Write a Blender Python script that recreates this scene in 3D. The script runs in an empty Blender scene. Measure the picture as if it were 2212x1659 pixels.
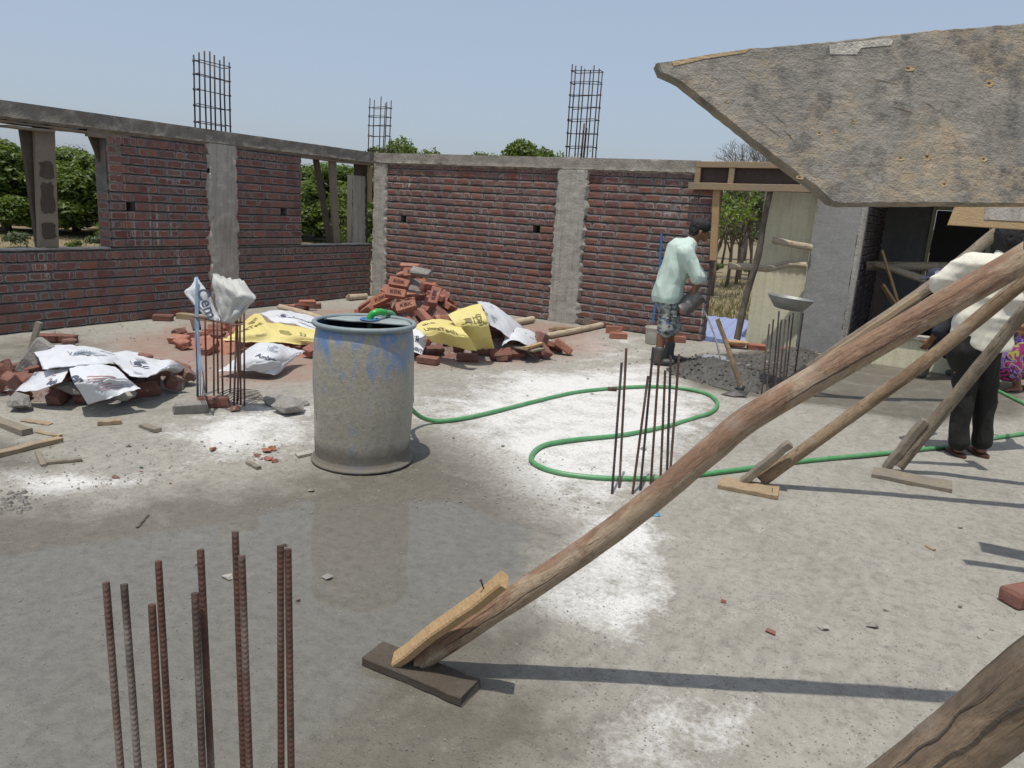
import bpy, bmesh, math, random
import numpy as np
from mathutils import Vector, Matrix, Quaternion, noise as mnoise

rnd = random.Random(11)
npr = np.random.default_rng(5)
SC = bpy.context.scene
COL = SC.collection
R = math.radians

# ------------------------------------------------------------------ camera
CAM_H = 1.6
F0, PITCH, ROLL, YAW = 1611.6, .2322, .0616, .5064      # focal length in units of a 2212 px wide frame
CX, CY = 1106., 829.5
FW = Vector((-math.sin(YAW)*math.cos(PITCH), math.cos(YAW)*math.cos(PITCH), -math.sin(PITCH)))
_r0 = Vector((math.cos(YAW), math.sin(YAW), 0)); _u0 = _r0.cross(FW)
RT = math.cos(ROLL)*_r0 + math.sin(ROLL)*_u0
UP = RT.cross(FW)
CAM = Vector((0, 0, CAM_H))
cam = bpy.data.cameras.new('camera'); cam_o = bpy.data.objects.new('camera', cam); COL.objects.link(cam_o)
cam.sensor_width = 36; cam.lens = F0/2212*36; cam.clip_start = .05; cam.clip_end = 4000
_m = Matrix((RT, UP, -FW)).transposed().to_4x4(); _m.translation = CAM
cam_o.matrix_world = _m
SC.camera = cam_o

# survey helpers: where a sight line meets a plane of the place
def ray(a, b): return FW + RT*((a-CX)/F0) + UP*((CY-b)/F0)
def FL(a, b, z=0.):
    d = ray(a, b); return CAM + d*((z-CAM_H)/d.z)
def AX(a, b, x):
    d = ray(a, b); return CAM + d*(x/d.x)
def AY(a, b, y):
    d = ray(a, b); return CAM + d*(y/d.y)
def DP(a, b, t): return CAM + ray(a, b)*t

# ------------------------------------------------------------------ sky, sun, exposure
SUN_EL, SUN_AZ = R(77), R(178)          # azimuth measured from +Y towards +X: the sun stands behind the camera
w = bpy.data.worlds.new('World'); SC.world = w; w.use_nodes = True
nt = w.node_tree
sky = nt.nodes.new('ShaderNodeTexSky'); sky.sky_type = 'NISHITA'; sky.sun_disc = False
sky.sun_elevation = SUN_EL; sky.sun_rotation = SUN_AZ
sky.altitude = 0; sky.air_density = 1.0; sky.dust_density = 2.8; sky.ozone_density = 2.8
bg = nt.nodes['Background']; bg.inputs['Strength'].default_value = .14
hz = nt.nodes.new('ShaderNodeMix'); hz.data_type = 'RGBA'; hz.inputs[0].default_value = .62      # even pale haze over the whole sky
nt.links.new(sky.outputs[0], hz.inputs[6]); hz.inputs[7].default_value = (2.72, 3.12, 3.72, 1)
nt.links.new(hz.outputs[2], bg.inputs['Color'])
sl = bpy.data.lights.new('sun', 'SUN'); sl.energy = 3.1; sl.angle = R(.55); sl.color = (1, .955, .88)
so = bpy.data.objects.new('sun', sl); COL.objects.link(so); so.location = (0, 0, 30)
_sd = Vector((math.sin(SUN_AZ)*math.cos(SUN_EL), math.cos(SUN_AZ)*math.cos(SUN_EL), math.sin(SUN_EL)))
so.rotation_euler = _sd.to_track_quat('Z', 'Y').to_euler()
vs = SC.view_settings; vs.view_transform = 'Standard'; vs.look = 'None'; vs.exposure = .22; vs.gamma = 1; vs.use_curve_mapping = False
SC.cycles.max_bounces = 6; SC.cycles.diffuse_bounces = 3

# ------------------------------------------------------------------ object helpers
def tag(o, label=None, cat=None, group=None, kind=None):
    if label: o['label'] = label
    if cat: o['category'] = cat
    if group: o['group'] = group
    if kind: o['kind'] = kind
    return o
def thing(name, label, cat, loc=(0, 0, 0), group=None):
    o = bpy.data.objects.new(name, None); COL.objects.link(o); o.empty_display_size = .1
    o.location = loc; return tag(o, label, cat, group)
def wmat(o):
    return o.matrix_basis.copy() if o.parent is None else wmat(o.parent) @ o.matrix_parent_inverse @ o.matrix_basis
def link(name, me, parent=None, mw=None):
    o = bpy.data.objects.new(name, me); COL.objects.link(o)
    if mw is not None: o.matrix_basis = mw
    if parent is not None:
        o.parent = parent; o.matrix_parent_inverse = wmat(parent).inverted()
    return o

class MB:
    """collects shapes, in world coordinates, for one mesh"""
    def __init__(s): s.v = []; s.f = []; s.m = []; s.cm = 0
    def add(s, vs, fs):
        b = len(s.v); s.v += [tuple(q) for q in vs]
        for f in fs: s.f.append(tuple(i+b for i in f)); s.m.append(s.cm)
        return s
    def box(s, c, size, rot=None, jit=0.):
        hx, hy, hz = size[0]/2, size[1]/2, size[2]/2
        vs = [Vector((x*hx, y*hy, z*hz)) for z in (-1, 1) for y in (-1, 1) for x in (-1, 1)]
        if jit: vs = [q+Vector((rnd.uniform(-jit, jit) for _ in range(3))) for q in vs]
        if rot is not None: vs = [rot @ q for q in vs]
        c = Vector(c); vs = [q+c for q in vs]
        return s.add(vs, [(0, 2, 3, 1), (4, 5, 7, 6), (0, 1, 5, 4), (2, 6, 7, 3), (0, 4, 6, 2), (1, 3, 7, 5)])
    def bbox(s, x0, x1, y0, y1, z0, z1): return s.box(((x0+x1)/2, (y0+y1)/2, (z0+z1)/2), (x1-x0, y1-y0, z1-z0))
    def plank(s, a, b, wdt, th, side=None, bev=.004, seg=6, jit=.002):
        """sawn timber from a to b; side = direction of its width"""
        a = Vector(a); b = Vector(b); d = (b-a); L = d.length; d.normalize()
        sd = Vector(side) if side is not None else d.cross(Vector((0, 0, 1)))
        sd = (sd - d*sd.dot(d)).normalized(); nn = d.cross(sd)
        prof = [(-wdt/2+bev, -th/2), (wdt/2-bev, -th/2), (wdt/2, -th/2+bev), (wdt/2, th/2-bev), (wdt/2-bev, th/2), (-wdt/2+bev, th/2), (-wdt/2, th/2-bev), (-wdt/2, -th/2+bev)]
        vs = []; fs = []; k = len(prof)
        for i in range(seg+1):
            o = sd*rnd.uniform(-jit, jit)+nn*rnd.uniform(-jit, jit)
            ej = rnd.uniform(-.006, .006) if i in (0, seg) else 0
            for (x, y) in prof: vs.append(a+d*(L*i/seg+(rnd.uniform(-.004, .004) if i in (0, seg) else 0))+sd*x+nn*y+o)
        for i in range(seg):
            for j in range(k):
                q = (j+1) % k; fs.append((i*k+j, i*k+q, (i+1)*k+q, (i+1)*k+j))
        fs.append(tuple(range(k))[::-1]); fs.append(tuple(seg*k+j for j in range(k)))
        return s.add(vs, fs)
    def tube(s, pts, rad, sides=10, cap=True, wob=0., oval=1.):
        pts = [Vector(p) for p in pts]; n = len(pts)
        if not hasattr(rad, '__len__'): rad = [rad]*n
        vs = []; fs = []
        t0 = (pts[1]-pts[0]).normalized()
        nrm = t0.orthogonal().normalized()
        if abs(t0.z) < .9: nrm = (Vector((0, 0, 1))-t0*t0.z).normalized()
        for i, p in enumerate(pts):
            t = (pts[min(i+1, n-1)]-pts[max(i-1, 0)]).normalized()
            nrm = (nrm-t*nrm.dot(t)).normalized(); bn = t.cross(nrm)
            for j in range(sides):
                a = 2*math.pi*j/sides
                rr = rad[i]*(1+(mnoise.noise(Vector((p.x*7+math.cos(a)*1.3, p.y*7+math.sin(a)*1.3, p.z*7)))*wob if wob else 0))
                vs.append(p+nrm*(math.cos(a)*rr*oval)+bn*(math.sin(a)*rr))
        for i in range(n-1):
            for j in range(sides):
                q = (j+1) % sides; fs.append((i*sides+j, i*sides+q, (i+1)*sides+q, (i+1)*sides+j))
        if cap: fs.append(tuple(range(sides))[::-1]); fs.append(tuple((n-1)*sides+j for j in range(sides)))
        return s.add(vs, fs)
    def lathe(s, prof, c, sides=32, fn=None):
        vs = []; fs = []; c = Vector(c); n = len(prof)
        for i, (r_, z) in enumerate(prof):
            for j in range(sides):
                a = 2*math.pi*j/sides; rr = r_
                if fn: rr = fn(r_, z, a)
                vs.append(c+Vector((rr*math.cos(a), rr*math.sin(a), z)))
        for i in range(n-1):
            for j in range(sides):
                q = (j+1) % sides; fs.append((i*sides+j, i*sides+q, (i+1)*sides+q, (i+1)*sides+j))
        return s.add(vs, fs)
    def build(s, name, mat, parent=None, smooth=False, recenter=True, sharp=None):
        me = bpy.data.meshes.new(name)
        off = Vector((0, 0, 0))
        if recenter and parent is None and s.v:
            A = np.array(s.v); lo = A.min(0); hi = A.max(0); off = Vector(((lo[0]+hi[0])/2, (lo[1]+hi[1])/2, lo[2]))
            vv = (A-np.array(off)).tolist()
        else: vv = s.v
        me.from_pydata(vv, [], s.f)
        mats = mat if isinstance(mat, (list, tuple)) else [mat]
        for q in mats: me.materials.append(q)
        if len(mats) > 1: me.polygons.foreach_set('material_index', s.m)
        if smooth: me.polygons.foreach_set('use_smooth', [True]*len(me.polygons))
        me.update()
        if sharp: me.set_sharp_from_angle(angle=R(sharp))
        o = link(name, me, parent)
        if recenter and parent is None: o.location = off
        return o

def catmull(pts, n=8):
    P = [Vector(p) for p in pts]; P = [P[0]*2-P[1]]+P+[P[-1]*2-P[-2]]; out = []
    for i in range(1, len(P)-2):
        for k in range(n):
            t = k/n; a, b, c, d = P[i-1], P[i], P[i+1], P[i+2]
            out.append(.5*((2*b)+(c-a)*t+(2*a-5*b+4*c-d)*t*t+(3*b-a-3*c+d)*t**3))
    out.append(P[-2]); return out
def lerp(a, b, t): return a+(b-a)*t
def nz(x, y, z=0., s=1., o=3):
    return mnoise.fractal(Vector((x*s, y*s, z*s)), 1., 2., o)

# ------------------------------------------------------------------ material helpers
class NT:
    def __init__(s, name):
        s.mat = bpy.data.materials.new(name); s.mat.use_nodes = True
        s.t = s.mat.node_tree; s.b = s.t.nodes['Principled BSDF']; s.out = s.t.nodes['Material Output']
        s.tc = None
    def node(s, ty, **kw):
        n = s.t.nodes.new(ty)
        for k, v in kw.items(): setattr(n, k, v)
        return n
    def put(s, sock, v):
        if isinstance(v, bpy.types.NodeSocket): s.t.links.new(v, sock)
        elif v is not None:
            if sock.type == 'RGBA' and hasattr(v, '__len__') and len(v) == 3: v = (*v, 1)
            sock.default_value = v
    def co(s, kind='Object', scale=None, rot=None):
        if s.tc is None: s.tc = s.node('ShaderNodeTexCoord')
        o = s.tc.outputs[kind]
        if kind == 'World': o = s.node('ShaderNodeNewGeometry').outputs['Position']
        if scale is not None or rot is not None:
            m = s.node('ShaderNodeMapping'); s.put(m.inputs['Vector'], o)
            if scale is not None: m.inputs['Scale'].default_value = scale if hasattr(scale, '__len__') else (scale,)*3
            if rot is not None: m.inputs['Rotation'].default_value = rot
            o = m.outputs[0]
        return o
    def pos(s, scale=None):
        o = s.node('ShaderNodeNewGeometry').outputs['Position']
        if scale is not None:
            m = s.node('ShaderNodeMapping'); s.put(m.inputs['Vector'], o); m.inputs['Scale'].default_value = scale; o = m.outputs[0]
        return o
    def noise(s, sc, vec=None, det=4, rough=.55, dist=0., col=False):
        n = s.node('ShaderNodeTexNoise'); s.put(n.inputs['Vector'], vec if vec is not None else s.co())
        n.inputs['Scale'].default_value = sc; n.inputs['Detail'].default_value = det; n.inputs['Roughness'].default_value = rough; n.inputs['Distortion'].default_value = dist
        return n.outputs['Color' if col else 'Fac']
    def voro(s, sc, vec=None, feat='F1', out='Distance', rnds=1.):
        n = s.node('ShaderNodeTexVoronoi', feature=feat); s.put(n.inputs['Vector'], vec if vec is not None else s.co()); n.inputs['Scale'].default_value = sc
        n.inputs['Randomness'].default_value = rnds
        return n.outputs[out]
    def wave(s, sc, vec=None, dist=3., det=3, dsc=1., dirn='X'):
        n = s.node('ShaderNodeTexWave', bands_direction=dirn); s.put(n.inputs['Vector'], vec if vec is not None else s.co())
        n.inputs['Scale'].default_value = sc; n.inputs['Distortion'].default_value = dist; n.inputs['Detail'].default_value = det; n.inputs['Detail Scale'].default_value = dsc
        return n.outputs['Fac']
    def ramp(s, fac, stops, interp='LINEAR'):
        n = s.node('ShaderNodeValToRGB'); s.put(n.inputs[0], fac); cr = n.color_ramp; cr.interpolation = interp
        while len(cr.elements) < len(stops): cr.elements.new(.5)
        for e, (p, c) in zip(cr.elements, stops):
            e.position = p; e.color = (c, c, c, 1) if not hasattr(c, '__len__') else (*c, 1)
        return n.outputs['Color']
    def step(s, fac, a, b, lo=0., hi=1.):
        n = s.node('ShaderNodeMapRange'); s.put(n.inputs['Value'], fac)
        n.inputs['From Min'].default_value = a; n.inputs['From Max'].default_value = b; n.inputs['To Min'].default_value = lo; n.inputs['To Max'].default_value = hi
        return n.outputs[0]
    def mix(s, f, a, b, bt='MIX'):
        n = s.node('ShaderNodeMix', data_type='RGBA', blend_type=bt); s.put(n.inputs[0], f); s.put(n.inputs[6], a); s.put(n.inputs[7], b); return n.outputs[2]
    def math(s, op, a, b=None, c=None, clamp=False):
        n = s.node('ShaderNodeMath', operation=op, use_clamp=clamp); s.put(n.inputs[0], a)
        if b is not None: s.put(n.inputs[1], b)
        if c is not None: s.put(n.inputs[2], c)
        return n.outputs[0]
    def attr(s, name, out='Fac'):
        n = s.node('ShaderNodeAttribute', attribute_name=name); return n.outputs[out]
    def sep(s, vec):
        n = s.node('ShaderNodeSeparateXYZ'); s.put(n.inputs[0], vec); return n.outputs
    def rand(s):
        a = s.node('ShaderNodeObjectInfo').outputs['Random']; b = s.node('ShaderNodeNewGeometry').outputs['Random Per Island']
        return s.math('FRACT', s.math('ADD', a, b))
    def bump(s, h, st=.5, dist=.01, nrm=None):
        n = s.node('ShaderNodeBump'); s.put(n.inputs['Height'], h); n.inputs['Strength'].default_value = st; n.inputs['Distance'].default_value = dist
        if nrm is not None: s.put(n.inputs['Normal'], nrm)
        return n.outputs[0]
    def done(s, col=None, rough=.8, nrm=None, **kw):
        s.put(s.b.inputs['Base Color'], col); s.put(s.b.inputs['Roughness'], rough)
        if nrm is not None: s.put(s.b.inputs['Normal'], nrm)
        for k, v in kw.items(): s.put(s.b.inputs[k.replace('_', ' ')], v)
        return s.mat

# ------------------------------------------------------------------ materials
def m_floor():
    n = NT('concrete_floor'); P = n.pos()
    wet, damp, wh, red = n.attr('wet'), n.attr('damp'), n.attr('lime'), n.attr('dust')
    big = n.noise(.8, P, 5, .6); mid = n.noise(4.5, P, 7, .68); fine = n.noise(34, P, 6, .75); grit = n.noise(150, P, 3, .6)
    strk = n.noise(11, n.pos((1, .4, 1)), 7, .72, .5); mott = n.noise(19, P, 6, .7, .3)
    c = n.ramp(big, [(.25, (.195, .181, .149)), (.5, (.278, .262, .222)), (.75, (.36, .342, .296))])
    c = n.mix(n.step(strk, .40, .66, 0, .8), c, (.345, .328, .278))
    c = n.mix(n.step(mott, .48, .68, 0, .6), c, (.155, .142, .12))
    # lime and cement dust, brick dust
    lm = n.math('ADD', n.math('ADD', wh, n.step(n.noise(1.1, n.pos((1, .7, 1)), 6, .7, .6), .45, .75, 0, .55)), n.math('MULTIPLY', n.math('SUBTRACT', mid, .5), 1.6)); lm = n.step(n.math('ADD', lm, n.math('MULTIPLY', n.math('SUBTRACT', fine, .5), 1.5)), .46, 1.08)
    c = n.mix(n.math('MULTIPLY', lm, .9), c, (.66, .65, .625))
    rd = n.step(n.math('ADD', red, n.math('MULTIPLY', n.math('SUBTRACT', mid, .5), 1.2)), .35, 1.1)
    c = n.mix(n.math('MULTIPLY', rd, .75), c, (.27, .15, .11))
    # specks of grit
    v = n.voro(46, P); sp = n.step(v, .12, .2, 1, 0)
    spm = n.math('MULTIPLY', sp, n.step(n.noise(3.2, P, 3), .40, .58))
    c = n.mix(n.math('MULTIPLY', spm, .75), c, (.075, .068, .056))
    dk = n.step(n.noise(62, P, 6, .8), .54, .68)
    c = n.mix(n.math('MULTIPLY', dk, .5), c, (.115, .105, .09))
    fl = n.math('MULTIPLY', n.step(n.voro(58, n.pos((1.3, .8, 1))), .1, .2, 1, 0), n.step(n.noise(4, P, 3), .45, .6)); c = n.mix(n.math('MULTIPLY', fl, .6), c, (.52, .5, .46))
    # damp darkens
    dm = n.step(n.math('ADD', damp, n.math('MULTIPLY', n.math('SUBTRACT', mid, .5), 1.3)), .22, .9)
    c = n.mix(dm, c, n.mix(.35, n.mix(1., c, (.48, .455, .40), 'MULTIPLY'), (.12, .11, .09)))
    wt = n.step(n.math('ADD', wet, n.math('MULTIPLY', n.math('SUBTRACT', mid, .5), .55)), .42, .6)
    c = n.mix(n.math('MULTIPLY', wt, .7), c, n.mix(n.step(mott, .35, .7), (.165, .154, .122), (.105, .097, .076)))
    s2 = n.math('MULTIPLY', n.step(n.voro(62, P), .13, .2, 1, 0), n.step(n.noise(5, P, 4, .7), .46, .6))
    c = n.mix(n.math('MULTIPLY', s2, .65), c, (.05, .045, .038))
    speck = n.step(n.voro(50, P), .03, .07, 1, 0)
    c = n.mix(n.math('MULTIPLY', speck, n.math('MULTIPLY', wt, n.step(n.noise(40, P, 2), .5, .56))), c, (.5, .48, .44))
    h = n.math('ADD', n.math('MULTIPLY', fine, .6), n.math('ADD', n.math('MULTIPLY', grit, .25), n.math('MULTIPLY', sp, .25))); h = n.math('ADD', h, n.math('MULTIPLY', n.math('ADD', mott, strk), .9))
    bm = n.bump(h, .6, .016)
    flat = n.bump(n.noise(1.2, P, 1), .012, .02)
    mat = n.done(c, n.step(dm, 0, 1, .92, .6), bm)
    n.put(n.b.inputs['Coat Weight'], n.math('MULTIPLY', wt, n.step(mott, .3, .66, 1., .6))); n.b.inputs['Coat Roughness'].default_value = .04; n.b.inputs['Coat IOR'].default_value = 1.5
    n.put(n.b.inputs['Coat Normal'], flat)
    return mat
def streaks(n, c, amt=.7):
    P = n.pos(); k = n.noise(9, n.pos((2.2, 2.2, .10)), 3, .5); q = n.step(k, .645, .665)
    g = n.step(n.noise(1.3, P, 3), .5, .62); f = n.step(n.noise(30, P, 3), .3, .6, .3, 1)
    return n.mix(n.math('MULTIPLY', n.math('MULTIPLY', q, g), n.math('MULTIPLY', f, amt)), c, (.5, .48, .45))
def m_brick(name, cols, mort=(.20, .184, .172), smear=.5, lime=.4, dusty=.35):
    n = NT(name); r = n.rand(); P = n.pos()
    c = n.ramp(r, [(i/(len(cols)-1), q) for i, q in enumerate(cols)])
    c = n.mix(n.step(n.noise(28, P, 5, .65), .3, .7, 0, .55), c, n.mix(1., c, (.48, .44, .46), 'MULTIPLY'))
    c = n.mix(n.step(n.noise(90, P, 3, .6), .5, .75, 0, .3), c, (.36, .16, .1))
    c = n.mix(n.step(n.noise(7, P, 5, .7), .35, .7, 0, dusty), c, (.19, .145, .135))
    e = n.math('SUBTRACT', 1., n.attr('edge'))
    nn = n.noise(22, P, 5, .7)
    sm = n.math('ADD', n.math('MULTIPLY', e, smear), n.math('SUBTRACT', nn, .5))
    sm = n.math('ADD', sm, n.math('MULTIPLY', n.math('SUBTRACT', n.noise(1.7, P, 3), .5), .9))
    c = n.mix(n.step(sm, .20, .34), c, mort)
    lw = n.math('SUBTRACT', 1., n.math('MULTIPLY', n.math('ABSOLUTE', n.math('SUBTRACT', sm, .3)), 14.), clamp=True)
    lw = n.math('MULTIPLY', lw, n.step(n.noise(2.6, P, 3), .44, .6, 0, lime))
    c = n.mix(lw, c, (.5, .48, .465))
    c = streaks(n, c)
    h = n.math('ADD', n.noise(60, P, 5, .7), n.math('MULTIPLY', n.noise(14, P, 3), 1.4))
    return n.done(c, .92, n.bump(h, .6, .01))
def m_conc(name, a, b, stain=(.14, .13, .11), bs=.7, streak=.5, pits=.6):
    n = NT(name); P = n.pos(); big = n.noise(2.2, P, 5, .6); fine = n.noise(45, P, 5, .7)
    st = n.noise(7, n.pos((3.5, 3.5, .22)), 5, .65)
    c = n.mix(n.step(big, .3, .7), a, b)
    c = n.mix(n.step(st, .48, .72, 0, streak), c, stain)
    c = n.mix(n.step(n.noise(9, P, 5, .7), .52, .7, 0, .35), c, (.5, .48, .44))
    pt = n.math('MULTIPLY', n.step(n.voro(26, P), .08, .16, 1, 0), n.step(n.noise(4, P, 2), .45, .6))
    c = n.mix(n.math('MULTIPLY', pt, pits), c, (.1, .095, .085))
    c = n.mix(n.step(fine, .35, .75, 0, .3), c, stain)
    h = n.math('SUBTRACT', n.math('ADD', fine, n.math('MULTIPLY', n.noise(11, P, 4), 1.2)), n.math('MULTIPLY', pt, 1.1))
    return n.done(c, .93, n.bump(h, bs, .014))
def m_mortar():
    n = NT('mortar'); P = n.pos()
    c = n.ramp(n.noise(6, P, 6, .7), [(.3, (.115, .104, .098)), (.55, (.195, .18, .168)), (.78, (.33, .31, .29))])
    c = n.mix(n.step(n.noise(50, P, 4, .7), .5, .72, 0, .6), c, (.10, .09, .085))
    c = n.mix(n.step(n.noise(3, P, 3), .45, .65, 0, .35), c, (.25, .14, .12))
    c = streaks(n, c)
    return n.done(c, .95, n.bump(n.noise(48, P, 6, .75), .9, .02))
def m_pole(name, bark, pale, patch=.5, bias=1.):
    n = NT(name); u = n.attr('pu'); v = n.attr('pv'); w_ = n.attr('pw')
    cb = n.node('ShaderNodeCombineXYZ'); n.put(cb.inputs[0], u); n.put(cb.inputs[1], v); n.put(cb.inputs[2], w_); V = cb.outputs[0]
    def mp(sx, sy):
        m = n.node('ShaderNodeMapping'); n.put(m.inputs[0], V); m.inputs['Scale'].default_value = (sx, sy, sy); return m.outputs[0]
    P = n.pos()
    g = n.noise(6, mp(1.2, 9), 6, .7, .6); fi = n.noise(30, mp(1, 8), 5, .75)
    pt = n.math('SUBTRACT', n.noise(3.2, mp(1.1, 2.4), 4, .55, .8), n.math('MULTIPLY', v, bias))
    c = n.mix(n.step(g, .3, .7), bark, tuple(q*.55 for q in bark))
    c2 = n.mix(n.step(fi, .3, .7), pale, tuple(q*.62 for q in pale))
    k = n.step(n.math('ADD', pt, n.math('MULTIPLY', n.math('SUBTRACT', g, .5), .35)), patch-.05, patch+.05)
    c = n.mix(k, c, c2)
    crk = n.step(n.noise(4.5, mp(.55, 11), 5, .6, .5), .60, .66)
    c = n.mix(n.math('MULTIPLY', crk, .55), c, tuple(q*.2 for q in bark))
    kn = n.step(n.voro(5.5, mp(1.0, 2.6)), .06, .13, 1, 0)
    c = n.mix(n.math('MULTIPLY', kn, .75), c, (.05, .03, .02))
    c = n.mix(n.step(n.noise(9, P, 4), .55, .75, 0, .4), c, (.38, .34, .29))
    c = n.mix(n.step(n.noise(42, P, 6, .8), .5, .68, 0, .6), c, tuple(q*.3 for q in bark)); c = n.mix(n.step(n.noise(26, mp(.5, 5), 5, .75), .55, .7, 0, .45), c, tuple(min(1, q*1.25) for q in pale))
    h = n.math('SUBTRACT', n.math('ADD', g, n.math('MULTIPLY', k, -.3)), n.math('ADD', crk, n.math('MULTIPLY', fi, -.5)))
    return n.done(c, .82, n.bump(h, .7, .012))
def m_wood(name, a, b, dirt=(.2, .18, .15), damt=.4, rough=.85):
    n = NT(name); P = n.co('Object'); 
    g = n.noise(8, n.pos((4, 4, 14)), 6, .7, .4); fi = n.noise(50, n.pos((1, 1, 3)), 4, .7)
    c = n.mix(n.step(g, .35, .68), a, b)
    c = n.mix(n.step(n.noise(6, n.pos(), 5, .65), .47, .68, 0, damt), c, dirt)
    c = n.mix(n.step(fi, .35, .75, 0, .35), c, tuple(q*.45 for q in b))
    return n.done(c, rough, n.bump(n.math('ADD', g, fi), .5, .008))
def m_plain(name, col, rough=.7, var=.3, sc=20, bs=.3, **kw):
    n = NT(name); P = n.pos()
    c = n.mix(n.step(n.noise(sc, P, 5, .65), .3, .72, 0, var), col, tuple(q*.45 for q in col))
    return n.done(c, rough, n.bump(n.noise(sc*3, P, 4, .7), bs, .006), **kw)
def m_rust(name, a=(.13, .055, .035), b=(.06, .03, .024), dust=.35):
    n = NT(name); P = n.pos()
    c = n.mix(n.step(n.noise(30, P, 5, .7), .35, .65), a, b)
    c = n.mix(n.step(n.noise(9, n.pos((1, 1, .4)), 4), .52, .7, 0, dust), c, (.30, .27, .235))
    return n.done(c, .72, n.bump(n.noise(140, P, 3), .4, .002), Metallic=.15)
def m_cloth(name, col, var=.18, weave=260, rough=.85, extra=None):
    n = NT(name); P = n.pos(); c = n.mix(n.step(n.noise(6, P, 4), .3, .7, 0, var), col, tuple(q*.6 for q in col))
    if extra: c = extra(n, P, c)
    fold = n.noise(7, n.pos((1.5, 1.5, .55)), 4, .5, 1.2)
    return n.done(c, rough, n.bump(n.math('ADD', n.math('MULTIPLY', n.noise(weave, P, 2), .05), fold), .4, .03), Sheen_Weight=.0)
def m_leaf(name, cols, trans=.35):
    n = NT(name); r = n.rand(); P = n.pos()
    c = n.ramp(r, [(i/(len(cols)-1), q) for i, q in enumerate(cols)])
    c = n.mix(n.step(n.noise(.6, P, 3), .35, .65, 0, .5), c, n.mix(1., c, (.62, .7, .6), 'MULTIPLY'))
    c2 = n.mix(1., c, (1.7, 1.9, .7), 'MULTIPLY')
    n.done(c, .5)
    tr = n.node('ShaderNodeBsdfTranslucent'); n.put(tr.inputs[0], c2)
    mx = n.node('ShaderNodeMixShader'); mx.inputs[0].default_value = trans
    n.t.links.new(n.b.outputs[0], mx.inputs[1]); n.t.links.new(tr.outputs[0], mx.inputs[2]); n.t.links.new(mx.outputs[0], n.out.inputs['Surface'])
    return n.mat
def m_drum():
    n = NT('drum_paint'); P = n.pos(); Z = n.sep(P)[2]
    v = n.noise(7, n.pos((1, 1, .5)), 6, .68, .4); f = n.noise(40, P, 5, .7)
    cem = n.mix(n.step(f, .3, .7), (.37, .34, .27), (.265, .242, .19))
    cem = n.mix(n.step(n.noise(3, n.pos((1, 1, .3)), 4), .4, .65, 0, .6), cem, (.42, .395, .33))
    blue = n.mix(n.step(f, .35, .7, 0, .6), (.085, .205, .44), (.22, .29, .37))
    m = n.math('ADD', v, n.step(Z, .35, .86, -.055, .085))
    m = n.math('ADD', m, n.math('MULTIPLY', n.math('SUBTRACT', f, .5), .12))
    c = n.mix(n.step(m, .50, .66), cem, blue)
    wetz = n.step(n.math('ADD', Z, n.math('MULTIPLY', n.math('SUBTRACT', n.noise(12, P, 4), .5), .08)), .1, .17, 1, 0)
    c = n.mix(n.math('MULTIPLY', wetz, .75), c, (.085, .072, .055))
    c = n.mix(n.step(n.noise(70, P, 3), .6, .75, 0, .5), c, (.13, .118, .095))
    h = n.math('ADD', n.noise(120, P, 4, .7), n.math('MULTIPLY', n.noise(25, P, 4), 1.5))
    return n.done(c, n.step(m, .55, .63, .85, .5), n.bump(h, .5, .006))
def m_ply():
    n = NT('cement_stained_plywood'); P = n.co('Object')
    g = n.noise(30, n.co('Object', (1, 1, 2.5)), 6, .7, .3); big = n.noise(5.2, P, 6, .68); f = n.noise(60, n.co('Object', (.6, .6, 2)), 5, .75)
    c = n.mix(n.step(g, .3, .7), (.44, .345, .23), (.35, .265, .17))
    cem = n.mix(n.step(n.noise(11, P, 5, .7), .3, .7), (.34, .315, .265), (.185, .175, .155))
    c = n.mix(n.step(n.math('ADD', big, n.math('MULTIPLY', n.math('SUBTRACT', g, .5), .5)), .34, .52), c, cem)
    st = n.noise(5, n.co('Object', (5, 1, .5)), 4, .6)
    c = n.mix(n.step(st, .58, .74, 0, .3), c, (.42, .39, .34))
    ru = n.step(n.noise(6, P, 3), .66, .71)
    c = n.mix(n.math('MULTIPLY', ru, .7), c, (.26, .11, .05))
    c = n.mix(n.step(f, .4, .75, 0, .4), c, (.16, .145, .12))
    c = n.mix(n.step(n.noise(17, P, 6, .72), .50, .64, 0, .85), c, (.105, .10, .09))
    h = n.math('ADD', n.math('MULTIPLY', f, .4), n.math('ADD', n.math('MULTIPLY', g, .4), n.math('MULTIPLY', n.noise(34, P, 6, .75), 1.6)))
    return n.done(c, .9, n.bump(h, .8, .007))
MT = {}
MT['floor'] = m_floor()
MT['brick'] = m_brick('wall_brick', [(.14, .052, .042), (.20, .07, .05), (.265, .098, .062), (.17, .075, .064), (.235, .115, .088), (.15, .065, .058), (.30, .12, .068), (.19, .11, .092)], smear=.42, lime=.8, dusty=.5)
MT['loose'] = m_brick('loose_brick', [(.40, .15, .085), (.335, .115, .066), (.43, .185, .112), (.31, .115, .075), (.37, .145, .09)], smear=.1, lime=.15)
MT['oldbrick'] = m_brick('old_loose_brick', [(.22, .08, .05), (.17, .07, .05), (.25, .10, .065), (.20, .11, .08)], smear=.3, lime=.3)
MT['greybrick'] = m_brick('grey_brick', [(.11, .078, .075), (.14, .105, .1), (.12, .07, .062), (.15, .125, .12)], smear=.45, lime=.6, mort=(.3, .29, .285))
MT['mortar'] = m_mortar()
MT['column'] = m_conc('column_concrete', (.46, .435, .38), (.37, .35, .30), streak=.55)
MT['column2'] = m_conc('smooth_column_concrete', (.34, .335, .315), (.29, .285, .27), streak=.15, bs=.3, pits=.5)
MT['beam'] = m_conc('beam_concrete', (.25, .232, .195), (.165, .155, .13), bs=1., streak=.4)
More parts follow.
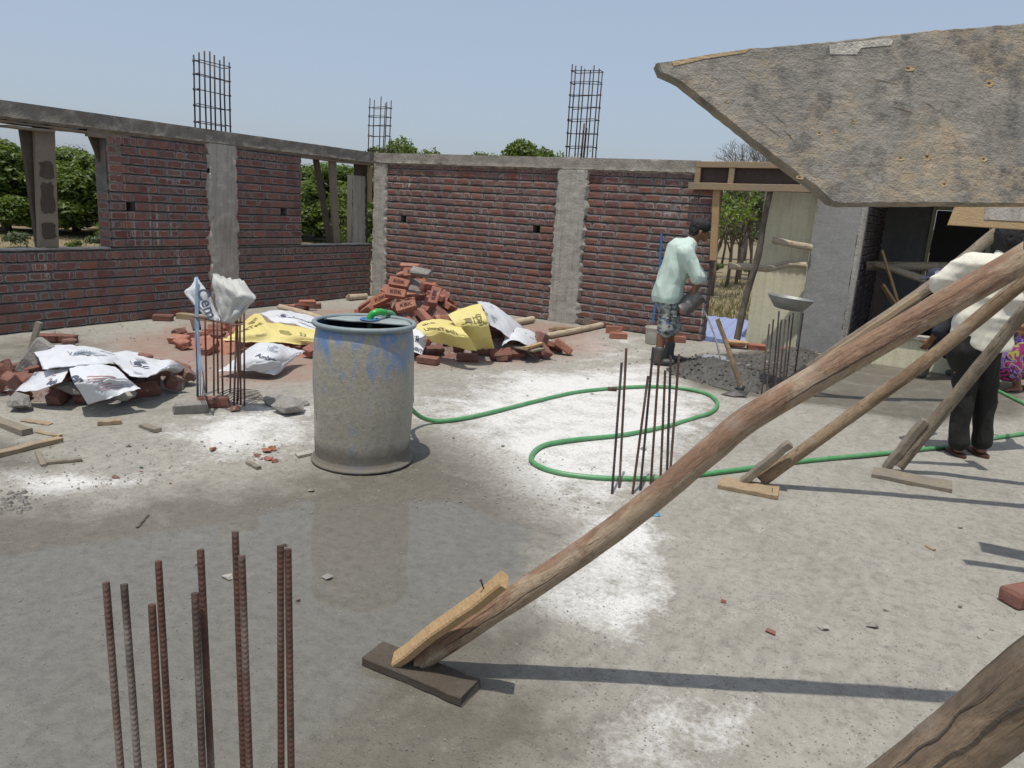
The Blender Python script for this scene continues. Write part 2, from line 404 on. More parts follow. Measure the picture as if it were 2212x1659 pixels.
MT['beam2'] = m_conc('beam_concrete_pale', (.35, .32, .265), (.27, .245, .2), bs=.9, streak=.3)
MT['rubble'] = m_conc('rubble_concrete', (.33, .31, .28), (.22, .205, .185), bs=1.)
MT['mix'] = m_plain('wet_mortar_mix', (.085, .079, .068), .55, .6, 30, .9)
MT['mixwater'] = m_plain('cement_water', (.24, .23, .205), .12, .2, 8, .05)
MT['pole_red'] = m_pole('eucalyptus_pole_red', (.31, .185, .115), (.44, .335, .225), .48, 3.)
MT['pole_tan'] = m_pole('eucalyptus_pole_tan', (.24, .155, .085), (.35, .25, .15), .5)
MT['pole_grey'] = m_pole('weathered_pole', (.235, .185, .13), (.31, .25, .175), .5)
MT['pole_dark'] = m_pole('dark_pole', (.21, .15, .10), (.30, .215, .135), .5, 1.5)
MT['pole_pale'] = m_pole('pale_peeled_pole', (.50, .41, .285), (.58, .48, .34), .45)
MT['stick'] = m_pole('rough_stick', (.15, .125, .095), (.21, .175, .13), .52)
MT['wood'] = m_wood('sawn_timber', (.38, .28, .17), (.28, .2, .115), (.24, .21, .17), .55)
MT['wood_new'] = m_wood('fresh_timber', (.48, .33, .17), (.38, .235, .11), damt=.12)
MT['wood_cem'] = m_wood('cement_stained_timber', (.27, .225, .165), (.2, .165, .12), (.17, .16, .14), .7)
MT['wood_dark'] = m_wood('dark_wet_timber', (.085, .065, .045), (.06, .046, .032), (.11, .1, .085), .5)
MT['ply'] = m_ply()
MT['ply_new'] = m_wood('clean_plywood', (.46, .34, .19), (.40, .275, .14), (.3, .24, .17), .3)
MT['board_dark'] = m_wood('dark_shutter_board', (.075, .05, .04), (.055, .038, .032), (.1, .09, .08), .4)
MT['rust'] = m_rust('rusty_steel'); MT['rust_grey'] = m_rust('dusty_steel', (.10, .06, .045), (.05, .035, .03), .7)
MT['rust_dark'] = m_rust('dark_steel', (.06, .035, .032), (.035, .025, .026), .2)
MT['drum'] = m_drum()
MT['drumrim'] = m_plain('drum_rim', (.22, .27, .28), .6, .4, 14, .4)
MT['drumin'] = m_plain('drum_inside', (.02, .035, .06), .5, .3, 10, .2)
MT['drumlid'] = m_plain('drum_lid', (.30, .34, .33), .55, .5, 9, .3)
MT['blue'] = m_plain('blue_plastic', (.05, .16, .36), .5, .3, 12, .2)
def m_hose():
    n = NT('green_hose'); P = n.pos(); d = n.step(n.sep(n.node('ShaderNodeNewGeometry').outputs['Normal'])[2], -.2, .9, 0, 1)
    c = n.mix(n.step(n.noise(14, P, 5, .7), .35, .68, 0, .6), (.05, .25, .075), (.19, .32, .2))
    return n.done(c, .42, n.bump(n.noise(80, P, 3), .2, .003))
MT['hose'] = m_hose()
MT['hose_new'] = m_plain('bright_green_hose', (.03, .34, .05), .3, .1, 8, .05)
def m_sack(name, col, dirt):
    n = NT(name); P = n.pos()
    c = n.mix(n.step(n.noise(5, P, 5, .6), .5, .72, 0, .35), col, dirt)
    wv = n.noise(420, P, 2, .5); wk = n.noise(26, n.pos((1, 1, 1)), 5, .6, 1.2)
    n.done(c, .5, n.bump(n.math('ADD', n.math('MULTIPLY', wv, .15), wk), .45, .012))
    tr = n.node('ShaderNodeBsdfTranslucent'); n.put(tr.inputs[0], c); mx = n.node('ShaderNodeMixShader'); mx.inputs[0].default_value = .18
    n.t.links.new(n.b.outputs[0], mx.inputs[1]); n.t.links.new(tr.outputs[0], mx.inputs[2]); n.t.links.new(mx.outputs[0], n.out.inputs['Surface'])
    return n.mat
MT['sackw'] = m_sack('white_woven_sack', (.70, .715, .74), (.50, .49, .47))
MT['sackc'] = m_sack('clear_woven_sack', (.56, .555, .52), (.42, .4, .37))
MT['sacky'] = m_sack('yellow_woven_sack', (.74, .63, .235), (.6, .52, .26))
MT['ink'] = m_plain('dark_blue_ink', (.075, .09, .125), .6, .5, 40, .1)
MT['inkl'] = m_plain('pale_blue_ink', (.30, .345, .40), .6, .4, 30, .1)
MT['inkr'] = m_plain('faded_red_ink', (.45, .22, .21), .6, .3, 30, .1)
MT['inky'] = m_plain('brown_ink', (.19, .15, .05), .6, .5, 40, .1)
MT['inkk'] = m_plain('stamp_shadow', (.075, .03, .02), .95, .3, 40, .1)
MT['string'] = m_plain('blue_string', (.19, .30, .42), .8, .4, 60, .3)
MT['rope'] = m_plain('coir_rope', (.24, .16, .085), .95, .5, 70, .5)
MT['skin'] = m_plain('brown_skin', (.20, .092, .052), .5, .25, 30, .15)
MT['hair'] = m_plain('black_hair', (.007, .006, .0065), .65, .5, 90, .8)
MT['shirt1'] = m_cloth('mint_shirt', (.49, .60, .53))
def _dots(n, P, c): return n.mix(n.step(n.voro(70, P, rnds=.15), .16, .24, .8, 0), c, (.42, .42, .37))
MT['shirt2'] = m_cloth('cream_dotted_shirt', (.70, .67, .565), .15, extra=_dots)
def _camo(n, P, c):
    a = n.noise(15, n.pos((1, 1, 1.5)), 3, .6, .5); b = n.noise(19, n.pos((1.1, 1, 1.6)), 3, .6, .5)
    c = n.mix(n.step(a, .5, .53), (.34, .35, .29), (.15, .165, .16)); c = n.mix(n.step(b, .56, .585), c, (.06, .11, .24)); return n.mix(n.step(a, .60, .62), c, (.05, .05, .055))
MT['camo'] = m_cloth('camouflage_cloth', (.3, .3, .25), extra=_camo)
MT['trous'] = m_cloth('dark_trousers', (.014, .013, .011), .4)
MT['darkshirt'] = m_cloth('dark_shirt', (.03, .032, .04), .4)
MT['boot'] = m_plain('muddy_rubber_boot', (.07, .072, .065), .55, .5, 14, .3)
MT['sandal'] = m_plain('sandal_leather', (.09, .035, .02), .6, .3, 20, .3)
MT['cap'] = m_cloth('navy_cap', (.028, .033, .06), .3)
MT['white'] = m_plain('white_patch', (.7, .7, .72), .6, .1, 30, .1)
def _sari(n, P, c):
    k = n.noise(9, P, 2, .5, 1.); return n.ramp(k, [(.36, (.25, .02, .13)), (.44, (.28, .30, .04)), (.5, (.22, .1, .36)), (.56, (.02, .02, .025)), (.62, (.42, .02, .17))], 'CONSTANT')
MT['sari'] = m_cloth('patterned_cotton', (.3, .05, .15), extra=_sari)
MT['pink'] = m_cloth('pink_cotton', (.42, .012, .13))
MT['tin'] = m_plain('grimy_tin', (.21, .205, .19), .45, .85, 13, .3, Metallic=.5)
MT['pan'] = m_plain('galvanised_pan', (.27, .275, .265), .55, .45, 16, .3, Metallic=.55)
MT['bucket'] = m_plain('white_bucket', (.50, .475, .39), .6, .4, 12, .2)
MT['iron'] = m_plain('spade_iron', (.06, .057, .055), .5, .4, 20, .3, Metallic=.6)
MT['yellow'] = m_conc('cream_wall_paint', (.80, .755, .54), (.72, .68, .475), (.36, .335, .235), .2, .35, .2)
MT['greywall'] = m_conc('grey_wall_paint', (.30, .305, .315), (.25, .255, .26), (.17, .17, .16), .25, .4, .2)
MT['door'] = m_plain('dark_door', (.016, .012, .011), .55, .3, 20, .2)
MT['sheet'] = m_plain('blue_roof_sheet', (.33, .375, .60), .35, .15, 6, .1, Metallic=.25)
MT['sheet2'] = m_plain('grey_roof_sheet', (.33, .34, .35), .45, .2, 6, .1, Metallic=.3)
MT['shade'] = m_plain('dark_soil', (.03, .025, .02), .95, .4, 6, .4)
MT['bag'] = m_plain('blue_plastic_bag', (.09, .30, .48), .3, .4, 40, .6)
MT['water'] = None
def m_water():
    n = NT('falling_water'); n.done((.75, .77, .77), .08, n.bump(n.noise(60, n.pos((1, 1, .4)), 3), .4, .01), Transmission_Weight=.75, IOR=1.33); return n.mat
MT['water'] = m_water()
MT['leafA'] = m_leaf('mango_leaves', [(.05, .085, .012), (.085, .13, .016), (.13, .17, .022), (.065, .10, .018), (.155, .19, .03)])
MT['leafB'] = m_leaf('yellow_green_leaves', [(.09, .15, .02), (.14, .2, .025), (.17, .22, .035)])
MT['leafC'] = m_leaf('dull_green_leaves', [(.06, .085, .03), (.085, .11, .035), (.07, .09, .04), (.1, .12, .05)], .25)
MT['leafD'] = m_leaf('sparse_dry_leaves', [(.1, .095, .085), (.13, .12, .1)], .2)
MT['bark'] = m_plain('tree_bark', (.15, .115, .082), .95, .5, 8, .8)
MT['barkg'] = m_plain('grey_twigs', (.19, .17, .16), .9, .4, 6, .5)
def m_ground():
    n = NT('dry_field'); P = n.pos()
    c = n.ramp(n.noise(.22, P, 6, .65), [(.3, (.175, .135, .078)), (.5, (.235, .185, .11)), (.7, (.2, .165, .09))])
    c = n.mix(n.step(n.noise(.9, P, 5, .7), .5, .68, 0, .75), c, (.19, .155, .07)); c = n.mix(n.step(n.noise(3.4, P, 4, .7), .52, .7, 0, .6), c, (.29, .235, .145))
    return n.done(c, .97, n.bump(n.noise(3, P, 6, .75), .8, .2))
MT['ground'] = m_ground()
MT['grass'] = m_leaf('dry_grass', [(.24, .19, .09), (.2, .165, .075), (.13, .14, .05), (.28, .225, .12)], .3)

# ------------------------------------------------------------------ the slab underfoot
XW, YW, ZT = -8.305, 9.861, 2.326        # inner face of the left wall, of the back wall, top of the beams
def polyW(pts): return np.array([tuple(FL(*p))[:2] for p in pts])
def sdist(P, poly):
    n = len(poly); ins = np.zeros(len(P), bool); d = np.full(len(P), 1e9)
    for i in range(n):
        a, b = poly[i], poly[(i+1) % n]; e = b-a; w_ = P-a
        t = np.clip((w_@e)/(e@e), 0, 1); d = np.minimum(d, np.hypot(*(w_-np.outer(t, e)).T))
        c = ((a[1] > P[:, 1]) != (b[1] > P[:, 1])) & (P[:, 0] < (b[0]-a[0])*(P[:, 1]-a[1])/(b[1]-a[1]+1e-12)+a[0]); ins ^= c
    return np.where(ins, d, -d)
def mask(P, poly, soft): return np.clip(.5+sdist(P, poly)/(2*soft), 0, 1)
def build_floor():
    xs = np.concatenate([np.arange(-8.6, -4., .07), np.arange(-4., 1.6, .035), np.arange(1.6, 4.6, .1)])
    ys = np.concatenate([np.arange(-3, .8, .12), np.arange(.8, 4.5, .035), np.arange(4.5, 10.05, .06)])
    X, Y = np.meshgrid(xs, ys); P = np.c_[X.ravel(), Y.ravel()]; N = len(P)
    Z = np.array([.006*mnoise.fractal(Vector((x*1.1, y*1.1, 0)), 1, 2, 3)+.0025*mnoise.noise(Vector((x*6, y*6, 3))) for x, y in P])
    puddle = [polyW([(-250, 1200), (150, 1180), (480, 1130), (700, 1075), (980, 1085), (1150, 1150), (1120, 1250), (1010, 1330), (900, 1420), (800, 1500), (640, 1640), (560, 1800), (-250, 1800)]),
              polyW([(1230, 870-20), (1240, 849), (1250, 860)])]
    wet = mask(P, puddle[0], .22)
    # the film of water lies level
    Z = np.where(wet > .5, Z*.3, Z)
    damp = np.maximum.reduce([mask(P, polyW([(-250, 1060), (250, 1075), (520, 1040), (700, 1010), (760, 1000), (900, 930), (1010, 960), (1150, 1060), (1240, 1180), (1150, 1290), (1260, 1400), (1220, 1500), (1330, 1590), (1200, 1900), (-300, 1900)]), .38)*.95,
        mask(P, polyW([(1440, 790), (1470, 770), (1760, 740), (2212, 770), (2230, 900), (2000, 920), (1800, 880), (1640, 862), (1500, 840)]), .15)*.9,
        mask(P, polyW([(-100, 940), (90, 950), (130, 1010), (-100, 1050)]), .2)*.75,
        mask(P, polyW([(-100, 740), (180, 720), (250, 760), (20, 850), (-200, 850)]), .3)*.7])
    lime = np.maximum.reduce([mask(P, polyW([(900, 880), (1100, 800), (1400, 790), (1560, 860), (1520, 960), (1300, 1060), (1250, 1130), (1130, 1090), (1010, 1000), (960, 930)]), .45)*.95,
        mask(P, polyW([(1150, 1230), (1300, 1100), (1420, 1120), (1430, 1330), (1370, 1400), (1200, 1350), (1130, 1310)]), .12)*.85,
        mask(P, polyW([(1250, 1560), (1400, 1480), (1600, 1520), (1500, 1700), (1230, 1700)]), .15)*.7,
        mask(P, polyW([(330, 930), (480, 890), (680, 880), (700, 960), (560, 1000), (380, 960)]), .25)*.8,
        mask(P, polyW([(0, 1020), (180, 1015), (300, 1040), (150, 1075), (0, 1085)]), .15)*.8,
        mask(P, polyW([(-50, 1075), (90, 1070), (80, 1095), (-50, 1110)]), .1)*.6,
        mask(P, polyW([(1000, 770), (1250, 720), (1430, 730), (1480, 760), (1300, 800), (1100, 810)]), .3)*.45])*1.
    dust = np.maximum.reduce([mask(P, polyW([(190, 740), (420, 690), (700, 665), (1000, 670), (1290, 710), (1330, 760), (1180, 790), (900, 800), (700, 830), (430, 850), (300, 800)]), .35)*.95,
        mask(P, polyW([(1650, 1150), (1750, 1120), (1850, 1180), (1750, 1230)]), .4)*.35,
        mask(P, polyW([(2050, 1130), (2250, 1120), (2250, 1350), (2120, 1300)]), .4)*.35])
    me = bpy.data.meshes.new('floor'); nx, ny = len(xs), len(ys)
    idx = np.arange(N).reshape(ny, nx)
    keepc = (((xs[:-1]+xs[1:])/2)[None, :] > -2.25) | (((ys[:-1]+ys[1:])/2)[:, None] < 9.93)
    q = np.stack([idx[:-1, :-1], idx[:-1, 1:], idx[1:, 1:], idx[1:, :-1]], -1)[keepc]
    me.from_pydata(np.c_[P, Z].tolist(), [], q.tolist()); me.materials.append(MT['floor'])
    me.polygons.foreach_set('use_smooth', [True]*len(me.polygons))
    for nm, a in (('wet', wet), ('damp', damp), ('lime', lime), ('dust', dust)):
        at = me.attributes.new(nm, 'FLOAT', 'POINT'); at.data.foreach_set('value', a.astype(np.float32))
    tag(link('floor', me), kind='structure')
    m = MB().bbox(-8.58, 4.58, -2.98, 9.9, -.17, -.02).bbox(-2.24, 4.58, 9.903, 10.02, -.17, -.02)
    tag(m.build('floor_slab_edge', MT['beam']), kind='structure')
build_floor()

# the field below
GZ = -2.8
def build_ground():
    n = 90; t = np.linspace(-1, 1, n); s = np.sign(t)*np.abs(t)**2.2*1500
    X, Y = np.meshgrid(s, s); V = []
    for x, y in zip(X.ravel(), Y.ravel()):
        r = math.hypot(x, y); V.append((x, y+30, GZ+(.35*mnoise.fractal(Vector((x*.05, y*.05, 0)), 1, 2, 3) if r > 12 else 0)))
    i = np.arange(n*n).reshape(n, n); q = np.stack([i[:-1, :-1], i[:-1, 1:], i[1:, 1:], i[1:, :-1]], -1).reshape(-1, 4)
    me = bpy.data.meshes.new('ground'); me.from_pydata(V, [], q.tolist()); me.materials.append(MT['ground'])
    me.polygons.foreach_set('use_smooth', [True]*len(me.polygons)); tag(link('ground', me), kind='structure')
build_ground()

# ------------------------------------------------------------------ brickwork
CO = .1045
def brick_mesh(name, L, H, D, mat, r=.006, ins=.02, proud=.004):
    """one brick: uneven eight-sided face, worn edges; x along the wall, -y outwards, origin at the back middle of the face outline"""
    o = []; q = .012
    for (sx, sz) in ((-1, -1), (1, -1), (1, 1), (-1, 1)):
        cx, cz = sx*L/2, sz*H/2
        a = (cx-sx*rnd.uniform(.3, 2.6)*q, cz+rnd.uniform(-.9, .45)*r*sz); b = (cx+rnd.uniform(-1.1, .5)*r*sx, cz-sz*rnd.uniform(.3, 1.9)*q)
        o += [a, b]
    # order round the outline
    o.sort(key=lambda p: math.atan2(p[1]*L/H, p[0]))
    n = len(o); vs = []; ed = []
    for (x, z) in o: vs.append((x, D, z)); ed.append(0)
    for (x, z) in o: vs.append((x, 0, z)); ed.append(0)
    for (x, z) in o:
        vs.append((x-math.copysign(min(ins, abs(x)*.4), x), -proud+rnd.uniform(-.002, .002), z-math.copysign(min(ins, abs(z)*.45), z))); ed.append(1)
    fs = []
    for a, b in ((0, n), (n, 2*n)):
        for j in range(n): k = (j+1) % n; fs.append((a+j, a+k, b+k, b+j))
    fs.append(tuple(2*n+j for j in range(n)))
    me = bpy.data.meshes.new(name); me.from_pydata(vs, [], fs); me.materials.append(mat)
    at = me.attributes.new('edge', 'FLOAT', 'POINT'); at.data.foreach_set('value', [float(e) for e in ed]); return me
BS = [brick_mesh('brick_stretcher', .216, .077, .11, MT['brick']) for _ in range(8)]
BH = [brick_mesh('brick_header', .105, .077, .22, MT['brick']) for _ in range(6)]
BR = [brick_mesh('brick_on_edge', .072, .105, .2, MT['brick']) for _ in range(6)]
GS = [brick_mesh('brick_grey_stretcher', .222, .078, .11, MT['greybrick']) for _ in range(4)]
GH = [brick_mesh('brick_grey_header', .105, .077, .22, MT['greybrick']) for _ in range(4)]

def frame(axis, pl):
    """wall-plane frames: local x along the wall, local -y out of the wall, z up"""
    if axis == 'back': return Matrix(((1, 0, 0, 0), (0, 1, 0, pl), (0, 0, 1, 0), (0, 0, 0, 1)))          # s = world x, faces -y
    if axis == 'left': return Matrix(((0, -1, 0, pl), (1, 0, 0, 0), (0, 0, 1, 0), (0, 0, 0, 1)))         # s = world y, faces +x
    if axis == 'right': return Matrix(((0, 1, 0, pl), (-1, 0, 0, 0), (0, 0, 1, 0), (0, 0, 0, 1)))        # s = -world y, faces -x
def mortar_body(m, fr, s0, s1, z0, z1, th=.23, co=CO, zoff=0.):
    ns = max(2, int((s1-s0)/.05)); ss = np.linspace(s0, s1, ns+1)
    rows = []; z = z0
    k = 0
    while z < z1-.01:
        zt = min(z+co, z1)
        rows += [(z, .026), (z+.013, .026), (z+.0145, .003), (zt-.001, .003)]
        z += co
    rows.append((z1, .003)); n = len(rows)
    vs = []; fs = []
    for (zz, d) in rows:
        for s in ss:
            j = .005*mnoise.noise(Vector((s*14, zz*16, 1))); zw = .0035*mnoise.noise(Vector((s*2.2, zz*1.3, 5)))
            vs.append(fr @ Vector((s, d+j, zz+zw)))
    w_ = ns+1
    for i in range(n-1):
        for j in range(ns): a = i*w_+j; fs.append((a, a+1, a+w_+1, a+w_))
    b = len(vs)
    for (s, zz) in ((s0, z0), (s1, z0), (s1, z1), (s0, z1)): vs.append(fr @ Vector((s, th, zz)))
    for (s, zz) in ((s0, z0), (s1, z0), (s1, z1), (s0, z1)): vs.append(fr @ Vector((s, .0225, zz)))
    fs += [(b, b+3, b+2, b+1), (b, b+1, b+5, b+4), (b+1, b+2, b+6, b+5), (b+2, b+3, b+7, b+6), (b+3, b, b+4, b+7)]
    m.add(vs, fs)
def lay(rects, holes=(), sol=(), seedn=1, co=CO):
    """positions of the bricks of a wall: (s centre, z centre, length, kind). sol: z ranges of brick-on-edge courses"""
    rr = random.Random(seedn); out = []
    for (s0, s1, z0, z1) in rects:
        z = z0; row = 0
        while z < z1-.03:
            h = min(co, z1-z); s = s0+rr.uniform(0, .02); soldier = any(a-.01 <= z < b-.02 for a, b in sol); last = None
            while s < s1-.03:
                if soldier: L = .075
                else:
                    L = .11 if (rr.random() < .42 and last != 'h2') else .225
                    last = 'h2' if (L < .2 and last == 'h') else ('h' if L < .2 else 's')
                L *= rr.uniform(.95, 1.05); L = min(L, s1-s-.004)
                if L < .035: break
                if not any(a < s+L/2 < b and c < z+h/2 < d for a, b, c, d in holes):
                    out.append((s+L/2, z+.013+(h-.02)/2+rr.uniform(-.003, .003), L, 'r' if soldier else ('s' if L > .16 else 'h'), h))
                s += L+rr.uniform(.012, .024)
            z += co; row += 1
    return out
def brick_wall(name, label, axis, pl, rects, holes=(), sol=(), seedn=1, sets=None, th=.23, extra=None, limit=300, group=None, jamb=()):
    fr = frame(axis, pl); S, H, B = sets or (BS, BH, BR); rr = random.Random(seedn+50)
    c = fr @ Vector(((rects[0][0]+rects[0][1])/2, th/2, rects[0][2]))
    t = thing(name, label, 'brick wall', c, group); t['kind'] = 'thing'
    m = MB()
    for (s0, s1, z0, z1) in rects: mortar_body(m, fr, s0, s1, z0, z1, th)
    m.build('mortar_bed', MT['mortar'], t)
    bl = lay(rects, holes, sol, seedn)
    def mw(b):
        s, z, L, k, h = b; base = {'s': .222, 'h': .105, 'r': .072}[k]; bh = {'s': .078, 'h': .077, 'r': .105}[k]
        sc = Matrix.Diagonal((L/base*rr.choice((1, -1)) if False else L/base, 1, (h-.024)/bh if k != 'r' else (h-.012)/bh, 1))
        return fr @ Matrix.Translation((s, rr.uniform(-.006, .002), z)) @ Matrix.Rotation(rr.uniform(-.012, .012), 4, 'Y') @ sc
    # nearest to the camera first
    bl.sort(key=lambda b: (fr @ Vector((b[0], 0, b[1]))-CAM).length)
    for b in bl[:limit]:
        link('brick', rr.choice({'s': S, 'h': H, 'r': B}[b[3]]), t, mw(b))
    if bl[limit:]:
        vs = []; fs = []; ed = []
        for b in bl[limit:]:
            me = rr.choice({'s': S, 'h': H, 'r': B}[b[3]]); M_ = mw(b); o = len(vs)
            vs += [tuple(M_ @ v.co) for v in me.vertices]; fs += [tuple(i+o for i in p.vertices) for p in me.polygons]; ed += [d.value for d in me.attributes['edge'].data]
        me = bpy.data.meshes.new('bricks_further_off'); me.from_pydata(vs, [], fs); me.materials.append(S[0].materials[0])
        at = me.attributes.new('edge', 'FLOAT', 'POINT'); at.data.foreach_set('value', ed)
        tag(link('bricks_further_off', me, t), kind='stuff')
    for (M_, me) in jamb: link('brick', me, t, M_)
    return t
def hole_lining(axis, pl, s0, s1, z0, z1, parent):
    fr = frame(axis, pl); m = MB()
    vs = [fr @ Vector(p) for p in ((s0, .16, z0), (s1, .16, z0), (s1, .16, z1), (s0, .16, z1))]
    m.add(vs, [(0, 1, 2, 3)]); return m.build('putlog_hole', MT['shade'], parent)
def z_of(k): return k*CO
SILL = 8*CO+.03
SL0, SL1 = SILL-.125, SILL
TOPB = 2.15
# jamb bricks shown in the window reveals
def jamb_bricks(axis, pl, s, z0, z1, dirn):
    """courses seen end-on in a reveal; dirn = which way the reveal faces along s"""
    fr = frame(axis, pl); out = []; z = z0; k = 0
    while z < z1-.05:
        for (d, me) in (((.06, rnd.choice(BH)), (.17, rnd.choice(BH))) if k % 2 else ((.115, rnd.choice(BS)),)):
            # brick whose face looks along s
            a = Matrix(((0, -1 if dirn > 0 else 1, 0, s), (1 if dirn > 0 else -1, 0, 0, d), (0, 0, 1, z+.055), (0, 0, 0, 1)))
            out.append((fr @ a @ Matrix.Diagonal((.97, .35, 1.0, 1)), me))
        z += CO; k += 1
    return out
# holes are cut by leaving rectangles out of the bed
A_hole = (5.50, 5.62, z_of(13)-.005+.01, z_of(14)+.01)
def split(rect, hole):
    s0, s1, z0, z1 = rect; a, b, c, d = hole
    return [(s0, s1, z0, c), (s0, a, c, d), (b, s1, c, d), (s0, s1, d, z1)]
def snap(z): return round(z/CO)*CO
LW = 'left'
def wall_rects(s0, s1, z0, z1, hole=None):
    if hole is None: return [(s0, s1, z0, z1)]
    return [r_ for r_ in split((s0, s1, z0, z1), hole)]
# panel with the big window at the far left
zb = SL1
hA = (5.50, 5.61, zb+4*CO, zb+5*CO)
wa = brick_wall('brick_wall', 'shaded brick wall panel with the wide window opening at the far left', 'left', XW,
    [(1.2, 6.64, 0, SL1)]+wall_rects(5.30, 6.64, zb+.001, TOPB, hA), sol=((SL0, SL1), (TOPB-.13, TOPB)), seedn=3,
    jamb=jamb_bricks('left', XW, 5.293, zb, 1.52, -1), group='brick wall panels round the slab')
hole_lining('left', XW, *hA, wa)
hB = (7.86, 7.97, zb+4*CO, zb+5*CO)
wb = brick_wall('brick_wall', 'shaded brick wall panel with the narrow window beside the corner', 'left', XW,
    [(7.07, 9.84, 0, SL1)]+wall_rects(7.07, 8.26, zb+.001, TOPB, hB), sol=((SL0, SL1), (TOPB-.13, TOPB)), seedn=5,
    jamb=jamb_bricks('left', XW, 8.267, zb, TOPB, 1), group='brick wall panels round the slab')
hole_lining('left', XW, *hB, wb)
hC1 = (-7.72, -7.61, 12*CO, 13*CO); hC2 = (-5.28, -5.16, 12*CO, 13*CO)
def rects2(s0, s1, z0, z1, h1, h2):
    return [(s0, s1, z0, h1[2]), (s0, h1[0], h1[2], h1[3]), (h1[1], h2[0], h1[2], h1[3]), (h2[1], s1, h1[2], h1[3]), (s0, s1, h1[3], z1)]
wc = brick_wall('brick_wall', 'wide sunlit red brick wall panel behind the brick heap', 'back', YW, rects2(-8.03, -4.90, 0, TOPB, hC1, hC2), sol=((TOPB-.13, TOPB),), seedn=8, group='brick wall panels round the slab')
hole_lining('back', YW, *hC1, wc); hole_lining('back', YW, *hC2, wc)
wd = brick_wall('brick_wall', 'sunlit red brick wall panel behind the man in the mint shirt', 'back', YW, [(-4.46, -2.63, 0, TOPB)], sol=((TOPB-.13, TOPB),), seedn=9,
    jamb=jamb_bricks('back', YW, -2.623, 0, TOPB, 1), group='brick wall panels round the slab')

# rough cast concrete: a face grid with torn edges
def rough_slab(m, fr, s0, s1, z0, z1, proud, th, edge_s=.02, edge_z=.0, rag=.014, seed=0., ds=.03):
    ns = max(3, int((s1-s0)/ds)); nzr = max(3, int((z1-z0)/ds)); vs = []; fs = []
    for i in range(nzr+1):
        for j in range(ns+1):
            s = lerp(s0, s1, j/ns); z = lerp(z0, z1, i/nzr); d = -proud+rag*.5*mnoise.noise(Vector((s*9, z*9, seed)))
            eb = min(j, ns-j); ez = min(i, nzr-i)
            if eb == 0: s += edge_s*(mnoise.noise(Vector((seed+j, z*7, 2)))+.8*mnoise.noise(Vector((seed+j, z*19, 2)))+.4*mnoise.noise(Vector((seed+j, z*43, 2)))); d = .004
            elif eb == 1: d += rag*1.3*abs(mnoise.noise(Vector((s*20, z*26, seed+4))))-.004; s += edge_s*.8*mnoise.noise(Vector((seed+j, z*16, 7)))
            if edge_z and i == 0: z += edge_z*(mnoise.noise(Vector((s*8, seed, 5)))+.7*mnoise.noise(Vector((s*25, seed, 5)))); d = .006
            elif edge_z and i == 1: d += rag*mnoise.noise(Vector((s*22, z*22, seed+9)))-.006; z += edge_z*.6*mnoise.noise(Vector((s*14, seed, 1)))
            vs.append(fr @ Vector((s, d, z)))
    w_ = ns+1
    for i in range(nzr):
        for j in range(ns): a = i*w_+j; fs.append((a, a+1, a+w_+1, a+w_))
    b = len(vs)
    # top strip, uneven
    for k, d in enumerate((-proud+.004, th*.3, th*.65, th)):
        for j in range(ns+1):
            s = lerp(s0, s1, j/ns); vs.append(fr @ Vector((s, d, z1+.006*mnoise.noise(Vector((s*7, d*9, seed)))-(0 if k else .0))))
    for k in range(3):
        for j in range(ns): a = b+k*w_+j; fs.append((a, a+1, a+w_+1, a+w_))
    for j in range(ns): fs.append((nzr*w_+j, nzr*w_+j+1, b+j+1, b+j))
    c = len(vs)
    for (s, z) in ((s0, z0), (s1, z0), (s1, z1), (s0, z1)): vs.append(fr @ Vector((s, th, z)))
    for (s, z) in ((s0, z0), (s1, z0), (s1, z1), (s0, z1)): vs.append(fr @ Vector((s, .012, z)))
    fs += [(c, c+3, c+2, c+1), (c, c+1, c+5, c+4), (c+1, c+2, c+6, c+5), (c+3, c, c+4, c+7)]
    m.add(vs, fs)
def column(label, axis, pl, s0, s1, z1, proud=.03, mat='column', th=.24, edge=.055, seed=0., grp='concrete columns in the brick walls'):
    m = MB(); rough_slab(m, frame(axis, pl), s0, s1, -.01, z1, proud, th, edge, seed=seed)
    return tag(m.build('concrete_column', MT[mat], smooth=True, sharp=40), label, 'column', grp, 'thing')
column('pale ragged-edged concrete column in the shaded left wall', 'left', XW, 6.62, 7.09, 2.16, .035, seed=1.3)
column('narrow pale concrete column filling the corner of the walls', 'back', YW, -8.30, -8.0, 2.16, .03, seed=2.9)
column('wide pale concrete column in the middle of the back wall', 'back', YW, -4.93, -4.43, 2.16, .05, seed=4.1)
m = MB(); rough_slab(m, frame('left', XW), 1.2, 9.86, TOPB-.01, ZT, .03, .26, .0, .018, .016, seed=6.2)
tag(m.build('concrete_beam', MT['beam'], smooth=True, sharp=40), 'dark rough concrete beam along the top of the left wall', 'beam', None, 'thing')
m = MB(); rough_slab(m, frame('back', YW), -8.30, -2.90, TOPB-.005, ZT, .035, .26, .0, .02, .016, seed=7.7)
tag(m.build('concrete_beam', MT['beam2'], smooth=True, sharp=40), 'pale concrete beam along the top of the sunlit back wall', 'beam', None, 'thing')
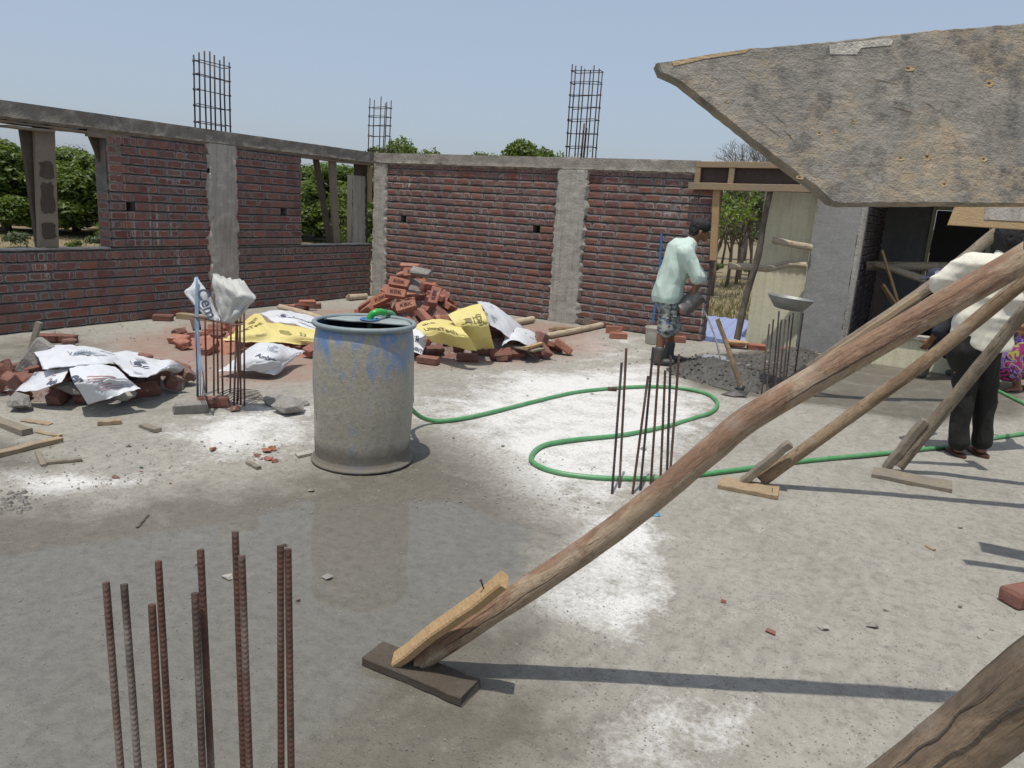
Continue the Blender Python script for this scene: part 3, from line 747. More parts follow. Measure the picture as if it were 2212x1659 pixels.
# mortar on the sills
def sill(label, s0, s1):
    m = MB(); fr = frame('left', XW); n = int((s1-s0)/.04); vs = []; fs = []
    for k, d in enumerate((-.012, .06, .15, .235)):
        for j in range(n+1):
            s = lerp(s0, s1, j/n); vs.append(fr @ Vector((s, d+.008*mnoise.noise(Vector((s*12, d*8, 3))), SL1+.008+.008*mnoise.noise(Vector((s*9, d*20, 1)))-(.014 if k in (0, 3) else 0))))
    for k in range(3):
        for j in range(n): a = k*(n+1)+j; fs.append((a, a+1, a+n+2, a+n+1))
    m.add(vs, fs); return m.build('sill_mortar', MT['column'], None, True)
o = sill('', 1.2, 5.30); o.parent = wa; o.matrix_parent_inverse = wmat(wa).inverted()
o = sill('', 8.26, 9.84); o.parent = wb; o.matrix_parent_inverse = wmat(wb).inverted()

# ------------------------------------------------------------------ the house beyond the doorway
def build_house():
    t = thing('house', 'cream painted house with grey column and dark door behind the poles', 'house', (0, 12, 0))
    m = MB().bbox(-2.19, -1.5, 10.56, 10.76, -.6, 2.2); m.build('wall', MT['yellow'], t)
    m = MB(); rough_slab(m, frame('back', 10.42), -1.50, -.97, -.02, 2.2, .0, .3, .012, rag=.004, seed=3.3)
    m.build('column', MT['column2'], t, True, sharp=40)
    MB().bbox(-.969, -.90, 10.425, 10.60, 0, 2.2).build('column_plaster_edge', MT['column'], t)
    m = MB().bbox(-1.0, -.26, 14.0, 14.2, -.3, 2.4).bbox(-.26, 2.9, 14.0, 14.2, 2.02, 2.4).bbox(.62, 2.9, 14.0, 14.2, -.3, 2.018); 
    m.build('wall', MT['greywall'], t)
    d = MB().bbox(-.20, .56, 14.06, 14.1, -.28, 1.96).build('door', MT['door'], t)
    f = MB().bbox(-.258, -.205, 13.96, 14.05, -.3, 2.018).bbox(.565, .618, 13.96, 14.05, -.3, 2.018).bbox(-.204, .564, 13.96, 14.05, 1.965, 2.018)
    f.build('door_frame', MT['yellow'], t)
    MB().bbox(-.95, 2.9, 13.97, 13.998, 2.05, 2.2).build('painted_band', MT['yellow'], t)
    MB().bbox(1.05, 1.13, 13.985, 13.999, .9, 2.0).build('paint_run', MT['yellow'], t)
    # corrugated roof sheet
    def corr(x0, x1, y0, y1, z, name):
        nn = int((x1-x0)/.0125); vs = []; fs = []
        for k, (y, dz) in enumerate(((y0, 0), (y1, .12), (y1, .128), (y0, .008))):
            for j in range(nn+1): x = lerp(x0, x1, j/nn); vs.append((x, y, z+dz+.012*math.sin(x*2*math.pi/.1)))
        for k in range(4):
            for j in range(nn): a = k*(nn+1); b = ((k+1) % 4)*(nn+1); fs.append((a+j, a+j+1, b+j+1, b+j))
        m = MB(); m.add(vs, fs); m.build(name, MT['sheet2'], t, True)
    corr(-2.32, -1.52, 10.27, 14.3, 2.215, 'roof_sheet'); corr(-1.515, 3.0, 10.36, 14.3, 2.215, 'roof_sheet')
    MB().bbox(2.9, 3.0, 10.6, 14.2, -.3, 2.2).build('wall', MT['greywall'], t)
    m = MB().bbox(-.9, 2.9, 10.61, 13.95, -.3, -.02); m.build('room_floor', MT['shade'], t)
    m = MB().bbox(-.55, 2.9, 10.03, 10.16, -.3, .36); m.build('low_wall', MT['yellow'], t)
    MB().bbox(-.6, 2.92, 10.0, 10.19, .363, .40).build('coping', MT['column'], t)
    return t
house = build_house()
def frame_side(): return Matrix(((0, -1, 0, -.92), (1, 0, 0, 0), (0, 0, 1, 0), (0, 0, 0, 1)))
_of = frame
def frame(axis, pl):
    return frame_side() if axis == 'side' else _of(axis, pl)
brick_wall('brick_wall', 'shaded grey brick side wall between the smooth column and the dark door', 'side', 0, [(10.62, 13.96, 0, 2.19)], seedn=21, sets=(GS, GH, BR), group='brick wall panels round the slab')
# low shed roof outside the doorway
def shed():
    t = thing('shed', 'low shed with blue metal roof sheet outside the doorway', 'shed', (-2.4, 11, GZ))
    x0, x1, y0, y1, z0, z1 = -3.4, -2.18, 10.12, 11.7, -.1, .12; n = 48; vs = []; fs = []
    for k, (y, z) in enumerate(((y0, z0), (y1, z1), (y1, z1+.006), (y0, z0+.006))):
        for j in range(n+1): vs.append((lerp(x0, x1, j/n), y, z+(.012 if j % 6 in (0, 1) else 0)))
    for k in range(4):
        for j in range(n): a = k*(n+1); b = ((k+1) % 4)*(n+1); fs.append((a+j, a+j+1, b+j+1, b+j))
    MB().add(vs, fs).build('roof_sheet', MT['sheet'], t)
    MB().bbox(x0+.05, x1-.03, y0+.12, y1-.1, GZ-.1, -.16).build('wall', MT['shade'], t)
    return t
shed()

# ------------------------------------------------------------------ steel
def rebar(m, a, b, r=.009, ribs=True, sides=8, step=.016, bend=0.):
    a = Vector(a); b = Vector(b); d = b-a; L = d.length; t = d.normalized(); n1 = t.orthogonal().normalized(); n2 = t.cross(n1)
    bd = Vector((rnd.uniform(-1, 1), rnd.uniform(-1, 1), 0))*bend
    def c(u): return a+d*u+bd*math.sin(u*math.pi)
    rows = [(0., 0., 0.)]
    if ribs:
        k = int(L/step)
        for i in range(k): u = (i+.5)*step/L; rows += [(u-.0042/L, 0, 1), (u-.001/L, .0016*r/.009, 1), (u+.001/L, .0016*r/.009, 1), (u+.0042/L, 0, 1)]
    else: rows += [(u, 0, 0) for u in (.25, .5, .75)]
    rows.append((1., 0., 0.)); vs = []; fs = []
    for (u, dr, tl) in rows:
        for j in range(sides):
            an = 2*math.pi*j/sides; tilt = .55*r*math.cos(2*an)*tl
            vs.append(c(min(max(u, 0), 1))+t*tilt+(n1*math.cos(an)+n2*math.sin(an))*(r+dr*abs(math.sin(an))))
    n = len(rows)
    for i in range(n-1):
        for j in range(sides): q = (j+1) % sides; fs.append((i*sides+j, i*sides+q, (i+1)*sides+q, (i+1)*sides+j))
    fs += [tuple(range(sides))[::-1], tuple((n-1)*sides+j for j in range(sides))]
    m.add(vs, fs)
ORD = ['first', 'second', 'third', 'fourth', 'fifth', 'sixth', 'seventh', 'eighth', 'ninth', 'tenth', 'eleventh']
# foreground starter bars: (pixel at the top, pixel low down, sight-line depth)
fg = [((229, 1258), (262, 1659), 1.99, 'tilted shortish'), ((268, 1262), (300, 1659), 1.97, 'mud-caked'), ((328, 1306), (348, 1659), 1.90, 'shortest thick'), ((342, 1212), (370, 1659), 2.06, 'plain slim'),
      ((421, 1281), (438, 1659), 1.93, 'green-tipped short'), ((433, 1188), (458, 1659), 1.96, 'bold-ribbed'), ((508, 1148), (528, 1659), 2.08, 'tallest'), ((522, 1200), (541, 1659), 1.98, 'pink-topped'), ((606, 1179), (605, 1659), 2.04, 'straight upright'), ((622, 1186), (630, 1659), 1.99, 'rightmost')]
for i, (a, b, dp, adj) in enumerate(fg):
    dp *= .8; A = DP(*a, dp); B = DP(*b, dp*1.0); d = (B-A); d = d/abs(d.z); foot = A+d*(A.z+.03)
    # bars stand nearly plumb
    foot = Vector((lerp(foot.x, A.x, .35), lerp(foot.y, A.y, .35), -.03))
    m = MB(); rebar(m, foot, A, .0076, True, 10, .0117)
    mat = MT['rust_grey'] if i in (1, 4) else MT['rust']
    o = m.build('starter_bar', mat, smooth=True, sharp=50)
    tag(o, f'{adj} rusty ribbed steel bar, {ORD[i]} from left in the foreground cluster', 'rebar', 'foreground starter bars')
# middle cluster behind the long red pole
mid = [((1343, 783), (1322, 1068)), ((1353, 752), (1338, 1055)), ((1400, 812), (1366, 1068)), ((1411, 750), (1383, 1060)), ((1424, 770), (1405, 1060)), ((1437, 800), (1426, 1060)), ((1449, 768), (1440, 1065)), ((1467, 765), (1444, 1075))]
for i, (a, b) in enumerate(mid):
    B = FL(*b); dp = (B-CAM).dot(FW); A = DP(*a, dp*.985)
    A = Vector((A.x, A.y, A.z)); m = MB(); rebar(m, B-Vector((0, 0, .02)), A, .0075, True, 8, .018)
    tag(m.build('starter_bar', MT['rust_dark'] if i % 3 == 0 else MT['rust'], smooth=True, sharp=50), f'rusty upright steel bar, {ORD[i]} from left behind the long red pole', 'rebar', 'starter bars behind the red pole')
# cluster carrying the pan
pan = [((1662, 700), (1644, 862)), ((1671, 690), (1654, 862)), ((1683, 672), (1667, 860)), ((1688, 690), (1672, 866)), ((1697, 690), (1680, 862)), ((1706, 680), (1690, 850)), ((1714, 676), (1694, 856)), ((1735, 676), (1712, 842))]
for i, (a, b) in enumerate(pan):
    B = FL(*b); dp = (B-CAM).dot(FW); A = DP(*a, dp*.985); m = MB(); rebar(m, B-Vector((0, 0, .02)), A, .0075, False, 7)
    tag(m.build('starter_bar', MT['rust_dark'] if i in (2, 7) else MT['rust_grey'], smooth=True, sharp=50), f'dusty steel bar, {ORD[i]} from left under the metal pan', 'rebar', 'starter bars under the pan')
# tied cluster at left carrying sacks
def left_cage():
    t = thing('rebar_cage', 'rusty bars with one tie ring, standing among cement sacks at left', 'rebar cage', FL(478, 868))
    bars = [((421, 628), (428, 860)), ((443, 690), (446, 850)), ((461, 640), (462, 858)), ((469, 690), (471, 850)), ((478, 655), (481, 858)), ((499, 700), (497, 850)), ((513, 620), (505, 878)), ((520, 668), (512, 872)), ((518, 700), (520, 876)), ((512, 645), (514, 866)), ((527, 672), (528, 878))]
    for (a, b) in bars:
        B = FL(*b); dp = (B-CAM).dot(FW); A = DP(*a, dp*.985); m = MB(); rebar(m, B-Vector((0, 0, .02)), A, .0075, False, 7); m.build('bar', MT['rust'], t, True)
    m = MB(); m.tube(catmull([DP(418, 685, 5.35), DP(440, 688, 5.3), DP(500, 702, 5.25), DP(529, 697, 5.3), DP(480, 694, 5.5), DP(420, 684, 5.4)], 4), .005, 6); m.build('tie_ring', MT['rust'], t, True)
    m = MB()
    for k in range(7):
        y = 838+k*3.3; m.tube(catmull([FL(470+k*5, y+14, .02), FL(500+k*3, y+2, .05), FL(540+k*2, y+4, .02), FL(558+k*3, y+6+k*.5, .012)], 4), .003, 5)
    m.build('tie_wire', MT['rust_dark'], t, True)
left_cage()
# column cages above the walls
def top_cage(label, xs, ys, z0, z1, lean, ties, r=.009, short=None, mat='rust_dark'):
    cx, cy = (xs[0]+xs[-1])/2, (ys[0]+ys[-1])/2
    t = thing('rebar_cage', label, 'rebar cage', (cx, cy, z0), 'column cages above the walls'); k = 0
    pts = [(x, y) for x in xs for y in ys if x in (xs[0], xs[-1]) or y in (ys[0], ys[-1])]
    for (x, y) in pts:
        zt = z1+rnd.uniform(-.05, .05); m = MB(); h = zt-z0
        m.tube([(x+rnd.uniform(-.01, .01), y+rnd.uniform(-.01, .01), z0-.1), (x+lean[0]*h*.5, y+lean[1]*h*.5, (z0+zt)/2), (x+lean[0]*h, y+lean[1]*h, zt)], r, 6); m.build('bar', MT[mat], t, True)
    if short:
        for (x, y, zt) in short: m = MB(); m.tube([(x, y, z0-.1), (x+.01, y, zt)], r*1.6, 6); m.build('bar', MT['rust'], t, True)
    for z in ties:
        m = MB(); h = z-z0; ox, oy = lean[0]*h, lean[1]*h; e = .012
        q = [(xs[0]-e, ys[0]-e), (xs[-1]+e, ys[0]-e), (xs[-1]+e, ys[-1]+e), (xs[0]-e, ys[-1]+e), (xs[0]-e, ys[0]-e), (xs[0]+.05, ys[0]+.04)]
        for i in range(5):
            dz = rnd.uniform(-.012, .012)
            m.tube([(q[i][0]+ox, q[i][1]+oy, z+dz), (q[i+1][0]+ox, q[i+1][1]+oy, z+rnd.uniform(-.015, .015))], .0055, 5)
        m.build('tie', MT[mat], t, True)
top_cage('tall rusty column cage standing above the left wall', (-8.52, -8.42), (6.64, 6.80, 6.95, 7.10), ZT-.02, 3.24, (0, .02), (2.42, 2.62, 2.80, 2.98, 3.14), .010)
top_cage('short rusty column cage at the corner of the walls', (-8.50, -8.27, -8.15), (9.95, 10.06), ZT-.02, 3.16, (.03, 0), (2.38, 2.60, 2.76, 2.90, 3.04), .008)
top_cage('leaning rusty column cage above the back wall by the wide column', (-4.88, -4.74, -4.60, -4.47), (9.96, 10.07), ZT-.02, 3.53, (.0, .0), (2.48, 2.66, 2.84, 3.01, 3.17, 3.33, 3.48), .009, short=[(-4.66, 10.0, 2.80), (-4.63, 10.02, 2.74)])

# ------------------------------------------------------------------ round timber
def pole(name, label, pts, rad, mat, group=None, sides=18, n=10, parent=None, wob=.08, cat='pole', seed=0.):
    P = catmull(pts, n) if len(pts) > 2 else [Vector(pts[0]).lerp(Vector(pts[1]), i/14) for i in range(15)]
    N = len(P); rr = np.interp(np.linspace(0, 1, N), np.linspace(0, 1, len(rad)), rad)
    m = MB(); pu = []; pv = []; pw = []
    Ls = [0.]
    for i in range(1, N): Ls.append(Ls[-1]+(P[i]-P[i-1]).length)
    t0 = (P[1]-P[0]).normalized(); nrm = (Vector((0, 0, 1))-t0*t0.z) if abs(t0.z) < .95 else t0.orthogonal(); nrm.normalize()
    vs = []; fs = []
    for i, p in enumerate(P):
        t = (P[min(i+1, N-1)]-P[max(i-1, 0)]).normalized(); nrm = (nrm-t*nrm.dot(t)).normalized(); bn = t.cross(nrm)
        for j in range(sides):
            a = 2*math.pi*j/sides; ca, sa = math.cos(a), math.sin(a)
            r_ = rr[i]*(1+wob*mnoise.noise(Vector((Ls[i]*5+seed, ca*1.2, sa*1.2)))+wob*.5*mnoise.noise(Vector((Ls[i]*16+seed, ca*2.2, sa*2.2))))
            e = rnd.uniform(-.012, .012)*(1 if i in (0, N-1) else 0)
            vs.append(p+nrm*(ca*r_)+bn*(sa*r_)+t*e); pu.append(Ls[i]+seed); pv.append(ca*rr[i]); pw.append(sa*rr[i])
    for i in range(N-1):
        for j in range(sides): q = (j+1) % sides; fs.append((i*sides+j, i*sides+q, (i+1)*sides+q, (i+1)*sides+j))
    for i, s_ in ((0, -1), (N-1, 1)):
        vs.append(P[i]+(P[min(i+1, N-1)]-P[max(i-1, 0)]).normalized()*.006*s_); pu.append(Ls[i]+seed+.3); pv.append(0); pw.append(0)
        for j in range(sides): q = (j+1) % sides; f = (len(vs)-1, i*sides+j, i*sides+q); fs.append(f if s_ > 0 else f[::-1])
    m.add(vs, fs); o = m.build(name, MT[mat], parent, True, sharp=60)
    for nm, a in (('pu', pu), ('pv', pv), ('pw', pw)): o.data.attributes.new(nm, 'FLOAT', 'POINT').data.foreach_set('value', a)
    if parent is None: tag(o, label, cat, group)
    return o
def crack(parent, pts, rad, u0, u1, ang, wd, seed):
    """a drying crack: a dark split along the shaft on the side turned to the slab"""
    P = catmull(pts, 10); N = len(P); rr = np.interp(np.linspace(0, 1, N), np.linspace(0, 1, len(rad)), rad); A = []; B = []
    for k in range(25):
        u = lerp(u0, u1, k/24)*(N-1); i = min(int(u), N-2); c = P[i].lerp(P[i+1], u-i); t = (P[i+1]-P[i]).normalized(); a = (CAM-c); a = (a-t*a.dot(t)).normalized(); b = t.cross(a)
        an = R(ang)+.18*mnoise.noise(Vector((k*.22+seed, 0, 0)))+.07*mnoise.noise(Vector((k*.9+seed, 3, 0))); w_ = wd*math.sin(math.pi*k/24)**.6*(1+.5*mnoise.noise(Vector((k*.6, seed, 1)))); r_ = rr[i]*1.045
        d = a*math.cos(an)+b*math.sin(an); s_ = -a*math.sin(an)+b*math.cos(an); A.append(c+d*r_+s_*w_/2); B.append(c+d*r_-s_*w_/2)
    MB().add(A+B, [(k, k+1, 26+k, 25+k) for k in range(24)]).build('crack', MT['wood_dark'], parent)
def raker(label, pts, rad, mat, cleat, seed, nails=()):
    t = thing('raking_prop', label, 'pole', pts[0], 'raking timber props')
    pole('shaft', '', pts, rad, mat, parent=t, seed=seed, sides=22)
    if cleat:
        a, b, w_, th, sd, cm = cleat; m = MB(); m.plank(a, b, w_, th, sd, .006, 8, .004); c = m.build('cleat', MT[cm], t)
        for (p, q) in nails: MB().tube([p, q], .0025, 6).tube([Vector(q), Vector(q)+(Vector(q)-Vector(p)).normalized()*.002], .005, 8).build('nail', MT['rust_dark'], c)
    return t
# solved from the shadows on the slab
p1 = [FL(908, 1424, .04), (-.816, 2.104, .566), (-.53, 2.185, .90), (-.394, 2.224, 1.056), (-.014, 2.36, 1.379), (.168, 2.425, 1.533), (.62, 2.58, 1.93)]
_k1 = raker('long reddish raking pole crossing the foreground, its foot on a dark plank', p1, [.044, .041, .040, .041, .039, .038, .038], 'pole_red',
      (DP(858, 1424, 2.60), DP(1090, 1253, 2.36), .062, .034, Vector(UP)*.2+Vector(FW)*1.-Vector(RT)*.3, 'wood_new'), 0., [((DP(1046, 1275, 2.4)), DP(1039, 1254, 2.38))])
p2 = [FL(1645, 1038, .03), (-.401, 4.74, .423), (.014, 4.824, .888), (.362, 4.881, 1.331), (.75, 4.95, 1.82)]
raker('tan raking pole, second behind the long reddish one', p2, [.042, .039, .038, .040, .039], 'pole_tan', (DP(1603, 1041, 4.66), DP(1707, 958, 4.5), .06, .045, FW, 'wood_cem'), 3.1)
p3 = [FL(1940, 1005, .05), (.214, 5.577, .559), (.448, 5.532, 1.084), (.68, 5.49, 1.6), (.9, 5.45, 2.1)]
raker('greyish raking pole crossing in front of the man in the cream shirt', p3, [.045, .041, .039, .038, .037], 'pole_grey', (DP(1913, 1014, 5.1), DP(1998, 908, 4.95), .06, .05, FW, 'wood_cem'), 6.4)
b4 = FL(1700, 838)
p4 = [b4+Vector((0, 0, .05)), DP(1830, 740, 7.05), DP(2000, 625, 6.85), DP(2150, 505, 6.7), DP(2260, 425, 6.6)]
raker('raking pole behind the cream-shirted man with a pale strip along it', p4, [.05, .052, .053, .052, .05], 'pole_grey', (DP(1710, 824, 7.15), DP(1985, 638, 6.8), .06, .05, FW, 'wood'), 9.2)
r1 = [.044, .041, .040, .041, .039, .038, .038]
for c_ in ((.02, .14, 18, .004, 1.), (.52, .66, 22, .005, 5.)): crack(_k1, p1, r1, *c_)
pn = [DP(1890, 1745, 1.46), DP(2060, 1620, 1.38), DP(2200, 1508, 1.31), DP(2420, 1340, 1.2)]
_kn = raker('thick cracked dark pole at the bottom right corner, close by', pn, [.06, .063, .065, .066], 'pole_dark', None, 12.7)
for c_ in ((.05, .75, -30, .004, 1.), (.1, .9, 6, .006, 3.)): crack(_kn, pn, [.06, .063, .065, .066], *c_)
# planks under the feet of the props
def floor_plank(label, q, th, mat, grp='planks under the raking props', seg=8):
    m = MB(); A, B, Cc = [FL(*p, th) for p in q]   # near-left, near-right, far-right corners of the top face
    e = B-A; d = (Cc-B); mid_ = (A+d/2); m.plank(A+d/2-Vector((0, 0, th/2)), B+d/2-Vector((0, 0, th/2)), d.length, th, d, .004, seg, .003)
    return tag(m.build('base_plank', MT[mat]), label, 'plank', grp)
floor_plank('dark wet plank under the foot of the long reddish pole', [(780, 1418), (993, 1508), (1040, 1468)], .035, 'wood_dark')
floor_plank('short pale board under the foot of the second raking pole', [(1551, 1046), (1680, 1070), (1686, 1050)], .03, 'wood')
floor_plank('cement-stained board under the foot of the third raking pole', [(1880, 1022), (2053, 1056), (2060, 1040)], .03, 'wood_cem')
tag(MB().tube([FL(1668, 1062, .03), FL(1668, 1054, .06)], .002, 5).build('nail', MT['rust_dark']), 'thin nail standing up from the short pale board', 'nail')

# ------------------------------------------------------------------ formwork panel close to the camera
def ply_panel():
    D = 1.05
    out = [(1419, 135), (1446, 131), (1620, 103), (1790, 88), (2010, 64), (2240, 47), (2420, 36), (2420, 438), (2212, 440), (2050, 440), (1880, 441), (1820, 441), (1798, 437), (1760, 404), (1690, 352), (1620, 296), (1540, 232), (1470, 176), (1428, 155)]
    c = DP(1419, 140, D); nrm = (-FW+RT*.10+UP*.02).normalized()
    def onp(a, b):
        d = ray(a, b); return CAM+d*((c-CAM).dot(nrm)/d.dot(nrm))
    P = []
    for i, q in enumerate(out):
        q2 = out[(i+1) % len(out)]; n = max(1, int(math.hypot(q2[0]-q[0], q2[1]-q[1])/14))
        for k in range(n):
            a = lerp(q[0], q2[0], k/n); b = lerp(q[1], q2[1], k/n); j = .9 if q[0] < 2300 else 0
            P.append(onp(a+rnd.uniform(-j, j), b+rnd.uniform(-j, j)))
    t = thing('formwork_panel', 'cement-stained plywood formwork panel with a pointed end at upper right', 'formwork', P[0])
    th = .019; n = len(P); vs = []; fs = []
    rings = [(0, .0025), (.0025, 0.), (th*.33, -.001), (th*.36, .001), (th*.66, -.0012), (th*.7, .001), (th, 0)]
    cen = onp(1900, 270)
    for (d, ins) in rings:
        for p in P: vs.append(p-nrm*d+(cen-p).normalized()*(ins+rnd.uniform(0, .0012)))
    for k in range(len(rings)-1):
        for j in range(n): q = (j+1) % n; fs.append((k*n+j, k*n+q, (k+1)*n+q, (k+1)*n+j))
    fs += [tuple(range(n))[::-1], tuple((len(rings)-1)*n+j for j in range(n))]
    m = MB(); m.add(vs, fs); bd = m.build('board', MT['ply'], t)
    # nail holes, gouges and knots
    for (a, b, r_) in ((1726, 383, 9), (1960, 147, 12), (2136, 180, 12), (1770, 288, 8), (1705, 294, 5), (1570, 219, 5), (1944, 342, 8), (2002, 338, 12), (2124, 344, 9), (2040, 398, 9), (1842, 262, 6), (1800, 285, 6)):
        q = onp(a, b)+nrm*.0006; m = MB(); k = 9; s_ = r_/F0*1.05*.95
        ring = [q+(RT*math.cos(i*6.283/k)*s_*rnd.uniform(.6, 1.5)+UP*math.sin(i*6.283/k)*s_*rnd.uniform(.4, .9)) for i in range(k)]
        inn = [q*.6+x*.4-nrm*.0004 for x in ring]
        m.add(ring+inn, [(i, (i+1) % k, k+(i+1) % k, k+i) for i in range(k)]); m.cm = 1; m.add(inn, [tuple(range(k))])
        m.build('nail_hole', [MT['ply_new'], MT['wood_dark']], t)
    for (a, b, c2, d2) in ((1640, 262, 1690, 300), (1660, 240, 1700, 272), (1690, 280, 1712, 300), (1880, 170, 1940, 183), (1985, 215, 2020, 235), (1920, 230, 1970, 243)):
        A = onp(a, b)+nrm*.0006; B = onp(c2, d2)+nrm*.0006; s_ = UP*.0006
        MB().add([A, B-s_*.5, B+s_*.5, (A+B)/2+s_*1.4], [(0, 1, 2, 3)]).build('scratch', MT['wood_dark'], t)
    # a torn lighter strip along the top edge
    A = [onp(*q)+nrm*.0008 for q in ((1450, 134), (1530, 118), (1620, 106), (1610, 114), (1520, 128), (1455, 143))]
    MB().add(A, [tuple(range(6))[::-1]]).build('torn_veneer', MT['ply_new'], t)
    A = [onp(*q)+nrm*.0008 for q in ((1790, 96), (1930, 82), (1925, 98), (1860, 104), (1850, 118), (1792, 118))]
    MB().add(A, [tuple(range(6))[::-1]]).build('torn_veneer', MT['column'], t)
    # carrying batten behind it, out of frame to the right
    a, b = onp(2330, 60)-nrm*.045, onp(2330, 520)-nrm*.045; MB().plank(a, b, .06, .05, RT).build('batten', MT['wood'], t)
ply_panel()
# pale ply below it, further back
def ply2():
    D = 4.6; P = [DP(*q, D) for q in ((2065, 447), (2240, 447), (2240, 497), (2050, 485))]
    n = -FW*.02; m = MB(); vs = P+[p-n for p in P]; m.add(vs, [(3, 2, 1, 0), (4, 5, 6, 7), (0, 1, 5, 4), (1, 2, 6, 5), (2, 3, 7, 6), (3, 0, 4, 7)])
    t = thing('beam_formwork', 'yellow plywood formwork strip with a grey patch above the cream-shirted man', 'formwork', P[0]); m.build('board', MT['ply_new'], t)
    Q = [DP(*q, D-.004) for q in ((2128, 448), (2240, 448), (2240, 480), (2126, 474))]; vs = Q+[p+FW*.0035 for p in Q]
    MB().add(vs, [(3, 2, 1, 0), (4, 5, 6, 7), (0, 1, 5, 4), (1, 2, 6, 5), (2, 3, 7, 6), (3, 0, 4, 7)]).build('cement_patch', MT['column'], t)
    # the rest of the form the props hold up, running on past the right edge
    for x in (.80, 1.10): MB().plank((x, 2.3, 1.86), (x+.04, 5.7, 1.86), .34, .02, (0, 0, 1)).build('side_board', MT['ply'], t)
    MB().plank((.95, 2.3, 1.70), (.99, 5.7, 1.70), .26, .02, (1, 0, 0)).build('soffit_board', MT['wood_cem'], t)
    for (a, b, w_) in (((.36, 3.80, 1.66), (1.15, 4.02, 1.66), .06), ((.44, 4.06, 1.68), (1.15, 4.10, 1.68), .14), ((.72, 2.62, 1.665), (1.15, 2.62, 1.665), .06), ((.74, 5.4, 1.665), (1.18, 5.4, 1.665), .06)): MB().plank(a, b, w_, .03, (0, 1, 0)).build('joist', MT['wood'], t)
    for y in (2.7, 3.9, 5.2): MB().plank((1.0, y, 0), (1.0, y, 1.64), .08, .06, (1, 0, 0)).build('post', MT['wood'], t)
    # upright stud that carries it
    MB().plank(DP(2235, 430, D+.05), DP(2235, 560, D+.05), .07, .05, RT).build('stud', MT['wood'], t)
ply2()

# ------------------------------------------------------------------ lintel formwork over the doorway
def lintel():
    t = thing('lintel_formwork', 'timber-framed lintel formwork box spanning the doorway', 'formwork', (-2.2, 9.8, 1.97))
    y = 9.80; x0, x1 = -2.95, -1.46
    m = MB(); m.plank((x0+.02, y, 2.275), (x1, y, 2.295), .075, .05, (0, 0, 1)); m.build('top_rail', MT['wood'], t)
    m = MB(); m.plank((x0-.04, y-.02, 2.005), (x1+.02, y-.02, 2.03), .085, .06, (0, 0, 1)); m.build('bottom_rail', MT['wood'], t)
    for x in (x0+.05, -2.47, -1.6): m = MB(); m.plank((x, y-.001, 2.052), (x, y-.001, 2.236), .07, .046, (1, 0, 0), seg=3); m.build('stile', MT['wood'], t)
    MB().plank((x0, y+.045, 2.15), (x1, y+.045, 2.165), .30, .02, (0, 0, 1)).build('side_board', MT['board_dark'], t)
    MB().plank((x0, y+.2, 2.15), (x1, y+.2, 2.165), .30, .02, (0, 0, 1)).build('side_board', MT['board_dark'], t)
    MB().plank((x0+.3, y+.123, 2.0), (x1, y+.123, 2.0), .13, .025, (0, 1, 0)).build('soffit_board', MT['board_dark'], t)
lintel()
m = MB(); m.plank(AY(1549, 408, 9.83), AY(1541, 562, 9.83), .09, .06, (1, 0, 0), seg=6); tag(m.build('door_post', MT['wood_new']), 'fresh sawn timber post against the end of the brick wall under the lintel', 'timber post')
pole('leaning_prop', 'thin crooked stick prop leaning under the lintel formwork', [AY(1592, 732, 9.95)+Vector((0, 0, .0)), AY(1612, 640, 9.95), AY(1636, 560, 9.93), AY(1652, 470, 9.9), AY(1664, 412, 9.88)], [.045, .042, .042, .036, .034], 'stick', wob=.16, seed=1.)
pole('wall_log', 'short pale log sticking out of the smooth column, upper of two', [AY(1752, 535, 10.40), AY(1710, 527, 10.28), AY(1670, 519, 10.2)], [.042, .042, .045], 'pole_pale', 'logs sticking out of the column', wob=.12)
pole('wall_log', 'longer wavy pale log sticking out of the smooth column, lower of two', [AY(1742, 573, 10.40), AY(1700, 571, 10.33), AY(1660, 580, 10.22), AY(1625, 577, 10.15), AY(1574, 574, 10.05)], [.045, .048, .045, .045, .045], 'pole_pale', 'logs sticking out of the column', wob=.12, seed=4.)
pole('cross_log', 'straight pale horizontal log across the dark door', [AY(1870, 574, 11.3), AY(1950, 575, 11.4), AY(2040, 576, 11.5), AY(2130, 580, 11.6)], [.06, .06, .06, .055], 'pole_pale', wob=.08, seed=8.)
pole('cross_log', 'sloping pale log under the straight one in front of the dark door', [AY(1890, 570, 11.2), AY(1960, 592, 11.15), AY(2025, 615, 11.1), AY(2080, 640, 11.1)], [.04, .05, .05, .05], 'pole_pale', wob=.08, seed=2.)
m = MB(); m.plank(AY(1908, 590, 11.0), AY(1893, 700, 10.95), .16, .08, (1, 0, 0)); tag(m.build('shutter_post', MT['board_dark']), 'dark upright board beside the grey brick side wall', 'board')
m = MB(); m.plank(AY(1905, 540, 10.9), AY(1945, 668, 10.9), .035, .03, FW); tag(m.build('bamboo_stick', MT['wood_new']), 'thin pale stick slanting before the dark door', 'stick')
m = MB(); m.plank(AY(1905, 615, 10.92), AY(1938, 665, 10.92), .10, .03, FW); tag(m.build('broken_board', MT['wood_new']), 'short broken yellow board slanting beside the dark upright board', 'board')
m = MB(); m.plank(AY(2012, 728, 10.1), AY(2070, 745, 10.1), .05, .05, FW); tag(m.build('timber_batten', MT['wood_cem']), 'short batten lying on the low wall behind the capped man', 'board')

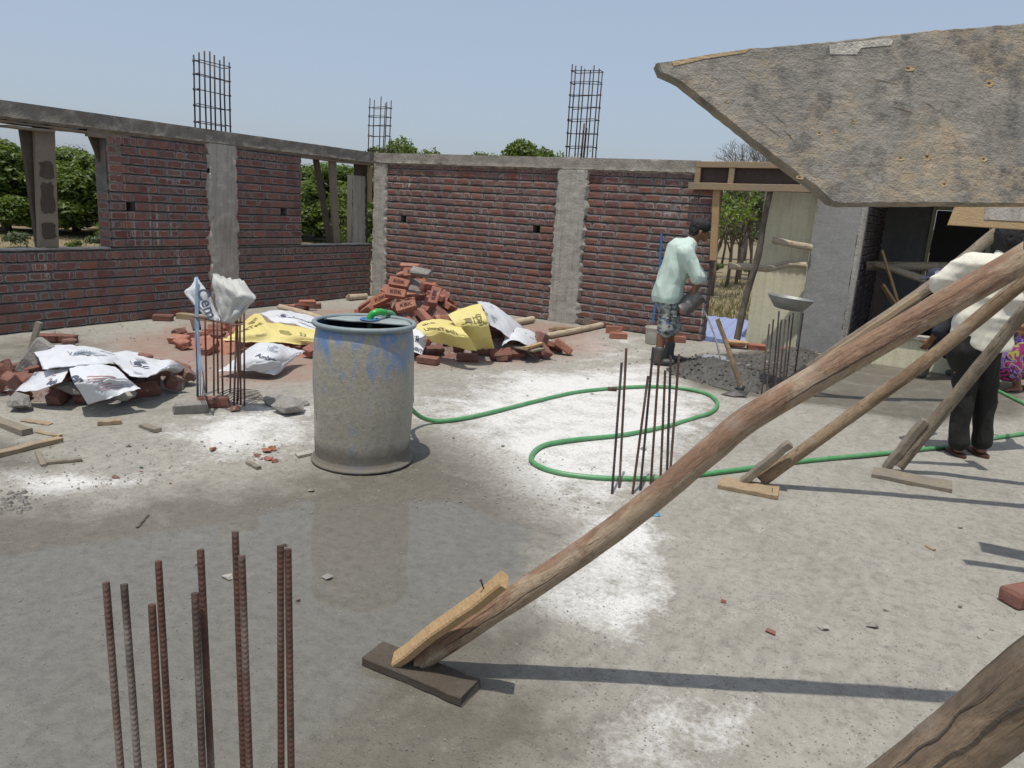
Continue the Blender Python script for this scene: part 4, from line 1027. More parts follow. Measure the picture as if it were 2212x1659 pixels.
# ------------------------------------------------------------------ window props
def prop_board(name, label, a, b, w_, th, mat, side=(0, 1, 0), grp=None, patches=()):
    m = MB(); m.plank(a, b, w_, th, side, seg=8); 
    if not patches: return tag(m.build(name, MT[mat]), label, 'prop', grp)
    t = thing(name, label, 'prop', b, grp); m.build('board', MT[mat], t); A = Vector(a); B = Vector(b); sd = Vector(side)
    d = (B-A).normalized(); sd = (sd-d*sd.dot(d)).normalized(); nn = Vector((1, 0, 0))
    for (u0, u1) in patches:
        pts = []
        for k in range(14):
            an = k*6.283/14; u = (u0+u1)/2+(u1-u0)/2*max(-1, min(1, 1.25*math.cos(an)))*rnd.uniform(.86, 1.05); s_ = w_*.36*max(-1, min(1, 1.3*math.sin(an)))*rnd.uniform(.8, 1.1)
            pts.append(A.lerp(B, u)+sd*s_+nn*(th/2+.0035))
        MB().add(pts, [tuple(range(14))]).build('mortar_stain', MT['wood_dark'], t)
    return t
W2 = XW-.10
G = 'timber props in the window openings'
prop_board('window_prop', 'broad pale prop plank with dark mortar stains in the left window', AX(94, 277, W2), AX(104, 534, W2), .21, .05, 'wood_cem', grp=G, patches=((.27, .42), (.44, .72), (.78, .93)))
prop_board('window_prop', 'dark leaning prop plank just left of the stained plank', AX(54, 277, W2-.07), AX(90, 534, W2-.07), .11, .06, 'wood_dark', grp=G)
prop_board('window_prop', 'dark slanting brace at the right of the left window', AX(196, 286, W2-.05), AX(243, 405, W2-.05), .08, .05, 'wood_dark', grp=G)
prop_board('window_prop', 'upright board against the right side of the left window', AX(241, 284, XW-.03), AX(249, 410, XW-.03), .17, .05, 'wood_cem', grp=G)
prop_board('window_prop', 'dark leaning prop in the narrow corner window', AX(682, 342, W2-.03), AX(713, 524, W2-.03), .085, .06, 'wood_dark', grp=G)
prop_board('window_prop', 'grey upright prop plank in the narrow corner window', AX(717, 342, W2), AX(726, 524, W2), .13, .05, 'wood_cem', grp=G)
prop_board('window_prop', 'dark wide shutter board at the corner side of the narrow window', AX(778, 345, W2-.07), AX(780, 524, W2-.07), .30, .03, 'wood_dark', grp=G)
m = MB(); rough_slab(m, Matrix(((0, -1, 0, XW-.13), (1, 0, 0, 0), (0, 0, 1, 0), (0, 0, 0, 1))), 9.52, 9.83, SL1, 1.95, .0, .12, .03, seed=8.8)
o = m.build('plastered_reveal', MT['column'], wb, True)
m = MB(); m.plank((XW-.02, 9.80, 2.10), (XW-.02, 9.80, 1.55), .05, .06, (0, 1, 0)); tag(m.build('window_prop', MT['wood']), 'short pale cleat at the top corner of the narrow window', 'prop', G)
for k, (a, b, z, lab) in enumerate(((3.6, 4.95, 2.125, 'warped soffit board under the left beam, nearer piece'), (4.7, 5.6, 2.118, 'warped soffit board under the left beam, further piece'), (8.25, 9.85, 2.13, 'soffit board under the beam over the narrow window'))):
    m = MB(); m.plank((XW-.11, a, z), (XW-.11, b, z+.004), .22, .022, (1, 0, 0), seg=8, jit=.004); tag(m.build('soffit_board', MT['wood_cem']), lab, 'board', 'soffit boards under the beams')
m = MB(); m.plank(AX(8, 268, XW-.05)-Vector((0, 0, .02)), AX(110, 279, XW-.05)-Vector((0, 0, .02)), .16, .025, (1, 0, 0)); tag(m.build('head_plate', MT['wood_cem']), 'loose pale packing board on top of the stained plank', 'board', 'head plates of the window props')
m = MB(); m.plank(AX(186, 285, XW-.03), AX(250, 292, XW-.03), .09, .06, (0, 0, 1)); tag(m.build('head_plate', MT['wood_cem']), 'short cross board over the slanting brace in the left window', 'board', 'head plates of the window props')

# ------------------------------------------------------------------ the drum and the hose
DC = Vector((-2.965, 3.465, 0))
def drum():
    t = thing('water_drum', 'cement-caked blue plastic drum with cut-open top standing on the wet slab', 'drum', DC)
    H = .885; Rb = .292
    prof = [(.30, .008), (.318, .012), (.318, .02), (.302, .034), (.293, .05), (Rb, .09), (.297, .2), (.304, .36), (.306, .5), (.303, .66), (.297, .78), (.288, .83), (.281, .848)]
    dent = Vector((math.cos(R(232)), math.sin(R(232)), .30))
    def fn(r_, z, a):
        k = r_+.0035*mnoise.noise(Vector((math.cos(a)*1.5, math.sin(a)*1.5, z*4)))
        d = ((math.cos(a)-dent.x)**2+(math.sin(a)-dent.y)**2)*.18+((z-dent.z))**2*.6
        return k-.018*math.exp(-d/.004)
    # smooth the profile
    pr = []
    for i in range(len(prof)-1):
        for k in range(4): pr.append((lerp(prof[i][0], prof[i+1][0], k/4), lerp(prof[i][1], prof[i+1][1], k/4)))
    pr.append(prof[-1]); m = MB(); m.lathe(pr, DC, 64, fn); m.build('body', MT['drum'], t, True)
    # rim: rolled ring, a little out of round
    def fr(r_, z, a): return r_*(1+.006*math.sin(2*a+.6))
    ring = [(.281+.0, .846), (.300, .85), (.309, .858), (.311, .868), (.306, .878), (.296, .882), (.286, .878), (.282, .868)]
    m = MB(); m.lathe(ring+[ring[0]], DC, 64, fr); m.build('rim', MT['drumrim'], t, True)
    m = MB(); m.lathe([(.2795, .868), (.283, .80), (.288, .5), (.285, .05)], DC, 48); m.add([], []); i = m.build('inside', MT['drumin'], t, True)
    m = MB(); k = 40; m.add([DC+Vector((.288*math.cos(a*6.2832/k), .288*math.sin(a*6.2832/k), .40)) for a in range(k)], [tuple(range(k))]); m.build('water', MT['drumin'], t)
    # what is left of the lid: the far part, with a wavy cut edge
    back = Vector((FW.x, FW.y, 0)).normalized(); side = Vector((RT.x, RT.y, 0)).normalized()
    pts = []; n = 40; rr = .2805
    for i in range(n+1):
        s_ = lerp(-1, 1, i/n)*.955; yc = math.sqrt(max(0, 1-s_*s_))
        cut = .06-.20*abs(s_)**2.2*0+.10*math.cos(s_*math.pi)*-.5+.10*abs(s_)**1.5-.02
        cut = .075-.05*math.exp(-(s_/.35)**2)-.03*s_
        pts.append((s_*rr, cut*1.0, yc*rr))
    vs = []; fs = []; nr = 8
    for (x, c0, y1) in pts:
        for k in range(nr+1):
            y = lerp(min(c0, y1), y1, k/nr); dz = -.012*math.exp(-((x/.1)**2+((y-.11)/.07)**2)*1.5) if False else 0
            z = .866+.004*mnoise.noise(Vector((x*9, y*9, 1)))-.010*math.exp(-((x+.0)**2+(y-.15)**2)/.006)+(.010*math.exp(-(x/.1)**2)-.004 if k == 0 else 0)
            vs.append(DC+side*x+back*y+Vector((0, 0, z)))
    for i in range(n):
        for k in range(nr): a = i*(nr+1)+k; fs.append((a, a+nr+1, a+nr+2, a+1))
    b = len(vs); vs += [v-Vector((0, 0, .006)) for v in vs]; fs += [tuple(i+b for i in f[::-1]) for f in fs]
    for i in range(n): a = i*(nr+1); fs.append((a, a+b, a+nr+1+b, a+nr+1))
    MB().add(vs, fs).build('lid', MT['drumlid'], t, True, sharp=40)
    c = DC+back*.15-side*.0; m = MB(); m.lathe([(.062, .868), (.06, .872), (.05, .872), (.046, .862), (.03, .861), (.0005, .861)], c, 24); m.build('bung_ring', MT['blue'], t, True)
    return back, side
BK, SD = drum()
def hose():
    t = thing('garden_hose', 'green water hose looping over the slab from the drum to the right edge', 'hose', FL(1150, 970))
    r = .0165
    top = DC+BK*.15
    P0 = [top+Vector((0, 0, .80)), top+SD*.005+Vector((0, 0, .885)), top+SD*.04+BK*.01+Vector((0, 0, .91)), top+SD*.07+BK*.07+Vector((0, 0, .905)), DC+BK*.32+SD*.13+Vector((0, 0, .86)), DC+BK*.36+SD*.20+Vector((0, 0, .6)), DC+BK*.34+SD*.25+Vector((0, 0, .33)),
          FL(885, 877, .20), FL(905, 898, .09), FL(930, 908, .03), FL(960, 909, r)]
    path = [(1010, 902), (1080, 886), (1160, 866), (1240, 848), (1320, 839), (1400, 835), (1470, 838), (1525, 850), (1549, 868), (1540, 888), (1500, 903), (1430, 923), (1340, 940), (1240, 950), (1175, 962), (1148, 985), (1160, 1005), (1210, 1022), (1290, 1032), (1380, 1034), (1470, 1030), (1570, 1018), (1700, 1000), (1850, 985), (1960, 974), (2060, 963), (2150, 946), (2240, 932), (2400, 905)]
    P = P0+[FL(a, b, r) for a, b in path]
    pts = catmull(P, 7); m = MB(); m.tube(pts, r, 12); m.build('tube', MT['hose'], t, True)
    a = catmull(P0[:5], 8); m = MB(); m.tube(a[4:26], r*1.3, 14); m.build('end_sleeve', MT['hose_new'], t, True)
    q = FL(1325, 840, .02); m = MB(); m.tube([q-SD*.05, q+SD*.03], .0195, 10); m.build('joint', MT['rust'], t, True)
    # the length that comes back in at the right edge behind the man
    return t
hose()
m = MB(); m.tube(catmull([FL(2120, 828, .016), FL(2160, 846, .016), FL(2200, 866, .016), FL(2280, 905, .016)], 6), .0165, 10); tag(m.build('garden_hose', MT['hose'], smooth=True), 'piece of green hose behind the cream-shirted man at the right edge', 'hose')

# ------------------------------------------------------------------ loose bricks
def loose_mesh(name, L=.225, W=.108, H=.075, mat='loose', bev=.010, jit=.007, broken=False):
    bm = bmesh.new(); bmesh.ops.create_cube(bm, size=1)
    for v in bm.verts: v.co = Vector((v.co.x*L, v.co.y*W, v.co.z*H))
    bmesh.ops.bevel(bm, geom=list(bm.edges)[:], offset=bev, segments=1, affect='EDGES')
    for v in bm.verts:
        v.co += Vector((rnd.uniform(-jit, jit) for _ in range(3)))
        if broken and v.co.x > 0: v.co.x += rnd.uniform(-.035, .02); v.co.z *= rnd.uniform(.8, 1)
    me = bpy.data.meshes.new(name); bm.to_mesh(me); bm.free(); me.materials.append(MT[mat])
    at = me.attributes.new('edge', 'FLOAT', 'POINT'); at.data.foreach_set('value', [.75]*len(me.vertices)); return me
LB = [loose_mesh('loose_brick') for _ in range(6)]
OB = [loose_mesh('old_brick', mat='oldbrick', bev=.011, jit=.006) for _ in range(4)]
HB = [loose_mesh('broken_brick', .125, mat='oldbrick', bev=.011, jit=.007, broken=True) for _ in range(5)]
GB = [loose_mesh('crusted_brick', mat='rubble', bev=.012, jit=.008) for _ in range(2)]
def text_geo(txt, size, depth_div=.02, bold=0.):
    cu = bpy.data.curves.new('t', 'FONT'); cu.body = txt; cu.size = size; cu.align_x = 'CENTER'; cu.align_y = 'CENTER'; cu.resolution_u = 3
    if bold: cu.offset = bold
    o = bpy.data.objects.new('t', cu); COL.objects.link(o); dg = bpy.context.evaluated_depsgraph_get(); me = bpy.data.meshes.new_from_object(o.evaluated_get(dg))
    bm = bmesh.new(); bm.from_mesh(me); bmesh.ops.triangulate(bm, faces=bm.faces[:])
    for _ in range(4):
        ed = [e for e in bm.edges if e.calc_length() > depth_div]
        if not ed: break
        bmesh.ops.subdivide_edges(bm, edges=ed, cuts=1); bmesh.ops.triangulate(bm, faces=bm.faces[:])
    V = [(v.co.x, v.co.y) for v in bm.verts]; bm.verts.index_update(); Fc = [tuple(v.index for v in f.verts) for f in bm.faces]; bm.free()
    bpy.data.objects.remove(o); bpy.data.curves.remove(cu); bpy.data.meshes.remove(me); return V, Fc
KBK = text_geo('KBK', .062, .5, .0012)
_km = bpy.data.meshes.new('stamp'); _km.from_pydata([(x*1.15, y, 0) for x, y in KBK[0]], [], KBK[1]); _km.materials.append(MT['inkk'])
def put_brick(M_, me, label, grp, stamp=False, cat='brick', name='brick'):
    o = link(name, me, None, M_); tag(o, label, cat, grp)
    if stamp:
        s = link('stamped_letters', _km, o, M_ @ Matrix.Translation((0, 0, .0455))); 
    return o
def basis(x, z):
    z = Vector(z).normalized(); x = Vector(x); x = (x-z*x.dot(z)).normalized(); y = z.cross(x)
    return Matrix((x, y, z)).transposed()
class Heap:
    def __init__(s, c, r, env, label, grp, seed, meshes, rubble_mat='oldbrick', core=.16, label_name='brick'):
        s.c = Vector(c); s.r = r; s.env = env; s.n = 80; s.g = np.zeros((s.n, s.n)); s.label = label; s.grp = grp; s.rr = random.Random(seed); s.meshes = meshes; s.core = core
        for i in range(s.n):
            for j in range(s.n): s.g[i, j] = max(0, env(*s.xy(i, j))-core)
    def xy(s, i, j): return (s.c.x+(i/(s.n-1)*2-1)*s.r, s.c.y+(j/(s.n-1)*2-1)*s.r)
    def ij(s, x, y): return (int(((x-s.c.x)/s.r+1)/2*(s.n-1)+.5), int(((y-s.c.y)/s.r+1)/2*(s.n-1)+.5))
    def where(s, x, y, z):
        u = (x-s.c.x)*SD.x+(y-s.c.y)*SD.y; v = (x-s.c.x)*BK.x+(y-s.c.y)*BK.y; k = s.r*.28; h = z/max(.05, max(s.env(*s.xy(i, j)) for i in range(0, s.n, 8) for j in range(0, s.n, 8)))
        side = 'leftmost' if u < -1.6*k else 'left' if u < -.5*k else 'middle' if u < .5*k else 'right' if u < 1.6*k else 'rightmost'
        row = 'foremost' if v < -k else 'front' if v < -.2*k else 'back' if v > .6*k else 'centre'
        lev = 'low' if h < .25 else 'mid-height' if h < .65 else 'high'
        return f'{lev}, {side}, {row}'
    def drop(s, x, y, yaw, tilt=.35, me=None, L=.225, upright=False, stamp=False, label=None):
        e = .1; gx = (s.env(x+e, y)-s.env(x-e, y))/(2*e); gy = (s.env(x, y+e)-s.env(x, y-e))/(2*e)
        nrm = Vector((-gx*.8+s.rr.uniform(-tilt, tilt), -gy*.8+s.rr.uniform(-tilt, tilt), 1)).normalized(); xd = Vector((math.cos(yaw), math.sin(yaw), 0))
        B = basis(xd, nrm)
        if upright: B = B @ Matrix.Rotation(R(90), 3, s.rr.choice(('X', 'Y')))
        h = []; cells = []
        for u in np.linspace(-L/2, L/2, 7):
            for v in np.linspace(-.054, .054, 4):
                p = B @ Vector((u, v, 0 if not upright else 0)); i, j = s.ij(x+p.x, y+p.y)
                if 0 <= i < s.n and 0 <= j < s.n: h.append(s.g[i, j]-p.z*.0); cells.append((i, j, p))
        if not h: return
        ext = max(abs((B @ Vector((a*L/2, b*.054, c*.0375))).z) for a in (-1, 1) for b in (-1, 1) for c in (-1, 1))
        base = np.percentile(h, 70); z = base+ext*.72
        if base < .005: z = ext
        for (i, j, p) in cells: s.g[i, j] = max(s.g[i, j], z+p.z+.02)
        M_ = Matrix.Translation((x, y, z)) @ B.to_4x4()
        me = me or s.rr.choice(s.meshes); nm = me.name.split('.')[0]; look = {'loose_brick': 'whole red', 'old_brick': 'worn dull', 'broken_brick': 'broken half', 'crusted_brick': 'crusted'}.get(nm, 'red'); st = 'standing' if upright else 'lying'
        return put_brick(M_, me, label or f'{look} brick {st} in {s.label}: {s.where(x, y, z)}', s.grp, stamp)
    def mound(s, name, mat, label, cat='rubble'):
        n = 44; vs = []; fs = []; sc = s.r
        for i in range(n):
            for j in range(n):
                x = s.c.x+(i/(n-1)*2-1)*sc; y = s.c.y+(j/(n-1)*2-1)*sc; e = s.env(x, y)
                z = e-s.core*.75+.03*mnoise.noise(Vector((x*14, y*14, 2))) if e > .02 else -.03
                vs.append((x+.01*mnoise.noise(Vector((x*20, y*20, 7))), y, max(z, -.03)))
        for i in range(n-1):
            for j in range(n-1):
                q = (i*n+j, (i+1)*n+j, (i+1)*n+j+1, i*n+j+1)
                if max(vs[k][2] for k in q) > -.02: fs.append(q)
        o = MB().add(vs, fs).build(name, MT[mat]); return tag(o, label, cat, kind='stuff')
# the tall heap by the back wall
hc = FL(885, 722)
def env1(x, y):
    d = math.hypot((x-hc.x)*SD.x+(y-hc.y)*SD.y, 0); u = (x-hc.x)*SD.x+(y-hc.y)*SD.y; v = (x-hc.x)*BK.x+(y-hc.y)*BK.y
    rr = math.hypot(u/ (1.0 if u > 0 else .86), v/.9); return max(0., .86*(1-rr/.98)**.85) if rr < .98 else 0.
H1 = Heap(hc, 1.2, env1, 'the tall heap', 'bricks in the tall heap', 3, LB)
H1.mound('brick_rubble', 'oldbrick', 'broken brick rubble inside the tall heap')
cand = []
for k in range(400):
    a = H1.rr.uniform(0, 6.283); d = H1.rr.random()**.5*.95; cand.append((hc.x+math.cos(a)*d, hc.y+math.sin(a)*d))
pl = []
for (x, y) in cand:
    v = (x-hc.x)*BK.x+(y-hc.y)*BK.y
    if env1(x, y) < .03 or v > .45: continue
    if all(math.hypot(x-a, y-b) > .125 for a, b in pl): pl.append((x, y))
pl.sort(key=lambda p: env1(*p))
for i, (x, y) in enumerate(pl): H1.drop(x, y, H1.rr.uniform(0, 6.283), .55, upright=H1.rr.random() < .3)
# bricks whose stamped faces look at the camera: (pixel, sight-line depth, roll of the face)
for i, (a, b, dp, ang, lab) in enumerate(((822, 648, 8.55, 35, 'leaning brick with stamped letters at the left foot of the tall heap'), (862, 612, 8.5, -10, 'upper of two bricks with stamped letters in the middle of the tall heap'), (855, 634, 8.4, -6, 'lower of two bricks with stamped letters in the middle of the tall heap'), (938, 640, 8.4, 80, 'upright brick with stamped letters at the right of the tall heap'), (877, 662, 8.25, 20, 'brick with stamped letters low in the tall heap'), (893, 590, 8.75, 5, 'brick with stamped letters near the top of the tall heap'))):
    p = DP(a, b, dp); nrm = (-FW+Vector((0, 0, .55))+SD*rnd.uniform(-.15, .15)).normalized(); x = SD*math.cos(R(ang))+Vector((0, 0, 1))*math.sin(R(ang))
    put_brick(Matrix.Translation(p) @ basis(x, nrm).to_4x4(), rnd.choice(LB), lab, 'bricks with stamped letters', True)
p = DP(908, 588, 8.6); put_brick(Matrix.Translation(p) @ basis(SD*1-Vector((0, 0, .45)), -FW+Vector((0, 0, 1.2))).to_4x4(), GB[0], 'grey mortar-crusted brick lying on the tall heap', 'bricks in the tall heap')
p = DP(885, 577, 8.9); put_brick(Matrix.Translation(p) @ basis(SD-Vector((0, 0, .1)), -FW*.3+Vector((0, 0, 1.0))).to_4x4(), LB[2], 'topmost brick of the tall heap', 'bricks in the tall heap')
# low apron of bricks under the yellow and white sacks
ac = FL(985, 752)
def env2(x, y):
    u = (x-ac.x)*SD.x+(y-ac.y)*SD.y; v = (x-ac.x)*BK.x+(y-ac.y)*BK.y; rr = math.hypot(u/1.2, v/.62); return .34*max(0., 1-rr)**.8+(.0 if rr > 1.02 else .06)
H2 = Heap(ac, 1.3, env2, 'the apron right of the drum', 'bricks under the yellow sacks', 5, OB+HB+LB[:1], core=.13)
H2.mound('brick_rubble', 'oldbrick', 'red rubble and dust under the yellow sacks')
pl = []
for k in range(500):
    u = H2.rr.uniform(-1.2, 1.25); v = H2.rr.uniform(-.62, .5); x = ac.x+SD.x*u+BK.x*v; y = ac.y+SD.y*u+BK.y*v
    if env2(x, y) > .05 and all(math.hypot(x-a, y-b) > .15 for a, b in pl): pl.append((x, y))
for (x, y) in sorted(pl, key=lambda p: env2(*p)): H2.drop(x, y, H2.rr.uniform(0, 6.283), .3, upright=H2.rr.random() < .25)
# pile at the left under white sacks
lc = FL(205, 832)
def env3(x, y):
    u = (x-lc.x)*SD.x+(y-lc.y)*SD.y; v = (x-lc.x)*BK.x+(y-lc.y)*BK.y; rr = math.hypot(u/.74, v/.62); return .23*max(0., 1-rr)**.7+(.0 if rr > 1.03 else .06)
H3 = Heap(lc, .95, env3, 'the left pile', 'bricks under the white sacks at left', 7, OB+HB, core=.12)
H3.mound('brick_rubble', 'oldbrick', 'red rubble under the white sacks at left')
pl = []
for k in range(400):
    u = H3.rr.uniform(-.78, .76); v = H3.rr.uniform(-.62, .5); x = lc.x+SD.x*u+BK.x*v; y = lc.y+SD.y*u+BK.y*v
    if env3(x, y) > .05 and all(math.hypot(x-a, y-b) > .14 for a, b in pl): pl.append((x, y))
for (x, y) in sorted(pl, key=lambda p: env3(*p)): H3.drop(x, y, H3.rr.uniform(0, 6.283), .2, upright=H3.rr.random() < .3)
# second low heap between the left pile and the drum (under yellow sacks at left)
yc_ = FL(560, 745)
def env4(x, y):
    u = (x-yc_.x)*SD.x+(y-yc_.y)*SD.y; v = (x-yc_.x)*BK.x+(y-yc_.y)*BK.y; rr = math.hypot(u/.95, v/.65); return .16*max(0., 1-rr)**.7+(.0 if rr > 1.03 else .05)
H4 = Heap(yc_, 1.1, env4, 'the pile left of the drum', 'bricks left of the drum', 9, LB+HB, core=.1)
H4.mound('brick_rubble', 'loose', 'red rubble under the yellow sacks left of the drum')
pl = []
for k in range(300):
    u = H4.rr.uniform(-1.2, .95); v = H4.rr.uniform(-.7, .5); x = yc_.x+SD.x*u+BK.x*v; y = yc_.y+SD.y*u+BK.y*v
    if env4(x, y) > .04 and all(math.hypot(x-a, y-b) > .2 for a, b in pl): pl.append((x, y))
for (x, y) in sorted(pl, key=lambda p: env4(*p)): H4.drop(x, y, H4.rr.uniform(0, 6.283), .2, upright=H4.rr.random() < .2)
# single bricks on the slab: pixel, yaw degrees from the image horizontal, mesh set, label
def lone(a, b, yaw, me, lab, zc=.0375, grp='single bricks on the slab', up=(0, 0, 1)):
    p = FL(a, b, zc); x = SD*math.cos(R(yaw))+BK*math.sin(R(yaw)); put_brick(Matrix.Translation(p) @ basis(x, up).to_4x4(), me, lab, grp)
lone(100, 730, 10, OB[0], 'red brick by the left wall, left of the pair'); lone(142, 731, -5, OB[1], 'red brick by the left wall, right of the pair'); lone(150, 740, 30, HB[0], 'broken red lump before the pair of bricks by the left wall')
lone(352, 686, 5, OB[2], 'lone brown brick against the foot of the left wall')
lone(412, 880, 20, GB[1], 'grey crusted brick before the tied bars, nearer the camera'); lone(462, 868, 22, OB[3], 'brown brick before the tied bars, further from the camera')
lone(620, 664, 5, LB[0], 'red brick beyond the yellow sacks by the left wall, first of the row'); lone(650, 662, 12, LB[1], 'red brick beyond the yellow sacks by the left wall, second of the row'); lone(676, 660, 0, OB[0], 'red brick beyond the yellow sacks by the left wall, last of the row')
lone(664, 654, 20, LB[3], 'red brick lying on the row of bricks by the left wall', .11)
lone(1336, 725, 2, LB[1], 'orange brick on the slab near the foot of the back wall'); lone(1326, 712, 85, LB[2], 'orange brick standing against the foot of the back wall', .054, up=tuple(-BK))
lone(1462, 733, 4, LB[0], 'orange brick behind the boots of the man in the mint shirt')
lone(1590, 742, 3, LB[4], 'brick under the thin stick prop in the doorway'); lone(1634, 749, -12, LB[3], 'red brick beside the mortar heap before the doorway'); lone(1700, 757, 40, OB[1], 'red brick at the foot of the cream wall')
lone(2218, 1285, 20, OB[2], 'broken red brick at the right edge of the slab')
lone(1010, 772, 10, OB[1], 'dull brick at the front edge of the yellow sacks, left'); lone(925, 778, -20, OB[0], 'dull brick just right of the drum'); lone(1085, 772, 0, HB[2], 'broken brick at the front edge of the yellow sacks, right')
lone(1165, 755, -10, OB[3], 'brick at the right end of the sacks')
m = MB(); m.plank(FL(1572, 737, .085), FL(1615, 740, .085), .16, .02, BK); tag(m.build('packing_board', MT['wood_new']), 'small pale board on the brick under the stick prop', 'board')

# ------------------------------------------------------------------ stones, chips, boards
def stone_mesh(r, seed, mat, flat=.7, n=14):
    rr = random.Random(seed); bm = bmesh.new()
    for k in range(n):
        v = Vector((rr.gauss(0, 1), rr.gauss(0, 1), rr.gauss(0, 1))).normalized()*r*rr.uniform(.75, 1.1); v.z *= flat; v.x *= 1.25; bm.verts.new(v)
    bmesh.ops.convex_hull(bm, input=bm.verts[:]); bmesh.ops.delete(bm, geom=[v for v in bm.verts if not v.link_faces], context='VERTS')
    me = bpy.data.meshes.new('stone'); bm.to_mesh(me); bm.free(); me.materials.append(MT[mat])
    me.attributes.new('edge', 'FLOAT', 'POINT').data.foreach_set('value', [.8]*len(me.vertices)); return me
def stone(a, b, r, mat, lab, seed, grp='rubble lumps on the slab', flat=.7, name='concrete_lump', cat='rubble', z=0):
    p = FL(a, b, z); o = link(name, stone_mesh(r, seed, mat, flat, 22), None, Matrix.Translation(p+Vector((0, 0, r*flat*.75))) @ Matrix.Rotation(seed*1.3, 4, 'Z')); return tag(o, lab, cat, grp)
stone(622, 893, .115, 'rubble', 'largest grey concrete lump left of the drum', 1, flat=.62); stone(590, 875, .09, 'rubble', 'grey concrete lump behind the largest one left of the drum', 2, flat=.6); stone(652, 876, .06, 'rubble', 'small flat concrete piece touching the drum', 3, flat=.4)
stone(508, 888, .04, 'oldbrick', 'small brown lump before the tied bars', 4)
stone(150, 855, .085, 'rubble', 'rough grey concrete lump under the white sacks at left', 5, z=.07); stone(265, 862, .09, 'column', 'pale concrete lump under the right front of the white sacks at left', 6, flat=.5, z=.05); stone(40, 880, .09, 'rubble', 'grey block at the left front of the sack-covered pile', 7, z=.02)
p = FL(62, 835); m = MB(); m.plank(p+Vector((-.05, 0, .10)), p+Vector((.10, .1, .36)), .13, .07, SD, .01, 5, .006); tag(m.build('concrete_lump', MT['rubble']), 'slab of grey mortar standing in the left pile', 'rubble', 'rubble lumps on the slab')
m = MB(); m.plank(p+Vector((-.06, .05, .2)), p+Vector((.0, .12, .50)), .045, .03, SD); tag(m.build('timber_offcut', MT['wood_cem']), 'grey timber offcut sticking up from the left pile', 'board', 'timber offcuts on the slab')
def board(a, b, w_, th, mat, lab, z=0., seg=6, name='timber_offcut', grp='timber offcuts on the slab'):
    A = FL(*a, z+th/2); B = FL(*b, z+th/2); m = MB(); m.plank(A, B, w_, th, None, .003, seg, .003); return tag(m.build(name, MT[mat]), lab, 'board', grp)
board((-60, 888), (58, 934), .07, .04, 'wood_cem', 'grey board end pointing in at the left edge'); board((-70, 997), (132, 948), .055, .03, 'wood', 'long brown batten lying at the left edge')
board((80, 975), (95, 1005), .03, .02, 'wood_cem', 'thin splinter beside the short batten at left'); board((100, 1000), (176, 992), .035, .02, 'wood_cem', 'short weathered batten on the slab at left'); board((210, 914), (262, 910), .05, .03, 'wood', 'brown wood block on the pale slab at left'); board((308, 918), (342, 930), .05, .025, 'wood_cem', 'curled grey board piece on the pale slab')
board((78, 932), (130, 942), .03, .012, 'wood', 'thin brown strip by the left edge'); board((50, 908), (110, 916), .05, .012, 'wood', 'broken flat strip near the left pile')
board((535, 998), (560, 1012), .03, .02, 'wood_cem', 'bent chip of wood on the slab before the tied bars'); board((385, 682), (470, 690), .10, .07, 'wood', 'block of timber at the foot of the left wall'); board((455, 682), (520, 700), .05, .04, 'wood', 'timber strip behind the hanging sacks')
board((320, 1112), (298, 1140), .012, .008, 'wood_dark', 'dark stick on the wet slab'); board((2000, 1178), (2020, 1188), .02, .01, 'wood', 'small chip of wood on the slab at right'); board((640, 985), (676, 978), .05, .02, 'column', 'pale chip leaning on the drum foot')
board((1105, 745), (1165, 757), .22, .02, 'wood_cem', 'grey board sticking out under the right white sack', .12); board((1135, 752), (1170, 742), .05, .03, 'wood_new', 'pale batten on the board under the right white sack', .15)
pole('round_timber', 'round timber lying beyond the yellow sacks near the left wall', [FL(605, 664, .04), FL(650, 676, .05), FL(700, 692, .06)], [.045, .05, .05], 'pole_pale', 'round timbers lying on the slab')
pole('round_timber', 'round timber end beside the heap foot', [FL(752, 643, .05), FL(790, 640, .05)], [.05, .05], 'pole_pale', 'round timbers lying on the slab')
pole('round_timber', 'round timber behind the right white sack', [FL(1098, 700, .05), FL(1150, 690, .05)], [.05, .05], 'pole_pale', 'round timbers lying on the slab', seed=3.)
pole('round_timber', 'long bamboo lying before the wide concrete column', [FL(1180, 726, .04), FL(1240, 715, .04), FL(1300, 702, .04)], [.04, .04, .042], 'pole_pale', 'round timbers lying on the slab', seed=5.)
m = MB(); q = [FL(1262, 702), FL(1300, 702)]; 
for (u, v, sx, sy) in ((0, -.09, .25, .02), (0, .09, .25, .02), (-.125, 0, .02, .17), (.125, 0, .02, .17)):
    c = FL(1280, 703)+SD*u+BK*v; m.box(c+Vector((0, 0, .06)), (sx, sy, .12), Matrix((SD, BK, Vector((0, 0, 1)))).transposed())
m.box(FL(1280, 703)+Vector((0, 0, .01)), (.23, .16, .012), Matrix((SD, BK, Vector((0, 0, 1)))).transposed()); tag(m.build('wooden_tray', MT['wood_cem']), 'small open wooden tray at the foot of the wide concrete column', 'tray')
m = MB()
for k in range(9):
    c = FL(1215, 716); ph = k*.7; m.tube(catmull([c+SD*(.2*math.cos(ph+i*1.1)+.02*i)+BK*(.07*math.sin(ph*1.7+i*1.5))+Vector((0, 0, .02+.03*abs(math.sin(ph+i)))) for i in range(6)], 5), .007, 5)
tag(m.build('rope', MT['rope'], smooth=True), 'tangled brown coir rope before the wide concrete column', 'rope')
CG = 'small chips and pebbles on the slab'
